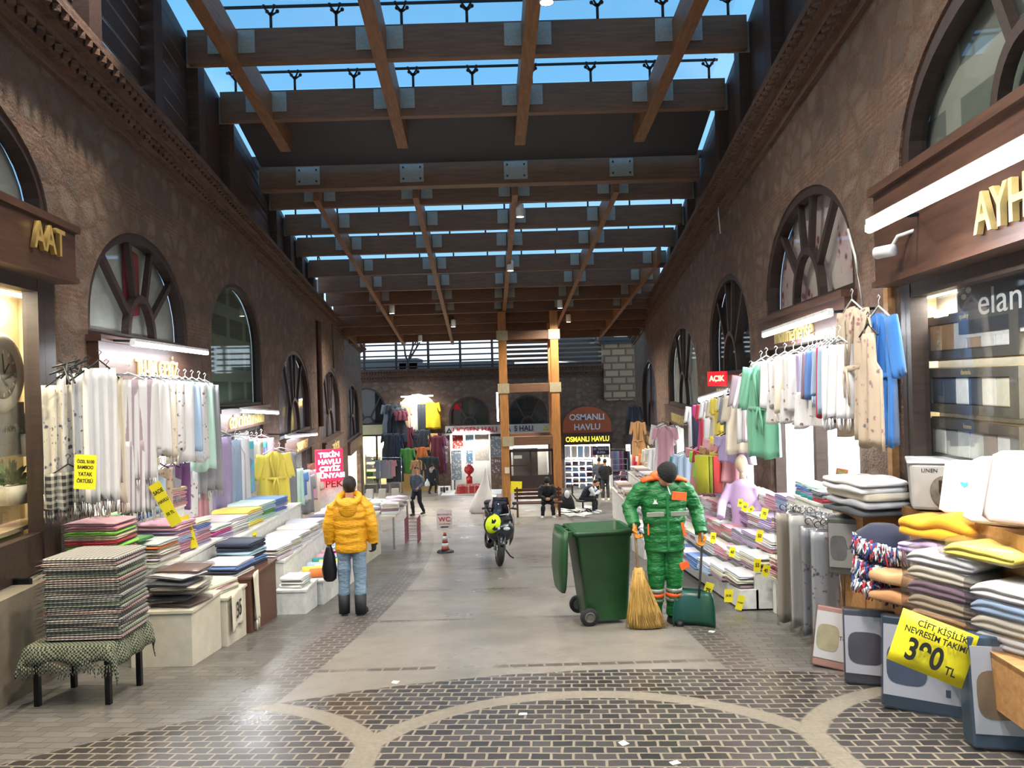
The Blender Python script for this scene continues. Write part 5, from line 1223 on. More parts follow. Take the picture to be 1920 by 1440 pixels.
# left wall: throws on the pier between the first two shops
for i, (px, py, off, c, pat, L_, wd, d) in enumerate(((112, 722, .18, 'cream', 'floral', 1.0, .32, 'nearest the first shop window'), (140, 700, .28, 'white', 'floral', 1.15, .30, 'with dark flowers, second from the shop window'), (165, 700, .42, 'white', 'floral', 1.2, .30, 'with red flowers, third from the shop window'),
        (186, 690, .55, 'white', 'plain', 1.25, .28, 'plain, closest to the TU-BA ÇEYİZ sign'), (200, 705, .38, 'cream', 'plain', 1.3, .3, 'hanging low beside the orange shop light'))):
    hangL(px, py, off, 'throw', c, '%s fringed throw on the stone pier %s' % (c, d), group='fringed throws on the left pier', pat=pat, L_=L_, wd=wd, yaw=face, hcol=BLACK)
hangL(128, 885, .25, 'throw', 'charcoal', 'black and white checked scarf hanging below the pale throws', pat='check', L_=.34, wd=.38, yaw=face)
hk = MB(); rk = random.Random(2)
for i in range(16):
    p = onL(128+rk.uniform(-20, 30), 690+rk.uniform(-12, 14), .35+rk.uniform(-.1, .15)); d = Vector((rk.uniform(-.1, .1), rk.uniform(-.15, .15), rk.uniform(.02, .1))); hk.tube([p-d, p, p+d], .009, 5)
tag(hk.build('hanger_bundle', BLACK), 'tangled bundle of empty black hangers above the pale throws', 'hangers', None, 'stuff')
# row of white linen before the TU-BA shop
rail(onL(215, 702, .5), onL(388, 716, .5), 'long rail carrying the white linen before the TU-BA ÇEYİZ shop', None, (-.45, 0, .05))
row = [(240, 712, 'white', 'stripe', 1.05, .62), (268, 712, 'white', 'plain', .8, .4), (288, 713, 'white', 'plain', .85, .4), (304, 714, 'cream', 'floral', .9, .42), (320, 715, 'white', 'floral', .85, .42), (334, 716, 'white', 'plain', 1.0, .45), (347, 717, 'paleblue', 'plain', .9, .42), (360, 718, 'white', 'floral', 1.05, .5), (373, 719, 'mint', 'plain', 1.2, .45), (384, 722, 'grey', 'plain', 1.5, .45)]
LW = ['pink-striped, leftmost', 'second', 'third', 'fourth', 'fifth', 'sixth', 'seventh', 'eighth', 'ninth', 'rightmost']
for i, (px, py, c, pat, L_, wd) in enumerate(row):
    hangL(px, py, .5, 'throw' if i % 3 == 0 else 'towel', c, '%s linen cloth on the TU-BA rail, %s of the upper row' % (cw(c), LW[i]), group='white linen on the TU-BA rail', pat=pat, L_=L_, wd=wd, yaw=face*.7, hcol=WHITEPL)
hangL(262, 826, .56, 'throw', 'white', 'long white throw with pink stripes hanging under the TU-BA rail', pat='stripe', L_=.75, wd=.42, yaw=face*.6, hang=False)
low = [(232, 880, 'grey', 'floral', .45), (252, 875, 'teal', 'plain', .5), (268, 878, 'red', 'plain', .45), (284, 872, 'paleblue', 'plain', .55), (300, 880, 'beige', 'floral', .5), (318, 876, 'grey', 'plain', .55), (334, 870, 'purple', 'plain', .6), (350, 875, 'white', 'floral', .7), (366, 880, 'rose', 'stripe', .75), (380, 885, 'white', 'floral', .8)]
for i, (px, py, c, pat, L_) in enumerate(low):
    hangL(px, py, .35, 'apron' if i % 2 else 'towel', c, '%s apron or towel hanging in the lower row, %s' % (cw(c), LW[i].replace('pink-striped, ', '')), group='lower row before the TU-BA shop', pat=pat, L_=L_, wd=.4, yaw=face*.6, hcol=BLACK)
# plastic covered things before GÖNCÜOĞLU
rail(onL(400, 812, .5), onL(500, 818, .5), 'rail of plastic covered clothes before the GÖNCÜOĞLU HAVLU shop', None, (-.45, 0, .05))
for px, py, typ, c, L_, wd, d in ((409, 815, 'bag', 'lilac', 1.5, .5, 'lilac clothes in a clear cover beside the TU-BA linen'), (424, 822, 'bag', 'paleblue', 1.6, .6, 'pale blue clothes in a milky plastic cover'), (441, 824, 'towel', 'white', 1.3, .5, 'white towel hanging among the plastic covered clothes'),
        (450, 828, 'towel', 'blue', .85, .5, 'bright blue printed towel on the covered rail'), (463, 826, 'towel', 'white', 1.3, .5, 'white and turquoise towel between the blue and red ones'), (472, 828, 'towel', 'red', .8, .45, 'orange-red printed towel on the covered rail'), (481, 828, 'towel', 'blue', .7, .4, 'small blue towel right of the red printed one'), (490, 822, 'towel', 'pink', .95, .5, 'pink and white towel near the yellow robe')):
    hangL(px, py, .5, typ, c, d, pat='patch' if c in ('blue', 'red') else 'plain', L_=L_, wd=wd, yaw=face, hcol=WHITEPL)
hangL(513, 848, .95, 'robe', 'yellow', 'pale yellow bathrobe hanging before the dark shop post', L_=.95, wd=.48, yaw=R(62), hcol=WHITEPL)
hangL(524, 846, .65, 'bag', 'grey', 'large clear plastic garment cover behind the yellow bathrobe', L_=1.3, wd=.9, yaw=R(55), hcol=WHITEPL)
hangL(520, 945, .6, 'towel', 'blue', 'blue towel hanging under the clear garment cover', L_=.6, wd=.4, yaw=R(55), hang=False)
hangL(533, 940, .6, 'towel', 'lilac', 'lilac towel hanging low beside the blue one', L_=.75, wd=.4, yaw=R(55), hang=False)
for i, (px, py, c, L_) in enumerate(((549, 880, 'mint', .9), (556, 885, 'blue', .6), (563, 882, 'white', .8), (569, 890, 'grey', 1.0), (575, 882, 'pink', .8), (583, 885, 'cream', 1.4), (592, 868, 'brown', 1.4), (597, 880, 'maroon', 1.6), (604, 895, 'paleblue', 1.3))):
    hangL(px, py, .45, 'shirt' if i % 2 else 'towel', c, '%s garment hanging before SARAY BEY, %s' % (cw(c), ['closest to the clear cover', 'second', 'third', 'fourth', 'fifth', 'sixth', 'seventh', 'eighth', 'closest to the red sign'][i]), group='clothes hanging before SARAY BEY', L_=L_, wd=.55, yaw=face)
for px, c, d in ((541, 'magenta', 'magenta'), (549, 'lime', 'lime green')):
    p = onL(px, 962, .7); MBo = MB().loft([[Vector((.15*math.cos(a), .15*math.sin(a), z)) for a in [2*PI*j/14 for j in range(14)]] for z in (0, .9)])
    o = MBo.build('fabric_roll', FAB['plain'], None, Vector((p.x, p.y, fz(p.y)+.2)), 0, lin(CN[c])); tag(o, d+' upright roll of cloth standing before SARAY BEY', 'roll')
# red lit sign and banner
M = Matrix.Translation(onL(617, 872, .9)) @ WL.M.to_3x3().to_4x4() @ Matrix.Rotation(R(-68), 4, 'Y')
rs_ = thing('lit_sign', 'red lit sign with rows of white letters facing the street', 'sign', M); LR = emis('red_sign_face', '#d81228', 4.5); LWt = emis('white_lit_letters', '#ffffff', 9)
MB().box((0, 0, 0), (.74, .86, .1)).build('face', LR, rs_)
for i, s_ in enumerate(('TEKİN', 'HAVLU', 'ÇEYİZ', 'DÜNYASI')): text(s_, .13, T(0, .28-.19*i, .052), LWt, rs_, .002, sx=1.1, bold=.03)
bn_ = thing('banner', 'white banner with dark red letters EK under the red lit sign', 'banner', Matrix.Translation(onL(619, 925, .88)) @ WL.M.to_3x3().to_4x4() @ Matrix.Rotation(R(-68), 4, 'Y'))
MB().box((0, 0, 0), (.72, 1.35, .03)).build('panel', WHITE, bn_); text('İPEK', .2, T(.05, .25, .02), flat('dark_red_letters', '#7d2034', .5), bn_, .002, sx=1.1, bold=.02)
# sign with yellow paper: folded price papers
def price(M, label, lines=(), w_=.16, h_=.24, group=None):
    o = thing('price_card', label, 'price card', M, group); MB().box((0, 0, 0), (w_, h_, .004)).build('card', YELPAPER, o)
    for s_, z, hh in lines: text(s_, min(hh, w_*1.35/len(s_)), T(0, z, .003), INK, o, .0008, sx=.8, bold=.03)
    return o
FC = Matrix.Rotation(R(90), 4, 'X')
price(Matrix.Translation(onL(160, 885, .62)) @ FC @ Matrix.Rotation(R(-4), 4, 'Z'), 'yellow paper sign reading BAMBOO YATAK ÖRTÜSÜ on the pale throws', (('ÖZEL %100', .09, .028), ('BAMBOO', .04, .03), ('YATAK', -.02, .035), ('ÖRTÜSÜ', -.08, .033)), .19, .30)
# ------------------------------------------------------------ display boxes and tables
def crate(name, label, x0, x1, y0, y1, h, mat, cat='display box', zoff=0, bev=.006, open_=False):
    """box standing on the sloping street; its top is level, h above the floor at y0"""
    zt = fz(y0)+h; zb = fz(y1)+.0; cx, cy = (x0+x1)/2, (y0+y1)/2
    o = thing(name, label, cat, (cx, cy, fz(cy)))
    b = MB(); b.box((0, 0, (zt+zb)/2-fz(cy)), (x1-x0, y1-y0, zt-zb)); b.build('box', mat, o, None, bev)
    MB().box((0, 0, zt-fz(cy)-.012), (x1-x0+.03, y1-y0+.03, .025)).build('board', mat, o)
    return zt
def legtable(name, label, x0, x1, y0, y1, h, mat, cat='table', lm=None, th=.04):
    zt = fz(y0)+h; cx, cy = (x0+x1)/2, (y0+y1)/2; o = thing(name, label, cat, (cx, cy, fz(cy))); z0 = fz(cy)
    MB().box((0, 0, zt-th/2-z0), (x1-x0, y1-y0, th)).build('table_top', mat, o, None, .004)
    for x in (x0+.05, x1-.05):
        for y in (y0+.05, y1-.05): MB().box((x-cx, y-cy, (zt+fz(y))/2-z0), (.04, .04, zt-fz(y))).build('leg', lm or mat, o)
    return zt
# left foreground: black chair, low covered table with the tall pile of checked cloths
q = fl(22, 1322); ch = thing('armchair', 'black metal armchair with white seat cushion cut off by the left edge', 'chair', (q.x-.36, q.y+.24, q.z))
b = MB(); b.tube([(.26, -.24, 0), (.26, -.24, .60), (.26, -.18, .66), (.25, .1, .67), (.24, .25, .62), (.24, .27, .0)], .017, 8); b.build('leg', BLACKM, ch)
MB().tube([(-.26, -.24, 0), (-.26, -.24, .60), (-.26, -.18, .66), (-.25, .1, .67), (-.24, .25, .62), (-.24, .27, .0)], .017, 8).build('leg', BLACKM, ch)
MB().box((0, 0, .42), (.50, .50, .035)).build('seat', BLACKM, ch, None, .01); MB().box((0, 0, .455), (.46, .46, .05)).build('cushion', WHITE, ch, None, .02)
MB().box((0, .27, .72), (.46, .03, .34)).build('backrest', BLACKM, ch, None, .02); MB().lathe([(0, 0), (.022, 0), (.022, .05), (0, .05)], (.26, -.24, 0), 10).build('foot_cap', BOARDW, ch)
tx0, tx1, ty0, ty1 = -3.86, -3.20, 6.02, 6.62
zt = legtable('low_table', 'low black-legged table under the green checked cloth', tx0, tx1, ty0, ty1, .47, BLACKM)
tc_ = MB(); GRC = NT('green_check'); ck = GRC.n('ShaderNodeTexChecker', _3=64.0); GRC.l(GRC.coord('Object', (1, 1, 1)), ck.inputs[0]); GRC.base(GRC.mix(ck.outputs['Fac'], lin('#1f271f'), lin('#85866e'))); GRC.rough(.9); GRC = GRC.m
cxx, cyy = (tx0+tx1)/2, (ty0+ty1)/2; nx, ny = 22, 22; vs = []
for j in range(ny+1):
    for i in range(nx+1):
        u, v = -1.45+2.9*i/nx, -1.35+2.7*j/ny; hx, hy = (tx1-tx0)/2+.015, (ty1-ty0)/2+.015
        ox_ = max(0, abs(u)-1)*hx; oy_ = max(0, abs(v)-1)*hy; dr_ = ox_+oy_*1.15
        x = math.copysign(min(abs(u), 1)*hx+ox_*.25+.012*math.sin(v*9)*(ox_ > 0), u); y = math.copysign(min(abs(v), 1)*hy+oy_*.22+.014*math.sin(u*8)*(oy_ > 0), v)
        vs.append((x, y, .012-dr_*1.0*(1+.15*math.sin(u*5)))) 
tc_.add(vs, [(j*(nx+1)+i, j*(nx+1)+i+1, (j+1)*(nx+1)+i+1, (j+1)*(nx+1)+i) for j in range(ny) for i in range(nx)], 0, True)
tco = tc_.build('tablecloth', GRC, None, Vector((cxx, cyy, zt))); tag(tco, 'green and black checked cloth draped over the low table', 'tablecloth'); sd = tco.modifiers.new('s', 'SOLIDIFY'); sd.thickness = .008; sd.offset = 1
fr2 = MB()
for i in range(40):
    x = -.36+.0185*i; z = -.135-.02*math.sin(i*.4); y = -(ty1-ty0)/2-.045
    fr2.tube([(x, y, z+.02), (x+rt.uniform(-.01, .01), y, z-.03), (x+rt.uniform(-.02, .02), y-.005, z-rt.uniform(.05, .09))], [.006, .005, .003], 4)
fo_ = fr2.build('fringe', GRC, tco)
z = zt+.03; pal = ['rose', 'green', 'charcoal', 'maroon', 'navy', 'grey', 'red', 'charcoal', 'green', 'navy', 'grey', 'maroon', 'navy', 'charcoal', 'red', 'green', 'charcoal', 'grey', 'rose', 'navy', 'green', 'green']
zpile = stack(-3.46, 6.32, z, 20, .60, .52, .035, pal, 'checked cloth', 'the tall pile on the low table', 'checked cloths piled on the low table', 0, mesh=FRINGED, name='checked_cloth', jit=.012)
# bright towels behind, on a cream box beside the plinth
zt = crate('display_box', 'cream box under the bright green and orange towels', -4.42, -3.86, 7.42, 7.95, .86, CREAM)
zz = stack(-4.12, 7.64, zt, 9, .50, .46, .052, ['charcoal', 'lime', 'yellow', 'orange', 'lime', 'red', 'beige', 'lime', 'rose'], 'fluffy towel', 'the bright pile near the left window', 'bright towels in the pile beside the pale throws', 0, jit=.008)
stack(-4.12, 7.64, zz, 1, .50, .46, .05, ['pink'], 'fluffy towel', 'the bright pile, lying on top of all', 'bright towels in the pile beside the pale throws')
stack(-4.45, 7.60, fz(7.5)+.62+.05, 3, .18, .3, .05, ['maroon', 'red', 'teal'], 'small towel', 'the little pile left of the bright towels', 'small towels beside the bright pile') if False else None
# row of boxes along the left
zA = crate('display_box', 'cream box with plastic wrapped linens next to the checked pile', -3.62, -3.04, 7.16, 7.86, .52, CREAM)
zB = crate('display_box', 'short cream box hung with a white cloth marked 35', -3.58, -2.99, 7.90, 8.45, .50, CREAM)
zC = crate('display_box', 'brown painted box carrying blue and white towels', -3.60, -2.95, 8.50, 9.40, .62, flat('brown_box', '#5c3d2d', .6))
zD = crate('display_table', 'tall white stand of folded linens behind the cream boxes', -4.24, -3.62, 8.02, 9.45, .84, WHITE)
zE = crate('display_box', 'low white step box next to the brown box', -2.98, -2.62, 9.5, 10.05, .30, WHITE)
zF = crate('display_box', 'white stepped display with coloured rolls of towels', -3.65, -2.55, 10.1, 12.4, .32, WHITE)
zG = crate('display_table', 'white display shelf above the stepped display', -3.9, -3.0, 9.9, 12.6, .62, WHITE)
zH = crate('display_table', 'white display at the foot of the plastic covered clothes', -4.6, -3.6, 9.5, 12.9, .88, WHITE)
zI = crate('display_table', 'stall table behind the man in the yellow jacket', -3.9, -2.75, 12.9, 15.6, .6, CREAM)
rp = random.Random(77)
def plastic_pack(x, y, z, w_, d, t, col, label, group, yaw=0):
    M = T(x, y, z, yaw) @ Matrix.Diagonal((w_, d, t, 1)); o = put('plastic_packet', FOLD['plain'][2], None, M, 0, lin(CN[col])); tag(o, label, 'packet', group)
    b = MB(); b.loft([[Vector((1.08*a_[0]+rp.uniform(-.02, .02), 1.08*a_[1]+rp.uniform(-.02, .02), z_+rp.uniform(-.04, .08))) for a_ in ((-.5, -.5), (-.2, -.52), (.2, -.52), (.5, -.5), (.53, -.1), (.53, .2), (.5, .5), (.1, .52), (-.3, .52), (-.5, .5), (-.53, .2), (-.53, -.2))] for z_ in (-.02+.04, .5, 1.0, 1.1)])
    b.build('wrapper', POLY, o); return o
for i in range(11):
    k_ = i//3; x = -3.33+rp.uniform(-.12, .12); y = 7.45+rp.uniform(-.12, .18)
    plastic_pack(x, y, zA+.002+.030*i, .42, .34, .034, ['brown', 'cream', 'charcoal', 'cream', 'white'][i % 5], 'clear plastic packet of linen on the cream box beside the checked pile', 'plastic packets on the first cream box', R(rp.uniform(-25, 25)))
stack(-3.30, 8.17, zB, 4, .5, .46, .03, ['white', 'cream', 'pink', 'cream'], 'tea towel', 'the low pile on the box marked 35', 'tea towels on the box marked 35', R(75))
cl_ = thing('printed_cloth', 'white cloth printed 35 hanging over the cream box edge', 'cloth', Matrix.Translation((-2.965, 8.12, zB+.02)) @ WL.M.to_3x3().to_4x4()); q = sheet(lambda t: (-.22, .22), .38, 1.3, .008, .006).build('cloth', FAB['plain'], cl_, None, 0, lin(CN['cream']))
text('35', .17, T(0, -.2, .02), INK, cl_, .001, bold=.02)
sheet(lambda t: (-.13+.05*t, .10-.03*t), .52, 1.5, .02, .008, fringe=True).build('draped_cloth', FAB['plain'], None, Matrix.Translation((-2.93, 8.62, zC+.03)) @ WL.M.to_3x3().to_4x4(), 0, lin(CN['cream']))
tag(bpy.data.objects['draped_cloth'], 'cream cloth hanging down the side of the brown box', 'cloth')
S = stack
aisle = R(82)
S(-3.27, 8.72, zC, 4, .44, .46, .04, ['white', 'navy', 'blue', 'white'], 'towel', 'the near pile on the brown box', 'towels on the brown box', aisle)
S(-3.27, 9.18, zC, 6, .40, .46, .05, ['navy', 'blue', 'navy', 'paleblue', 'navy', 'navy'], 'towel', 'the far pile on the brown box', 'towels on the brown box', aisle)
yy = [8.24, 8.66, 9.1]; 
S(-3.93, yy[0], zD, 7, .40, .50, .036, ['cream', 'white', 'beige', 'white', 'beige', 'orange', 'white'], 'linen', 'the first pile on the tall white stand', 'linens on the tall white stand', aisle)
S(-3.93, yy[1], zD, 9, .42, .5, .042, ['mauve', 'pink', 'rose', 'lilac', 'paleblue', 'pink', 'lilac', 'pink', 'pink'], 'linen', 'the middle pile on the tall white stand', 'linens on the tall white stand', aisle)
S(-3.93, yy[2], zD, 6, .40, .5, .05, ['lilac', 'rose', 'pink', 'lilac', 'blue', 'cream'], 'linen', 'the far pile on the tall white stand', 'linens on the tall white stand', aisle)
S(-4.05, 8.05, zD+.26, 1, .3, .4, .04, ['green'], 'scarf', 'the green strip beside the linens', 'linens on the tall white stand', aisle)
# higher piles against the shop opening, seen over the stand
zJ = crate('display_table', 'back table with pink and blue piles before the TU-BA ÇEYİZ shop', -4.56, -4.28, 8.55, 9.95, 1.24, WHITE)
for k_, (y, n, cs) in enumerate(((8.35, 3, ['charcoal', 'teal', 'green']), (8.78, 4, ['blue', 'mauve', 'rose', 'cream']), (9.2, 7, ['mauve', 'rose', 'mauve', 'blue', 'rose', 'mauve', 'cream']), (9.62, 5, ['rose', 'mauve', 'pink', 'rose', 'beige']))):
    S(-4.41, y+.2, zJ, n, .38, .27, .05, cs, 'towel', 'the %s back pile before TU-BA ÇEYİZ' % ['first', 'second', 'third', 'fourth'][k_], 'towels on the back table', aisle)
# white cloths and rolls on the stepped display
S(-2.8, 9.72, zE, 3, .3, .3, .05, ['white', 'white', 'white'], 'cotton towel', 'the little white pile on the low step box', 'towels on the low step box', aisle)
for k_ in range(5):
    y = 10.12+.48*k_; S(-3.28, y, zG, 4, .44, .52, .04, ['white', 'white', 'cream', 'white'], 'cotton towel', 'the %s pile on the long white shelf' % ['first', 'second', 'third', 'fourth', 'fifth'][k_], 'white towels on the shelf', aisle)
    cs = [['white', 'lilac', 'magenta'], ['white', 'white', 'white'], ['yellow', 'mint', 'white'], ['mint', 'green', 'paleblue'], ['blue', 'lilac', 'blue']][k_]
    S(-3.95, 9.75+.6*k_, zH, 4, .5, .56, .06, cs+cs[:1], 'terry towel', 'the %s pile below the covered clothes' % ['first', 'second', 'third', 'fourth', 'fifth'][k_], 'towels below the covered clothes', aisle)
rollm = MB().lathe([(0, 0), (.9, .0), (1, .05), (1, .95), (.9, 1), (0, 1)], n=14).mesh('rolled_towel', FAB['plain'])
rc = ['orange', 'yellow', 'white', 'paleblue', 'yellow', 'teal', 'paleblue', 'pink', 'magenta', 'pink', 'teal', 'white', 'lilac', 'paleblue', 'orange', 'magenta']
for i, c in enumerate(rc):
    x = -2.62-.13*(i % 2); y = 10.25+.13*i; o = put('rolled_towel', rollm, None, T(x-.15, y, zF+.06+(.0), R(8+rp.uniform(-12, 12)), 0, R(90)) @ Matrix.Diagonal((.062, .062, .34, 1)), 0, lin(CN[c]))
    tag(o, '%s rolled towel on the white stepped display, %s from the near end' % (cw(c), (ORD[i] if i else 'first')), 'towel', 'rolled towels on the stepped display')
for k_ in range(4):
    S(-2.80, 10.3+.5*k_, fz(10.1)+.17, 2, .4, .36, .05, [['purple', 'yellow'], ['beige', 'white'], ['magenta', 'paleblue'], ['mint', 'pink']][k_], 'cloth', 'the %s small pile tucked at the foot of the stepped display' % ['first', 'second', 'third', 'fourth'][k_], 'cloths at the foot of the stepped display', aisle) if False else None
for k_ in range(6):
    S(-3.05, 13.1+.42*k_, zI, 3, .38, .4, .05, [['green', 'white', 'lilac'], ['grey', 'white', 'pink'], ['lilac', 'paleblue', 'navy'], ['white', 'cream', 'beige'], ['charcoal', 'grey', 'white'], ['pink', 'white', 'mauve']][k_], 'scarf', '%s front pile, stall behind the yellow jacket' % ORD[k_].replace('bottom', 'first'), 'scarves on the stall behind the yellow jacket', aisle)
    S(-3.5, 13.1+.42*k_, zI, 4, .38, .4, .06, [['white', 'grey', 'cream'], ['lilac', 'white', 'blue'], ['navy', 'grey', 'white'], ['pink', 'white', 'cream'], ['cream', 'grey', 'mint'], ['white', 'blue', 'pink']][k_], 'scarf', '%s back pile, stall behind the yellow jacket' % ORD[k_].replace('bottom', 'first'), 'scarves on the stall behind the yellow jacket', aisle)
# stall right of the yellow jacket
q = fl(742, 1022); zK = legtable('stall_table', 'small stall table of mixed textiles right of the yellow jacket', q.x-1.1, q.x+.15, q.y-.9, q.y+1.3, .72, CREAM, 'table', STEEL)
for k_ in range(10):
    x = q.x-.85+.42*(k_ % 3); y = q.y-.6+.5*(k_//3); S(x, y, zK, 2+k_ % 3, .38, .34, .06, [['lilac', 'white', 'paleblue'], ['blue', 'pink', 'white'], ['white', 'mauve', 'cream']][k_ % 3], 'textile', '%s pile, stall by the WC sign' % ['near left', 'near middle', 'near right', 'second row left', 'second row middle', 'second row right', 'third row left', 'third row middle', 'third row right', 'far end'][k_], 'textiles on the stall right of the yellow jacket', R(rp.uniform(0, 40)))
bk = MB(); bx0, by0 = q.x+.32, q.y+.5; bz0 = fz(by0)
for k_ in range(7):
    for a_, b_ in (((-.14, -.3), (.14, -.3)), ((.14, -.3), (.14, .3)), ((.14, .3), (-.14, .3)), ((-.14, .3), (-.14, -.3))): bk.bar((bx0+a_[0], by0+a_[1], bz0+.1+.08*k_), (bx0+b_[0], by0+b_[1], bz0+.1+.08*k_), .008)
for k_ in range(12):
    for s_ in (-1, 1): bk.bar((bx0+s_*.14, by0-.3+.055*k_, bz0), (bx0+s_*.14, by0-.3+.055*k_, bz0+.58), .006)
tag(bk.build('wire_basket', flat('pink_wire', '#8e4a55', .5)), 'pink wire basket at the end of the stall near the WC sign', 'basket')
cg = thing('carton', 'clear plastic display box standing on the far end of that stall', 'box', (q.x-.45, q.y+1.1, zK)); 
for k_ in range(3): MB().box((-.3+.3*k_, 0, .22), (.26, .24, .44)).build('clear_box', POLY, cg); MB().box((-.3+.3*k_, 0, .15), (.16, .14, .3)).build('item', CREAM, cg)
# yellow price papers on the left
for px, py, off, w_, h_, r_, d in ((310, 945, .55, .13, .5, 28, 'tall yellow price paper leaning on the back pile before TU-BA ÇEYİZ'), (353, 998, .62, .12, .38, 16, 'yellow price paper standing on the pink linens'), (472, 985, .75, .14, .42, 14, 'tall yellow price paper beside the magenta towel'),
        (476, 1022, .95, .12, .36, 8, 'yellow price paper on the white towels of the shelf'), (592, 1095, 1.3, .13, .32, 26, 'yellow price paper at the foot of the stepped display'), (155, 930, .65, .01, .01, 0, None)):
    if d: price(Matrix.Translation(onL(px, py, off+.25)) @ FC @ Matrix.Rotation(R(r_), 4, 'Z'), d, (('SADE', h_*.3, .05), ('HAVLU', h_*.08, .04), ('50 TL', -h_*.22, .05)), w_, h_)
# window display behind the left edge: clock, plant pots, picture
W_ = WL; a_ = WL.a(6.75)
ck = thing('wall_clock', 'round cream clock with a wide rim in the left shop window', 'clock', Matrix.Translation(onL(0, 700, -.30)) @ WL.M.to_3x3().to_4x4() @ Matrix.Scale(.74, 4))
MB().lathe([(0, 0), (.48, 0), (.5, .03), (.46, .06), (.34, .05), (.33, .03), (0, .03)], n=40).build('rim', CREAM, ck); MB().lathe([(0, .03), (.32, .03), (.32, .036), (0, .036)], n=36).build('face', flat('clock_face', '#8f8672', .6), ck)
for k_ in range(12): MB().box((.27*math.sin(k_*PI/6), .27*math.cos(k_*PI/6), .04), (.02, .05, .006), Matrix.Rotation(-k_*PI/6, 3, 'Z')).build('hour_mark', CREAM, ck)
MB().bar((0, 0, .05), (.12, .12, .05), .015, .006).build('hand', INK, ck); MB().bar((0, 0, .05), (-.03, .24, .05), .012, .006).build('hand', INK, ck)
LEAF = flat('leaf_green', '#4e6b2c', .6, 0, .3, 20)
def pot(M, label, r=.14, leafc=None, h=.2, n=40, lr=.22):
    o = thing('potted_plant', label, 'plant', M); MB().lathe([(0, 0), (r*.8, 0), (r, h), (r*.9, h), (r*.85, h*.9), (0, h*.9)], n=18).build('pot', CREAM, o, Matrix.Rotation(R(-90), 4, 'X')); f = MB(); q_ = random.Random(4)
    for i in range(n):
        a, e_ = q_.uniform(0, 2*PI), q_.uniform(.1, 1.3); d = Vector((math.cos(a)*math.cos(e_), math.sin(e_), math.sin(a)*math.cos(e_)*.6)); c = Vector((0, h, 0))+d*lr*q_.uniform(.5, 1); u = d.cross(Vector((0, 0, 1))).normalized()*.03
        f.add([c-d*.06, c+u, c+d*.06, c-u], [(0, 1, 2, 3)]); f.tube([Vector((0, h, 0)), c], .004, 3)
    f.build('foliage', leafc or LEAF, o); return o
pot(Matrix.Translation(onL(50, 855, -.28)) @ WL.M.to_3x3().to_4x4(), 'white flowering plant in a pot in the left shop window', .1, flat('pale_leaf', '#a9b89a', .6), .22, 40, .2)
pot(Matrix.Translation(onL(22, 945, -.30)) @ WL.M.to_3x3().to_4x4(), 'green potted plant low in the left shop window', .16, None, .18, 60, .22)
pc = thing('framed_print', 'grey framed print below the clock in the left window', 'picture', Matrix.Translation(onL(12, 805, -.30)) @ WL.M.to_3x3().to_4x4()); MB().box((0, 0, 0), (.6, .5, .03)).build('frame', flat('print_grey', '#8e8c85', .6), pc); text('HOME', .06, T(.05, 0, .02), INK, pc, .001)
struct(MB().box((0, 0, 0), (3.9, .04, .4)).build('trim_7', SHELFM, None, WL.at(WL.a(5.8), .62, -.42)), 'shelf boards of the left window display', 'shelf')
struct(MB().box((0, 0, 0), (1.6, .3, .04)).build('trim_8', BENCHW, None, WL.at(WL.a(7.0), 2.62, -.5)), 'brown ceiling band inside the left window display', 'trim')
# brown downpipe and cables on the left wall
p0 = onL(597, 604, .08); p1 = onL(601, 800, .08); b = MB(); b.tube([p0+Vector((-.2, 0, .06)), p0, Vector((p0.x, p0.y, p1.z))], .09, 10)
struct(b.build('trim_9', SIGNW), 'brown downpipe between two far left windows', 'downpipe')
b = MB(); b.tube([onL(575, 420, -.05), onL(612, 520, .15), onL(620, 560, .1), onL(624, 640, .05), onL(626, 690, .05)], .022, 6); tag(b.build('cable', BLACK), 'loose black cable running down the far left wall', 'cable', None, 'structure')
def camera_box(M, label):
    o = thing('security_camera', label, 'camera', M); MB().lathe([(0, 0), (.045, 0), (.05, .02), (.05, .17), (0, .17)], n=16).build('camera_body', WHITEPL, o); MB().tube([(0, 0, .05), (0, .1, -.03), (0, .12, -.2)], .015, 8).build('bracket', WHITEPL, o); MB().ball((0, 0, .17), (.035, .035, .015), 10).build('lens', BLACK, o)
camera_box(Matrix.Translation(onR(1678, 468, .28)) @ WR.M.to_3x3().to_4x4() @ Matrix.Rotation(R(-60), 4, 'Y'), 'white security camera beside the AYH sign')
camera_box(Matrix.Translation(onL(688, 626, .3)) @ WL.M.to_3x3().to_4x4(), 'dark security camera on the far left cornice')
# ------------------------------------------------------------ right side: near stall
REC = []
# sloping timber counter before the linen window
yA, yB = 4.3, 7.0
cz = fz(5.2)+.62
o = thing('stall_counter', 'low plywood counter piled with blankets before the linen window', 'counter', (3.30, 5.6, fz(5.6)))
b = MB()
def ctop(Y): return fz(5.2)+.60
xf = lambda Y: 2.86+.045*(Y-4.3)
b.prism([(xf(yA), yA), (XR(yA)-.03, yA), (XR(yB)-.03, yB), (xf(yB), yB)], 0, .035)
z0 = o.location.z
b.build('table_top', BOARDW, o, Matrix.Translation((-3.30, -5.6, ctop(5)-z0)))
fb = MB(); fb.add([(xf(yA), yA, ctop(5)-.30), (xf(yB), yB, ctop(5)-.30), (xf(yB), yB, ctop(5)+.03), (xf(yA), yA, ctop(5)+.03)]+[(xf(yA)+.03, yA, ctop(5)-.30), (xf(yB)+.03, yB, ctop(5)-.30), (xf(yB)+.03, yB, ctop(5)+.03), (xf(yA)+.03, yA, ctop(5)+.03)], [(0, 3, 2, 1), (4, 5, 6, 7), (3, 7, 6, 2), (0, 1, 5, 4), (1, 2, 6, 5), (0, 4, 7, 3)])
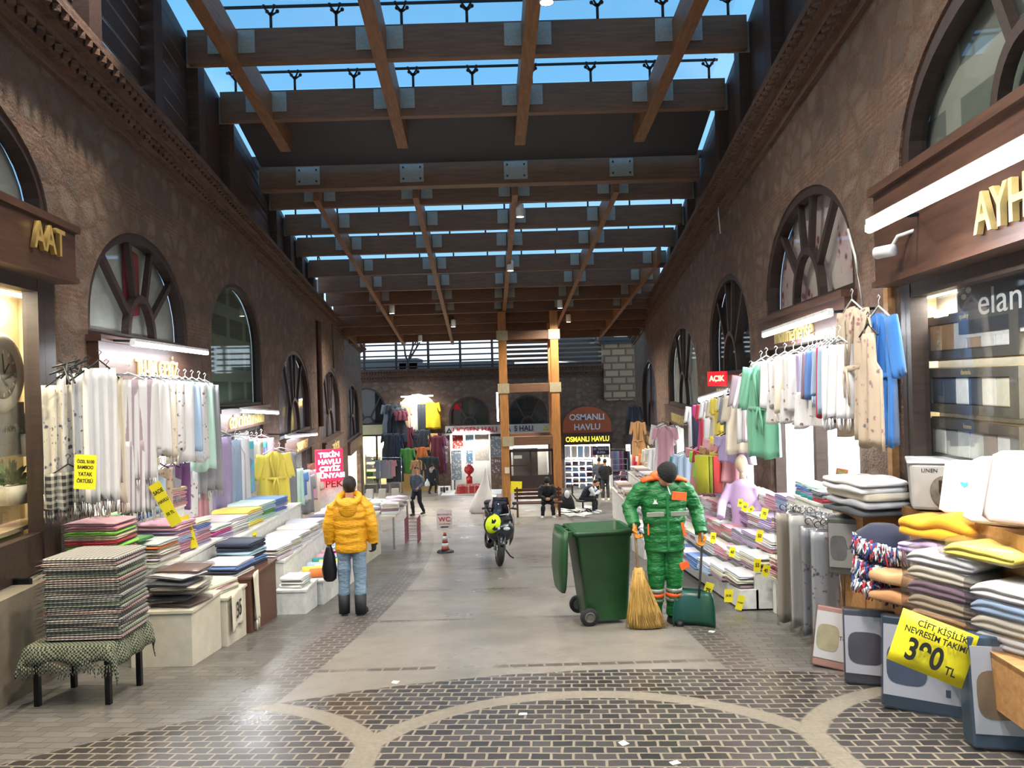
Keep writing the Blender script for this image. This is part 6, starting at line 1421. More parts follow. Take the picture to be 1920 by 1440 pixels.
fb.build('front_board', BOARDW, o, Matrix.Translation((-3.30, -5.6, -z0)))
for x, y in ((3.08, 4.5), (3.2, 6.85), (3.35, 4.6), (3.36, 6.9)): MB().box((x-3.30, y-5.6, (ctop(5)+fz(y))/2-z0), (.05, .05, ctop(5)-fz(y))).build('leg', BOARDW, o)
CT = ctop(5)+.037
def blanket(px, py, Y, w_, d, t, col, label, yaw=0, pat='plain', lob=2, soft=.10, z=None, name='blanket', cat='blanket', tilt=0):
    p = at(px, py, Y)
    me = folded('folded_blanket', lob, 14, rp.randrange(99), [FAB[pat]], soft)
    o = put(name, me, None, T(p.x, Y, p.z if z is None else z, R(yaw), 0, R(tilt)) @ Matrix.Diagonal((w_, d, t, 1)), 0, lin(CN[col]) if col in CN else lin(col)); sb = o.modifiers.new('s', 'SUBSURF'); sb.levels = 1; sb.render_levels = 1
    tag(o, label, cat); return o
def zat(py, Y): return at(1700, py, Y).z
# wrapped duvet sets (front right) in clear plastic
yw = -55
for i, (px, Y, z0_, n) in enumerate(((1795, 5.25, None, 5), (1925, 4.75, None, 4))):
    p = at(px, 1150, Y); z = CT
    for j in range(n):
        c = [['tan', 'beige', 'mauve', 'cream', 'white'], ['white', 'cream', 'paleblue', 'white', 'white']][i][j % 5]
        plastic_pack(p.x+.02*j*0, Y, z, .46, .42, .095, c, '%s plastic wrapped linen set, %s in the %s wrapped pile' % (cw(c), ordp(j, n), ['larger', 'rightmost'][i]), 'plastic wrapped linen sets', R(-62)); z += .1
    REC.append(z)
z1, z2 = REC
# tan rolled blankets, lilac and mustard blankets, yellow packet
blanket(1700, 1080, 5.75, .46, .34, .11, 'tan', 'tan folded blanket at the bottom left of the blanket heap', -62, lob=1, z=CT+.14)
blanket(1700, 1060, 5.75, .46, .34, .11, '#b07d4f', 'light brown folded blanket directly on the counter under the tan one', -62, lob=1, z=CT+.0)
blanket(1775, 1030, 5.6, .54, .44, .10, 'lilac', 'lilac folded blanket directly under the mustard blanket', -60, lob=2, z=CT+.40)
for z_, c, d in ((.0, 'beige', 'beige'), (.2, 'cream', 'cream')): blanket(1790, 1030, 5.62, .5, .40, .2, c, d+' padded blanket hidden low beneath the lilac one', -60, lob=2, z=CT+z_)
blanket(1780, 990, 5.6, .56, .46, .19, '#dd9a12', 'thick mustard yellow folded blanket on top of the heap', -60, lob=2, z=CT+.51, soft=.13)
plastic_pack(at(1860, 1050, 5.0).x, 5.0, z1+.0, .44, .36, .09, 'yellow', 'yellow and white packet lying on the wrapped piles', 'plastic wrapped linen sets', R(-62))
# navy throws with red and white fringe
nv = thing('fringed_blanket', 'navy blankets with thick red and white fringe beside the mustard blanket', 'blanket', (at(1655, 1040, 6.1).x, 6.1, CT))
b = MB(); b.loft([[Vector((w_*math.cos(a), w_*.9*math.sin(a), z)) for a in [2*PI*j/18 for j in range(18)]] for z, w_ in ((0, .2), (.1, .23), (.3, .22), (.45, .2), (.52, .1))]); b.build('folded_cloth', FAB['plain'], nv, None, 0, lin('#1b2138'))
for c, n_, seed in (('#e6e4e2', 190, 1), ('#b3202c', 110, 2), ('#27407d', 130, 3)):
    f = MB(); q_ = random.Random(seed)
    for i in range(n_):
        row_ = i % 3; t = q_.random(); a = R(190+95*t); z = (.42, .26, .12)[row_]-.1*t+q_.uniform(-.03, .03); r = .225
        p = Vector((r*math.cos(a), r*.9*math.sin(a), z)); f.tube([p, p*1.1+Vector((q_.uniform(-.02, .02), q_.uniform(-.02, .02), -.02)), p*1.14+Vector((q_.uniform(-.03, .03), q_.uniform(-.02, .02), -q_.uniform(.05, .10)-p.z*.14))], [.010, .011, .006], 4)
    f.build('fringe', FAB['plain'], nv, None, 0, lin(c))
# boxed linen stood on edge at the counter's far end
def linenbox(M, w_, h_, d, face_c, side_c, img_c, label, brand='Pierre', group=None, grey=None, plastic=True, img=(.12, -.05, .34, .5)):
    """M places the centre of the bottom front edge; x right, y depth (away), z up"""
    o = thing('boxed_linen', label, 'linen box', M, group)
    MB().box((0, d/2, h_/2), (w_, d, h_)).build('carton', flat('box_'+side_c[1:], side_c, .5) if 'box_'+side_c[1:] not in bpy.data.materials else bpy.data.materials['box_'+side_c[1:]], o, None, .012)
    fm = flat('label_'+face_c[1:], face_c, .4, 0, .03) if 'label_'+face_c[1:] not in bpy.data.materials else bpy.data.materials['label_'+face_c[1:]]
    MB().box((0, -.004, h_*.52), (w_*.96, .006, h_*.78)).build('label_sheet', fm, o)
    im = flat('print_'+img_c[1:], img_c, .5, 0, .25, 6) if 'print_'+img_c[1:] not in bpy.data.materials else bpy.data.materials['print_'+img_c[1:]]
    cx_, cz_, ww, hh = -w_*.18, h_*.48, w_*.26, h_*.22; P = []
    for i in range(20):
        a = 2*PI*i/20; P.append((cx_+ww*math.copysign(abs(math.cos(a))**.55, math.cos(a)), cz_+hh*math.copysign(abs(math.sin(a))**.55, math.sin(a))))
    MB().prism(P, .008, .010).build('printed_picture', im, o, Matrix.Rotation(R(90), 4, 'X'))
    text(brand, .035, Matrix.Rotation(R(90), 4, 'X') @ T(w_*.26, h_*.5, .009), INK, o, .0008)
    MB().prism([(w_*.3, h_*.2), (w_*.36, h_*.2), (w_*.36, h_*.28), (w_*.3, h_*.28)], .008, .009).build('seal', INK, o, Matrix.Rotation(R(90), 4, 'X'))
    if plastic: MB().box((0, d/2-.006, h_/2), (w_+.012, d+.02, h_+.012)).build('wrapper', POLY, o)
    return o
def lb(px, py, Y, yaw, lean): p = at(px, py, Y); return T(p.x, Y, p.z, R(yaw)) @ Matrix.Rotation(R(lean), 4, 'X')
linenbox(lb(1585, 1078, 6.75, -28, 4), .26, .50, .20, '#a39f97', '#55584f', '#6d6d6a', 'grey boxed linen set standing at the far end of the counter', 'Linen')
for i in range(3):
    p = at(1640+24*i, 955, 6.9); linenbox(T(p.x-.05, 6.95-.24*i, CT, R(-62)), .42, .45, .10, '#c9c3b6', '#b1a794', '#9a8e7c', '%s upright linen box behind the grey one, filling the row' % ['first', 'second', 'third'][i], 'Satin') if False else None
# floor boxes in front of the counter
fbx = [(1562, 1256, None, -42, 20, .36, .50, .17, '#c8c5c3', '#a5786e', '#a39a78', 'leaning pink-sided linen box, farthest of the four on the ground'),
       (1650, 1288, None, -22, 10, .50, .56, .17, '#c6c3c5', '#3b3034', '#4b3f44', 'white-fronted linen box with a dark plum pillow picture'),
       (1728, 1338, None, -32, 13, .50, .62, .22, '#bcbabd', '#121318', '#3a3b4d', 'dark linen box beneath the large yellow 390 TL sign'),
       (1918, 1412, None, -12, 8, .52, .66, .20, '#c7cacd', '#3c5568', '#8a7458', 'blue-grey linen box cut off by the right edge, nearest the camera')]
FB = []
for px, py, _, yaw, lean, w_, h_, d, fc, s_c, ic, lbl in fbx:
    q = fl(px, py); FB.append(linenbox(T(q.x, q.y, q.z+.01, R(yaw)) @ Matrix.Rotation(R(-lean), 4, 'X'), w_, h_, d, fc, s_c, ic, lbl, 'Tekstil'))
# the yellow 390 TL sheet
q = fl(1728, 1338); pm = Matrix.Translation(at(1747, 1214, q.y-.50)) @ Matrix.Rotation(R(-26), 4, 'Z') @ Matrix.Rotation(R(90), 4, 'X') @ Matrix.Rotation(R(-18), 4, 'Z') @ Matrix.Rotation(R(-10), 4, 'X') @ Matrix.Scale(1.14, 4)
o = thing('price_card', 'large yellow price sheet reading ÇİFT KİŞİLİK NEVRESİM TAKIMI 390 TL', 'price card', pm)
cb_ = MB(); cb_.add([(x, y, .02*math.sin((y+.2)*6)+.01*x) for y in (-.15, -.08, 0, .08, .15) for x in (-.19, -.06, .06, .19)], [(j*4+i, j*4+i+1, (j+1)*4+i+1, (j+1)*4+i) for j in range(4) for i in range(3)], 0, True)
co_ = cb_.build('card', YELPAPER, o); sd = co_.modifiers.new('s', 'SOLIDIFY'); sd.thickness = .003
text('ÇİFT KİŞİLİK', .034, T(.02, .105, .050), INK, o, .0008, sx=.85, bold=.03); text('NEVRESİM TAKIMI', .034, T(0, .055, .048), INK, o, .0008, sx=.82, bold=.03)
text('390', .12, T(-.03, -.05, .046), INK, o, .0008, sx=.75, bold=.04); text('TL', .045, T(.11, -.085, .046), INK, o, .0008, sx=.8, bold=.03)
# storage bag and pillows on the counter
p = at(1768, 950, 6.2); sb_ = thing('storage_bag', 'translucent storage bag with a printed round picture on the counter', 'storage bag', T(p.x, 6.2, p.z-.02, R(-25)))
MB().box((0, 0, .20), (.46, .34, .38), None, 0, 1.08).build('bag_body', flat('milky_plastic', '#a9a69e', .35, 0, .1, 5), sb_, None, .03); MB().box((0, 0, .395), (.52, .40, .025)).build('zip_rim', WHITEPL, sb_, None, .01)
MB().prism([(.10*math.cos(2*PI*i/20), .12*math.sin(2*PI*i/20)) for i in range(20)], 0, .004).build('printed_picture', flat('bag_print', '#6b6257', .6, 0, .4, 14), sb_, T(.0, -.185, .17, rx=R(90))); text('LINEN', .03, T(-.1, -.187, .33, rx=R(90)), INK, sb_, .001)
sbz = p.z-.02
ct2 = thing('support_box', 'cardboard carton under the storage bag and pillow packs', 'carton', (0, 0, 0)); 
MB().box((3.43, 5.9, (sbz+CT)/2), (.40, 1.3, sbz-CT-.004)).build('carton', BOARDW, ct2)
def pillow(px, py, Y, w_, h_, c, label, tilt=25, yaw=-50):
    p = at(px, py, Y); o = thing('pillow_pack', label, 'pillow', T(p.x, Y, p.z, R(yaw)) @ Matrix.Rotation(R(-tilt), 4, 'X'))
    b = MB(); rings = []
    for i in range(9):
        t = -1+2*i/8; k_ = (1-abs(t)**3.5)**.5; rings.append([Vector((t*w_/2, .05*k_*math.sin(a)+.0, h_/2+h_/2*math.copysign(abs(math.cos(a))**.6, math.cos(a))*(.85+.15*k_))) for a in [2*PI*j/20 for j in range(20)]])
    b.loft(rings); b.build('pillow', FAB['plain'], o, None, 0, lin(c)); return o
pillow(1815, 968, 5.55, .40, .42, '#e2dedc', 'white pillow pack printed with a small turquoise heart', 22)
MB().prism([(0, -.025), (.03, .005), (.018, .02), (0, .01), (-.018, .02), (-.03, .005)], 0, .003).build('heart', flat('turquoise', '#3ba7a5', .5), bpy.data.objects['pillow_pack'], T(-.03, -.052, .22, rx=R(90)))
pillow(1868, 985, 5.15, .42, .50, '#e3d6d2', 'cream pillow pack leaning behind the pink one', 28)
pillow(1905, 985, 4.85, .40, .52, '#d9bdb4', 'pale pink pillow pack at the right edge', 30)
bx_ = thing('boxed_linen', 'low plywood tray holding the pillow packs', 'tray', (0, 0, 0)); MB().box((3.36, 4.9, CT+.56), (.34, .9, .22)).build('tray', BOARDW, bx_)
MB().box((3.36, 4.9, (CT+.45+CT)/2), (.30, .8, .44)).build('base', BOARDW, bx_)
# heap of pale padded blankets left of the storage bag
for i, (px, w_, t, c, y_) in enumerate(((1632, .85, .07, 'charcoal', 6.7), (1636, .9, .08, 'grey', 6.7), (1638, .95, .08, 'cream', 6.72), (1630, .95, .09, 'white', 6.72), (1632, .9, .08, 'white', 6.7))):
    blanket(px-12, 940, y_, .62, .46, t, c, '%s padded blanket, %s of the long pale heap above the curtain covers' % (cw(c), ordp(i, 5)), -80, lob=1, soft=.16, z=zat(958, 6.7)+i*.062)
hz = zat(958, 6.7)
sb2 = thing('support_box', 'plywood counter extension beneath the long pale blanket heap', 'counter', (0, 0, 0)); MB().box((3.16, 6.85, (hz+fz(7.4))/2), (.42, .62, hz-fz(7.4)-.005)).build('box', BOARDW, sb2)
# clear covers with curtains hung on a rack beside the counter
for k_, (xa, ya, cc) in enumerate(((1487, 958, '#a99c8a'), (1512, 962, '#c9c5bd'), (1537, 985, '#8e9094'), (1556, 992, '#a7a8a8'))):
    Y = [7.9, 7.65, 7.3, 7.08][k_]; p = at(xa, ya, Y)
    M = T(p.x, Y, p.z, R(-8)) @ Matrix.Rotation(R(90), 4, 'X')
    o = thing('curtain_pack', ['beige curtain in a long clear cover, farthest on the rack', 'off-white curtain in a clear cover, second on the rack', 'blue-grey marbled curtain in a clear cover, third on the rack', 'grey marbled curtain in a clear cover, closest to the linen boxes'][k_], 'curtain', M)
    L_ = min(1.38, p.z-fz(Y)-.06); MB_ = sheet(lambda t: (-.19, .19), L_, 1.5, .014, .03, 12, 12, k_); q_ = MB_.build('cover', POLY, o)
    pat = FAB['plain'] if k_ < 2 else FAB['floral']; sheet(lambda t: (-.17, .17), L_*.94, 2, .016, .016, 12, 12, k_).build('curtain', pat, o, T(0, -.03, 0), 0, lin(cc))
    for j in range(4): MB().tube([(.0+.03*math.cos(a)-.0, .03+.03*math.sin(a), -.06+.04*j) for a in [2*PI*i/10 for i in range(9)]], .005, 5).build('hook', CHROME if j % 2 else BLACK, o, T(-.09+.06*j, 0, 0))
rk_ = MB(); pA, pB = at(1475, 955, 8.1), at(1562, 978, 6.95); rk_.tube([pA, pB], .012, 8)
for P_ in (pA, pB): rk_.tube([P_, Vector((P_.x+.12, P_.y+.0, fz(P_.y)))], .012, 8)
for i in range(9):
    c = pA+(pB-pA)*(i+.5)/9; rk_.tube([c+Vector((.0, 0, .03))+Vector((.03*math.cos(a), 0, .035*math.sin(a))) for a in [2*PI*j/8 for j in range(8)]], .005, 5)
tag(rk_.build('curtain_rack', CHROME), 'chrome rack with black hooks carrying the covered curtains', 'rack')
for k_, (px, n_) in enumerate(((1480, 6), (1530, 5))):
    p = at(px, 960, 7.9-.6*k_); S(p.x+.25, 7.9-.55*k_, fz(7.5)+.95, n_-2, .4, .4, .05, ['white', 'grey', 'white', 'charcoal'], 'curtain set', 'the %s pile behind the curtain rack' % ['far', 'near'][k_], 'curtain sets behind the rack', R(-80), cat='curtain')
crate('display_table', 'white cabinet behind the curtain rack', 3.0, 3.38, 7.25, 8.3, .95, WHITE)
# white cabinet at the foot and the towel terraces along the right
zb_ = crate('display_box', 'white cabinet with a round lock at the near end of the terraces', 2.93, 3.35, 8.42, 8.85, .36, WHITE)
S(3.12, 8.62, zb_, 5, .46, .42, .055, ['cream', 'rose', 'maroon', 'pink', 'cream'], 'bath mat', 'the low pile on the white cabinet', 'bath mats on the white cabinet', R(-80), cat='bath mat')
tiers = []
for k_ in range(6):
    x0 = 2.50+.20*k_; zt_h = .26+.20*k_
    tiers.append((x0, zt_h))
TY0, TY1 = 8.95, 14.6
def tx(k, Y): return 2.58+.19*k+(min(Y, 11)-9)*(-.09+.035*k)+max(0, Y-11)*.08
names = ['front', 'second', 'third', 'fourth', 'fifth', 'back']
pals = [['mauve', 'white', 'paleblue', 'cream', 'blue', 'white'], ['white', 'cream', 'pink', 'white', 'mauve'], ['white', 'lilac', 'grey', 'white', 'rose'], ['pink', 'white', 'rose', 'lilac', 'mauve'], ['white', 'lilac', 'paleblue', 'white', 'pink'], ['pink', 'lilac', 'teal', 'paleblue', 'white', 'mauve']]
ND = 11
for k_ in range(5):
    if k_ == 0: o = thing('display_terrace', 'white stepped stand carrying the towel terraces on the right', 'display stand', (tx(0, 11), 11, fz(11)))
    b = MB(); pts = [(TY0, tx(k_, TY0)), (TY1, tx(k_, TY1))]; h_ = .24+.20*k_
    b.add([(x+dx-tx(0, 11), y-11, z-fz(11)) for (y, x) in pts for dx in (0, .215 if k_ < 4 else .23) for z in (fz(y)+.02 if True else 0, fz(y)+h_)], [(0, 1, 5, 4), (2, 6, 7, 3), (1, 3, 7, 5), (0, 2, 3, 1), (4, 5, 7, 6)])
    b.build('step', WHITE, o)
    for j in range(ND):
        Y = TY0+.3+(TY1-TY0-.5)*j/(ND-1); x = tx(k_, Y)+.12; z = fz(Y)+h_+.012
        n = 3 if k_ < 4 else 4; pl = pals[k_]; base = rp.randrange(len(pl)); cols = [pl[(base+(0 if rp.random() < .6 else 1)) % len(pl)] for _ in range(n)]
        if k_ in (0, 1) and j < 2: cols = ['mauve', 'cream', 'white'] 
        # level towels follow the slope slightly
        S(x, Y, z+.01, n, .46, .235, .058, cols, 'towel', 'pile %s of the %s terrace' % (ORD[j].replace('bottom', 'first') if j else 'first', names[k_]) if False else 'the %s pile from the street end, %s terrace' % (['nearest', 'second', 'third', 'fourth', 'fifth', 'sixth', 'seventh', 'eighth', 'ninth', 'tenth', 'last'][j], names[k_]), 'towels on the %s terrace' % names[k_], R(-84), jit=.01)
# yellow tags stuck among the terraces
for px, py, Y, w_, h_, r_, d in ((1327, 1108, 9.35, .10, .20, -20, ('75', 'on the ground left of the dustpan handle')), (1366, 1117, 9.2, .10, .15, -4, ('29,90', 'below the front terrace beside the dustpan')), (1388, 1130, 9.1, .08, .17, -18, ('5 ADET', 'lowest one at the foot of the front terrace')),
        (1337, 1008, 9.9, .07, .13, -8, ('75', 'on the second terrace beside the orange glove')), (1373, 1035, 9.5, .07, .12, -10, ('60', 'in the middle of the third terrace')), (1424, 1005, 9.3, .08, .14, -12, ('50', 'high on the third terrace near the curtains')),
        (1388, 943, 10.2, .06, .10, -10, ('50', 'leftmost of the three small ones on the fourth terrace')), (1397, 950, 10.1, .07, .12, -16, ('60', 'middle of the three small ones on the fourth terrace')), (1408, 955, 10.0, .06, .09, -50, ('40', 'tipped over beside two upright small ones')),
        (1433, 963, 9.6, .08, .13, -14, ('70', 'alone on the fifth terrace')), (1420, 1060, 9.15, .08, .15, -6, ('55', 'behind the red-edged bath mats')), (1436, 1070, 9.0, .08, .13, -16, ('45', 'next to the curtain cover'))):
    price(Matrix.Translation(at(px, py, Y-.22)) @ FC @ Matrix.Rotation(R(r_), 4, 'Z'), 'small yellow price tag '+d[1], ((d[0], 0, h_*.3),), w_, h_)
# hanging garments of the mormenefise shop
fr = R(52)
rail(onR(1435, 672, .5), onR(1572, 640, .5), 'chrome rail with white hangers under the mormenefise sign', None, (.45, 0, .05))
hr = [(1437, 678, 'white', .60), (1455, 676, 'white', .55), (1472, 672, 'white', .55), (1488, 669, 'cream', .6), (1503, 664, 'white', .6), (1516, 662, 'lilac', .45), (1524, 660, 'paleblue', .45), (1532, 658, 'mauve', .45), (1539, 656, 'blue', .45), (1548, 652, 'paleblue', .45), (1556, 650, 'red', .65), (1564, 648, 'paleblue', .6), (1573, 646, 'white', .65)]
for i, (px, py, c, L_) in enumerate(hr):
    hangR(px, py, .5, 'towel' if i % 3 else 'throw', c, '%s towel on the mormenefise rail, %s from the green bathrobe' % (cw(c), (['first']+ORD[1:])[i]), group='towels on the mormenefise rail', pat='floral' if i in (0, 2, 4) else 'plain', L_=L_, wd=.46 if i < 5 else .30, yaw=fr*.8, hcol=WHITEPL)
for i, (px, py) in enumerate(((1470, 735), (1500, 730), (1530, 735))): hangR(px, py, .5, 'towel', 'white', 'short white lace towel in the lower row, %s' % ['left', 'middle', 'right'][i], group='lower row of lace towels', pat='floral', L_=.35, wd=.42, yaw=fr*.8, hang=False)
hangR(1427, 684, .62, 'robe', '#6fae90', 'sage green bathrobe with a tied belt hanging beside the white hangers', L_=1.12, wd=.44, yaw=R(38), hcol=WHITEPL)
hangR(1408, 700, .5, 'robe', 'white', 'white robe with black and grey stripes behind the green bathrobe', pat='stripe', L_=.95, wd=.4, yaw=R(60), hcol=WHITEPL)
hangR(1598, 578, .40, 'robe', '#b5a48e', 'beige patterned bathrobe hanging under the printed textile window', pat='floral', L_=1.12, wd=.44, yaw=R(6), hcol=WHITEPL)
hangR(1628, 625, .50, 'apron', '#ab9880', 'beige floral nightdress on a black hanger before the blue robe', pat='floral', L_=.9, wd=.38, yaw=R(6), hcol=BLACK)
hangR(1648, 590, .22, 'robe', '#2f6fb5', 'bright blue bathrobe hanging on the stone pier', L_=1.12, wd=.40, yaw=R(8), hcol=WHITEPL)
# coloured clothes of the next shop
rail(onR(1312, 755, .5), onR(1400, 728, .5), 'rail of coloured clothes before the shop left of the green bathrobe', None, (.45, 0, .05))
cl2 = [(1312, 760, 'shirt', 'white', .9), (1318, 762, 'trousers', 'navy', 1.3), (1327, 757, 'dress', 'magenta', 1.2), (1335, 756, 'shirt', 'red', .8), (1344, 752, 'shirt', 'white', .8), (1352, 750, 'dress', 'white', .9), (1360, 748, 'shirt', 'cream', .8), (1366, 744, 'shirt', 'yellow', .7), (1374, 744, 'shirt', 'yellow', .55), (1381, 742, 'dress', 'white', 1.0), (1388, 742, 'coat', 'grey', .85), (1396, 738, 'coat', 'cream', .85),
       (1313, 838, 'dress', 'rose', .9), (1322, 845, 'shirt', 'lime', .5), (1330, 843, 'shirt', 'red', .6), (1337, 850, 'dress', 'green', .5), (1344, 835, 'dress', 'tan', .7), (1352, 820, 'dress', 'pink', .9), (1360, 818, 'towel', 'yellow', .6), (1368, 830, 'dress', 'rose', .6), (1376, 815, 'shirt', 'lilac', .4)]
for i, (px, py, t_, c, L_) in enumerate(cl2):
    up_ = i < 12; hangR(px, py, .5 if up_ else .62, t_, c, '%s %s in the %s row left of the green bathrobe, %s' % (cw(c), t_, 'upper' if up_ else 'lower', (['first']+ORD[1:])[i if up_ else i-12]), group='coloured clothes left of the green bathrobe', L_=L_, wd=.5, yaw=R(58), hcol=BLACK)
for i in range(3):
    p = at(1322+7*i, 885, 11.6); o = MB().loft([[Vector((.15*math.cos(a), .15*math.sin(a), z)) for a in [2*PI*j/14 for j in range(14)]] for z in (0, .55)]).build('yellow_bundle', FAB['plain'], None, Vector((p.x, p.y, p.z-.3)), 0, lin(['#a7a520', '#8a8f2a', '#c23a3a'][i]))
    tag(o, '%s cloth bundle low before the coloured clothes' % ['olive yellow', 'green', 'red'][i], 'bundle')
# mannequin in a lilac robe
p = at(1392, 866, 11.0); MAN = flat('mannequin_beige', '#c9b59a', .4)
mz = p.z-.2
mn = thing('mannequin', 'headless-haired beige mannequin wearing a lilac robe over the towels', 'mannequin', T(p.x, p.y, mz-.6, R(-40)))
mn['label'] = 'bald beige mannequin in a lilac robe standing behind the towel terraces'
MB().ball((0, -.03, .78), (.085, .105, .13), 16).build('head', MAN, mn); MB().tube([(0, 0, .55), (0, 0, .70)], .05, 10).build('neck', MAN, mn)
b = MB(); b.tube([(0, 0, -.3), (0, 0, 0), (0, 0, .3), (0, 0, .48), (0, 0, .56)], [(.22, .16), (.17, .13), (.2, .13), (.18, .1), (.07, .06)], 16, up=(0, 1, 0)); b.tube([(-.18, 0, .45), (-.27, -.12, .2), (-.16, -.42, .05)], [.075, .07, .06], 12); b.tube([(.18, 0, .45), (.26, -.05, .15), (.2, -.25, -.02)], [.075, .07, .06], 12)
ro = b.build('robe', FAB['plain'], mn, None, 0, lin('#bb9fc6')); remesh(ro, .02, 4)
MB().tube([(0, 0, -.5), (0, 0, mz*0-1.35)], .025, 8).build('stand', CHROME, mn)
# picture card, folded cloths and clear cases on the pier side
p = at(1577, 888, 8.3); M = T(p.x, p.y, p.z-.04, R(-20)) @ Matrix.Rotation(R(90), 4, 'X') @ Matrix.Rotation(R(-10), 4, 'Z'); o = thing('framed_card', 'small red-rimmed picture card standing on the towels by the pier', 'card', M)
MB().box((0, 0, 0), (.12, .19, .012)).build('frame', flat('card_rim', '#b5472f', .5), o, None, .01); MB().box((0, 0, .007), (.10, .16, .004)).build('picture', flat('card_print', '#8b7c4a', .5, 0, .5, 30), o)
zP = fz(8.6)+1.28; crate('display_table', 'white back table with pale cloths next to the pier', 3.22, 3.50, 8.2, 8.85, 1.28, WHITE)
S(3.36, 8.28-.0, zP, 4, .20, .26, .045, ['cream', 'red', 'grey', 'grey'], 'cloth', 'the pile by the picture card', 'cloths near the picture card', R(-80))
for k_ in range(3): S(3.36, 8.42+.2*k_, zP, 5, .19, .25, .04, ['paleblue', 'teal', 'lilac', 'blue', 'mint'], 'towel', 'the %s narrow pile behind the picture card' % ['near', 'middle', 'far'][k_], 'narrow towels by the window', R(-80))
# goods inside the right display window
LOGO = flat('board_navy', '#2a2f38', .5, 0, .04)
M = Matrix.Translation(onR(1882, 556, -.22)) @ WR.M.to_3x3().to_4x4(); o = thing('brand_board', 'dark board with large white letters élan in the window', 'board', M)
MB().box((0, 0, 0), (1.25, .46, .04)).build('panel', LOGO, o); MB().box((0, 0, -.005), (1.32, .52, .03)).build('rim', WHITE, o); text('elan', .20, T(-.02, -.02, .021), WHITE, o, .002, sx=1.35)
for i in range(3): MB().ball((-.50+.05*math.cos(i*2.1), .10+.05*math.sin(i*2.1), .022), (.045, .025, .004), 8).build('leaf_mark', WHITE, o, None)
BOXF = flat('linen_box_grey', '#57534b', .5, 0, .06)
bxs = [(2.02, ['#c9a879', '#b98f5e', '#e3ddd2', '#c2a387', '#ece8df', '#efece4'], 'with beige and white towels'), (1.58, ['#3f4a57', '#4c5765', '#dfe0de', '#414b58', '#dad6c8', '#c8c3ae'], 'with dark blue and white towels'), (1.14, ['#cfd0cb', '#8e8f8b', '#b7b8b4', '#c2c3be', '#9c8f86', '#c9c9c4'], 'with grey textiles')]
for i, (zc_, cs, d) in enumerate(bxs):
    py_ = (637, 731, 822)[i]; A = onR(1738+5*i, py_, -.24); B_ = onR(1922, py_, -.24); W2 = (A-B_).length
    for j in range(1):
        c_ = (A+B_)/2 if j == 0 else (A+B_)/2+(B_-A).normalized()*(W2+.03)
        M = Matrix.Translation(Vector((c_.x, c_.y, A.z))) @ WR.M.to_3x3().to_4x4(); h_ = .18; w2 = W2/2
        o = thing('gift_box', 'boxed towel set %s, %s of its row in the window' % (d, ['first', 'second'][j]), 'gift box', M)
        MB().prism([(-w2, -h_), (w2, -h_), (w2, h_), (-w2, h_)], 0, .04, 0, [[(-w2*.84, -h_*.62), (w2*.84, -h_*.62), (w2*.84, h_*.6), (-w2*.84, h_*.6)]]).build('box_front', BOXF, o); MB().box((0, 0, -.05), (W2+.02, h_*2+.02, .09)).build('box_body', SHOPWARM, o)
        for k2, c in enumerate(cs): MB().box(((-.7+.28*k2)*w2, 0, .012), (w2*.27, h_*1.2, .03)).build('towel', flat('gift_'+c[1:], c, .8, 0, .1, 20) if 'gift_'+c[1:] not in bpy.data.materials else bpy.data.materials['gift_'+c[1:]], o, None, .01)
        text(['quality', 'dantela', 'home'][i], .04, T(0, h_*.8, .041), GOLDB, o, .001)
struct(MB().box((0, 0, 0), (4.2, .04, .4)).build('trim_10', SHELFM, None, WR.at(WR.a(4.9), .92, -.42)), 'shelf board of the right display window', 'shelf')
M = WR.at(WR.a(5.3), 1.12, -.17); o = thing('window_notice', 'small notice of red letters stuck on the right window glass', 'notice', M)
for i, s_ in enumerate(('TOPTAN', 'PERAKENDE', 'SATIŞ')): text(s_, .06, T(0, .08-.08*i, 0), REDINK, o, .001)
# red lit OPEN-like box above the coloured clothes
M = Matrix.Translation(onR(1345, 710, .35)) @ WR.M.to_3x3().to_4x4() @ Matrix.Rotation(R(55), 4, 'Y'); o = thing('lit_sign', 'small red glowing sign on the wall above the coloured clothes', 'sign', M); MB().box((0, 0, 0), (.36, .26, .05)).build('face', emis('red_glow', '#c8101a', 1.5), o); text('AÇIK', .10, T(0, 0, .027), emis('orange_letters', '#ff9a6a', 4), o, .001, sx=.9, bold=.04)
# thin white cords on the wall
b = MB(); b.tube([onR(1346, 360, .1), onR(1347, 400, .15), onR(1351, 438, .1)], .012, 6); b.tube([onR(1590, 430, .05), onR(1603, 480, .08), onR(1618, 575, .05)], .012, 6); tag(b.build('cord', WHITEPL), 'thin white cords hanging on the right wall', 'cord', None, 'structure')

# display backs and strip lights just behind the two nearest windows
for W_, ya, yb, z0_, z1_, nm, mt, pw_, cc in ((WL, 3.6, 7.8, .3, 2.9, 'wall_display_left', SHOPWARM, 70, (1, .88, .62)), (WR, 3.2, 7.1, .9, 2.58, 'wall_display_right', matw('display_grey', '#7d7a70'), 130, (1, .96, .85))):
    a_, b_ = sorted((W_.a(ya), W_.a(yb)))
    struct(MB().box(((a_+b_)/2, (z0_+z1_)/2, -.50), (b_-a_, z1_-z0_, .04)).build(nm, mt, None, W_.M), 'back panel of the display window', 'panel')
    t = thing('display_light', 'strip light hidden at the top of the %s display window' % ('left' if W_ is WL else 'right'), 'lamp', W_.at((a_+b_)/2, z1_-.06, -.30)); MB().box((0, 0, 0), (b_-a_-.3, .03, .05)).build('strip', TUBE, t)
    l = area('strip_glow', (0, 0, 0), b_-a_-.4, pw_, cc, (0, 0, 0), .08, t); l.matrix_local = T(0, -.03, 0, rx=R(-90)); l['kind'] = 'helper'
# ------------------------------------------------------------ far shops
PXW = YFAR/FPX
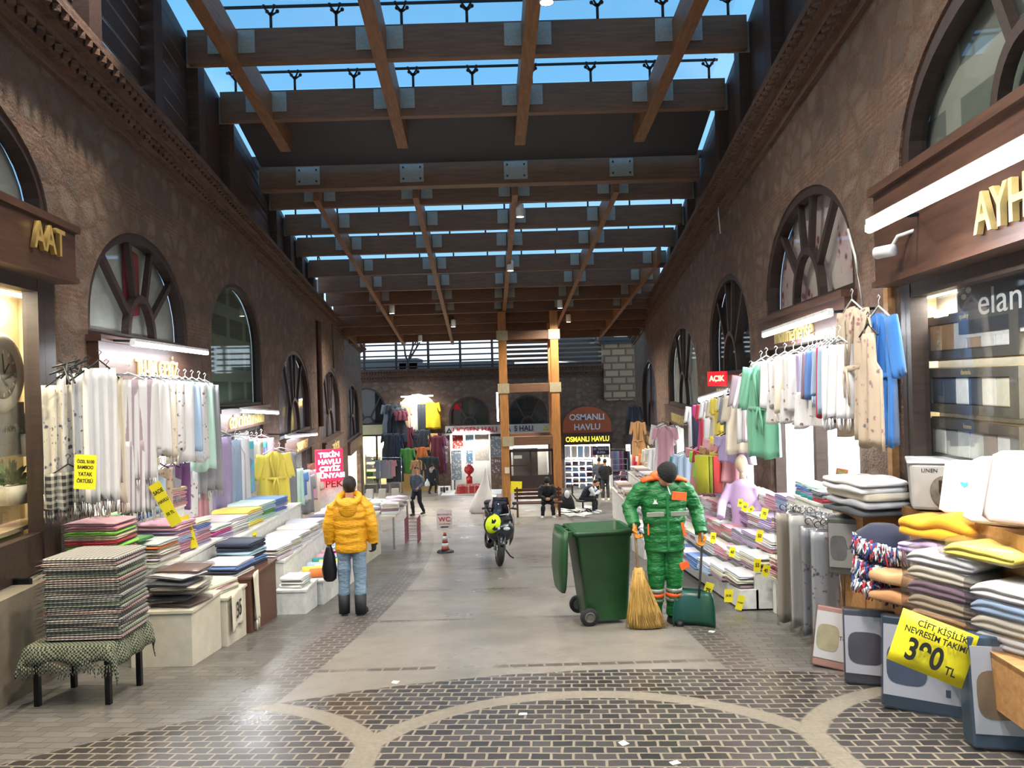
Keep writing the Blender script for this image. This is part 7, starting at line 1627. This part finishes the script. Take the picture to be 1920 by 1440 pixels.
# clothes shop: coats in the lit arch and around it
for i, (px, py, t_, c, L_, wd, off, d) in enumerate(((768, 752, 'coat', 'cream', 1.9, 1.1, .25, 'cream coat hanging in the lit arch'), (783, 754, 'coat', 'white', 1.7, .8, .2, 'white coat in the middle of the lit arch'), (756, 760, 'coat', 'tan', 1.5, .8, .3, 'tan coat at the left of the lit arch'), (806, 754, 'coat', '#e8c81c', 1.6, 1.1, .3, 'bright yellow coat hanging in the lit arch'),
        (790, 758, 'trousers', 'charcoal', 2.2, .5, .35, 'long black trousers between the cream and yellow coats'), (728, 758, 'coat', 'grey', 2.2, .7, .5, 'grey coat highest at the left of the clothes shop'), (738, 758, 'coat', 'charcoal', 2.2, .8, .6, 'black coat left of the lit arch'), (748, 764, 'coat', 'charcoal', 2.2, .8, .7, 'second black coat left of the lit arch'), (752, 770, 'coat', 'maroon', .6, .7, .8, 'maroon shawl above the second black coat'),
        (760, 800, 'coat', 'maroon', 1.6, .8, .6, 'maroon coat under the dark shop sign'), (774, 812, 'coat', 'charcoal', 2.0, .8, .5, 'dark patterned coat left of the clothes shop doorway'), (793, 805, 'coat', 'charcoal', 1.6, .7, .5, 'black coat hanging in the clothes shop doorway'), (791, 838, 'dress', 'orange', .9, .8, .7, 'orange dress in the clothes shop doorway'), (818, 816, 'coat', 'maroon', 2.2, .8, .5, 'burgundy coat right of the clothes shop doorway'), (826, 818, 'coat', 'purple', 2.2, .5, .4, 'purple dress beside the burgundy coat'),
        (732, 812, 'coat', 'charcoal', 1.9, 1.0, .8, 'black jacket low at the left of the clothes shop'), (745, 812, 'coat', 'navy', 2.0, .8, .8, 'navy coat low at the left of the clothes shop'), (764, 840, 'coat', 'green', 1.5, .7, .9, 'green patterned dress beside the doorway'), (720, 862, 'shirt', 'grey', 1.1, 1.0, 1.3, 'grey jacket on the low rack before the clothes shop'), (733, 862, 'shirt', 'rose', 1.0, .5, 1.3, 'pale pink cardigan on the low rack'), (742, 862, 'coat', 'charcoal', 1.3, .8, 1.2, 'black coat on the low rack'), (798, 856, 'coat', '#26332f', 1.7, .9, 1.0, 'dark green long coat standing out before the clothes shop'), (783, 862, 'coat', 'tan', 1.3, .7, 1.0, 'tan coat left of the dark green long coat'), (808, 856, 'coat', 'charcoal', 1.7, .8, 1.0, 'black long coat right of the dark green one'))):
    hangF(px, py, off, t_, c, d, L_=L_, wd=wd, cat='coat' if t_ == 'coat' else None)
b = MB(); p0, p1 = at(712, 858, YFAR-1.3), at(752, 858, YFAR-1.3); b.tube([p0, p1], .03, 6)
for p in (p0, p1): b.tube([p, Vector((p.x, p.y, fz(p.y)))], .03, 6); b.bar((p.x, p.y-.4, fz(p.y)+.08), (p.x, p.y+.4, fz(p.y)+.08), .05)
tag(b.build('clothes_rack', CHROME), 'low chrome clothes rack before the far clothes shop', 'rack')
# carpets
CPT = NT('carpet_pattern'); oi = CPT.t.nodes.new('ShaderNodeObjectInfo'); v_ = CPT.n('ShaderNodeTexVoronoi', _2=7.0); CPT.l(CPT.coord(), v_.inputs[0]); CPT.base(CPT.mix(CPT.ramp(v_.outputs['Distance'], [(.3, .75), (.45, 0.)]), oi.outputs['Color'], lin('#cfc4b2'))); CPT.rough(.95); CPT = CPT.m
for px, py0, py1, w_, c, off, d in ((858, 812, 841, .64, '#a33a32', -.1, 'red prayer rug hanging at the left of the carpet shop'), (880, 812, 843, .5, '#8fb0bf', -.1, 'pale blue rug hanging second in the carpet shop'), (903, 812, 864, .85, '#b7ab9c', -.1, 'large beige carpet hanging in the carpet shop'), (931, 818, 857, .64, '#77818c', .4, 'black and white patterned carpet beside the lift tower'), (880, 845, 870, .4, '#5c7f93', -.15, 'small blue rug under the pale blue one'),
        (855, 845, 900, .6, '#7b8790', -.2, 'long grey runner in the carpet shop'), (831, 812, 841, .52, '#6e4b52', .1, 'dark pink framed rug on the pier left of the carpet shop'), (831, 846, 868, .5, '#8b8380', .1, 'grey mihrab rug on the pier left of the carpet shop'), (930, 861, 886, .5, '#6d5d62', .4, 'small mauve rug below the patterned carpet')):
    A = at(px, py0, YFAR-off); B_ = at(px, py1, YFAR-off); o = MB().box((0, 0, (B_.z-A.z)/2), (w_, .03, A.z-B_.z)).build('hanging_carpet', CPT, None, A, 0, lin(c)); tag(o, d, 'carpet')
for k_ in range(6):
    p = at(883, 912, 41.5); o = MB().box((0, 0, .03), (1.7-.05*k_, 1.1, .06)).build('folded_carpet', CPT, None, Vector((p.x, 41.5, fz(41.5)+.1+.065*k_)), .02, lin('#9a2c30')); tag(o, 'red patterned carpet lying flat before the carpet shop, %s in its pile' % ordp(k_, 6), 'carpet', 'red carpets piled before the carpet shop'); o['group'] = 'red carpets piled before the carpet shop'
p = at(884, 915, 41.2); o = MB().box((0, 0, .04), (3.2, 2.0, .08)).build('platform', WHITE, None, Vector((p.x, 41.4, fz(41.4)+.0)), .01); tag(o, 'low white platform carrying the red carpets', 'platform')
p = at(880, 895, 42.5); gm = thing('vending_globe', 'tall red sweet dispenser standing before the carpet shop', 'dispenser', (p.x, 42.5, fz(42.5))); RD = flat('shiny_red', '#a81e22', .3)
MB().lathe([(0, 0), (.28, 0), (.26, .06), (.1, .12), (.09, .5), (.17, .55), (.17, .9), (.08, .95), (.08, 1.1), (0, 1.1)], n=18).build('stand', RD, gm); MB().ball((0, 0, 1.3), .27, 14).build('globe', RD, gm); MB().lathe([(0, 1.5), (.12, 1.5), (.1, 1.6), (0, 1.6)], n=14).build('cap', RD, gm)
for k_, (px, d) in enumerate(((828, 'left'), (838, 'right'))):
    p = at(px, 908, 41.8); o = thing('plastic_stool', 'white plastic stool with slotted sides, %s of the two far ones' % d, 'stool', (p.x, 41.8, fz(41.8))); MB().box((0, 0, .42), (.36, .36, .04)).build('seat', WHITEPL, o, None, .01)
    for a_ in (-1, 1):
        for b_ in (-1, 1): MB().box((.14*a_, .14*b_, .2), (.1, .1, .4)).build('leg', WHITEPL, o)
# towel shop: shelf units with folded towels
def shelves(x0, x1, y, z0, rows, dz, d, label, cols, grp, item='textile', n_=2, w_=.36):
    o = thing('shelf_unit', label, 'shelf', ((x0+x1)/2, y, z0)); W_ = x1-x0
    for k in range(rows+1): MB().box((0, 0, k*dz+.02), (W_, d, .03)).build('shelf_board', WHITE, o)
    for s_ in (-1, 1): MB().box((s_*W_/2, 0, rows*dz/2), (.04, d, rows*dz+.06)).build('side_panel', WHITE, o)
    nc = int(W_/w_)
    for k in range(rows):
        for j in range(nc):
            S(x0+(j+.5)*W_/nc, y, z0+k*dz+.038, n_, w_*.9, d*.85, dz*.36/n_*2*.9, [cols[(k*3+j*2) % len(cols)], cols[(k+j) % len(cols)]], item, '%s column of shelf %d up, %s' % ((['first']+ORD[1:])[j], k+1, grp), grp, 0, jit=.004)
xa, xb = at(1060, 880, 45.2).x, at(1112, 880, 45.2).x
shelves(xa, xb, 45.4, fz(45.4), 5, .33, .5, 'white shelf unit of towels left in the far towel shop', ['mauve', 'purple', 'white', 'blue', 'paleblue', 'maroon', 'lilac'], 'left far shelves')
xa, xb = at(1148, 900, 45.0).x, at(1176, 900, 45.0).x
shelves(xa, xb, 45.0, fz(45), 5, .33, .5, 'white shelf unit of towels right of the far towel shop', ['purple', 'mauve', 'maroon', 'pink', 'lilac'], 'right far shelves')
rail(at(1146, 842, 44.8), at(1180, 842, 44.8), 'rail of long scarves right of the far towel shop', None, (0, 1.2, 0))
for i, c in enumerate(('pink', 'lilac', 'paleblue', 'white', 'magenta', 'beige', 'maroon', 'charcoal', 'mauve')):
    hangF(1148+3.8*i, 846, 1.2, 'towel', c, '%s long scarf on the rail right of the orange sign' % cw(c), L_=1.1, wd=.16, hang=True)
for i, c in enumerate(('white', 'cream', 'paleblue', 'white', 'pink', 'white', 'cream')):
    hangF(1064+12*i, 836, .0, 'towel', c, '%s towel high in the far towel shop, %s from the lift tower' % (cw(c), (['first']+ORD[1:])[i]), L_=.7, wd=.34, hang=False)
M = Matrix.Translation(at(1127, 845, YFAR-.4)) @ WF.M.to_3x3().to_4x4(); o = thing('hanging_sign', 'dark plum sign with white letters hanging before the far towel shop', 'sign', M); MB().box((0, 0, 0), (1.0, .5, .05)).build('panel', flat('plum_panel', '#33223f', .5), o); text('EV TEKSTİLİ', .13, T(0, .1, .03), WHITE, o, .002, sx=.9, bold=.02); text('BURSA', .13, T(0, -.1, .03), WHITE, o, .002, sx=.9, bold=.02)
hangF(1122, 868, .3, 'robe', 'yellow', 'long yellow cloth hanging behind the two far shoppers', L_=2.0, wd=.5)
# garment in blue at the far right corner
hangR(1190, 762, .5, 'robe', 'navy', 'dark blue patterned robe hanging high at the far right corner', L_=2.2, wd=.5, yaw=R(60)); hangR(1196, 790, .5, 'robe', 'tan', 'tan robe beside the dark blue one at the far right corner', L_=1.8, wd=.6, yaw=R(60))
# glazed left far shop: shelves of ornaments
xa, xb = at(686, 880, YFAR+.8).x, at(712, 880, YFAR+.8).x
shelves(xa, xb, YFAR+.9, fz(YFAR), 5, .45, .4, 'lit glass cabinet shelves in the leftmost far shop', ['white', 'cream', 'green', 'white'], 'leftmost far shop', n_=2, w_=.42)
# ------------------------------------------------------------ right side beyond the sweeper
for k_, (y0, y1, x0, h_) in enumerate(((15.2, 18.2, 2.55, .45), (15.2, 18.2, 3.0, .8), (18.8, 23.0, 2.9, .5), (18.8, 23.0, 3.4, .95))):
    z = crate('display_table', 'white %s bench of towels %s the white lit shop on the right' % (['front', 'back'][k_ % 2], ['before', 'beyond'][k_//2]), x0, x0+.42, y0, y1, h_, WHITE)
    n_ = int((y1-y0)/.5)
    for j in range(n_): S(x0+.21, y0+.25+.5*j, z, 4, .42, .38, .06, [['white', 'cream', 'white', 'beige'], ['cream', 'grey', 'white', 'white'], ['rose', 'white', 'white', 'brown']][j % 3], 'bath linen', 'the %s pile, %s bench %s the white shop' % ((['first']+ORD[1:])[j], ['front', 'back'][k_ % 2], ['before', 'beyond'][k_//2]), 'towels on the %s bench %s the white shop' % (['front', 'back'][k_ % 2], ['before', 'beyond'][k_//2]), R(-84))
z = crate('display_box', 'white crate with dark cosmetics before the towel benches', 2.25, 2.55, 13.6, 15.0, .35, WHITE)
for j in range(3): S(2.40, 13.8+.45*j, z, 3, .28, .36, .05, ['white', 'charcoal', 'white'], 'packet', 'the %s pile on the white crate' % ['first', 'second', 'third'][j], 'packets on the white crate', R(-84))
rail(onR(1243, 800, .6), onR(1300, 795, .6), 'rail of pale clothes before the white lit shop', None, (.5, 0, .05))
for i, (px, py, c, L_) in enumerate(((1242, 795, 'white', 2.0), (1247, 800, 'pink', 1.8), (1222, 842, 'cream', 1.0), (1227, 840, 'white', 1.0), (1214, 850, 'orange', 1.0), (1208, 855, 'white', 1.1), (1202, 855, 'red', 1.0), (1290, 850, 'paleblue', 1.3), (1283, 855, 'teal', 1.0))):
    hangR(px, py, .6, 'dress' if i % 2 else 'robe', c, '%s garment hanging by the white lit shop, %s from the coloured clothes' % (cw(c), (['first']+ORD[1:])[i]), group='clothes by the white lit shop', L_=L_, wd=.6, yaw=R(60))
# litter on the paving
rl_ = random.Random(15); lm = MB().prism([(-.03, -.02), (.03, -.025), (.035, .02), (-.02, .03)], 0, .004).mesh('litter', flat('litter_white', '#b9b5ab', .6))
for i, (px, py) in enumerate(((487, 1130), (938, 1085), (1170, 1395), (1265, 1432), (742, 1280), (980, 1340), (1335, 1185))):
    q = fl(px, py); o = put('paper_scrap', lm, None, T(q.x, q.y, q.z+.002, rl_.uniform(0, 3), -R(5.5))); tag(o, 'tiny pale scrap lying on the paving', 'litter', 'scraps on the paving')
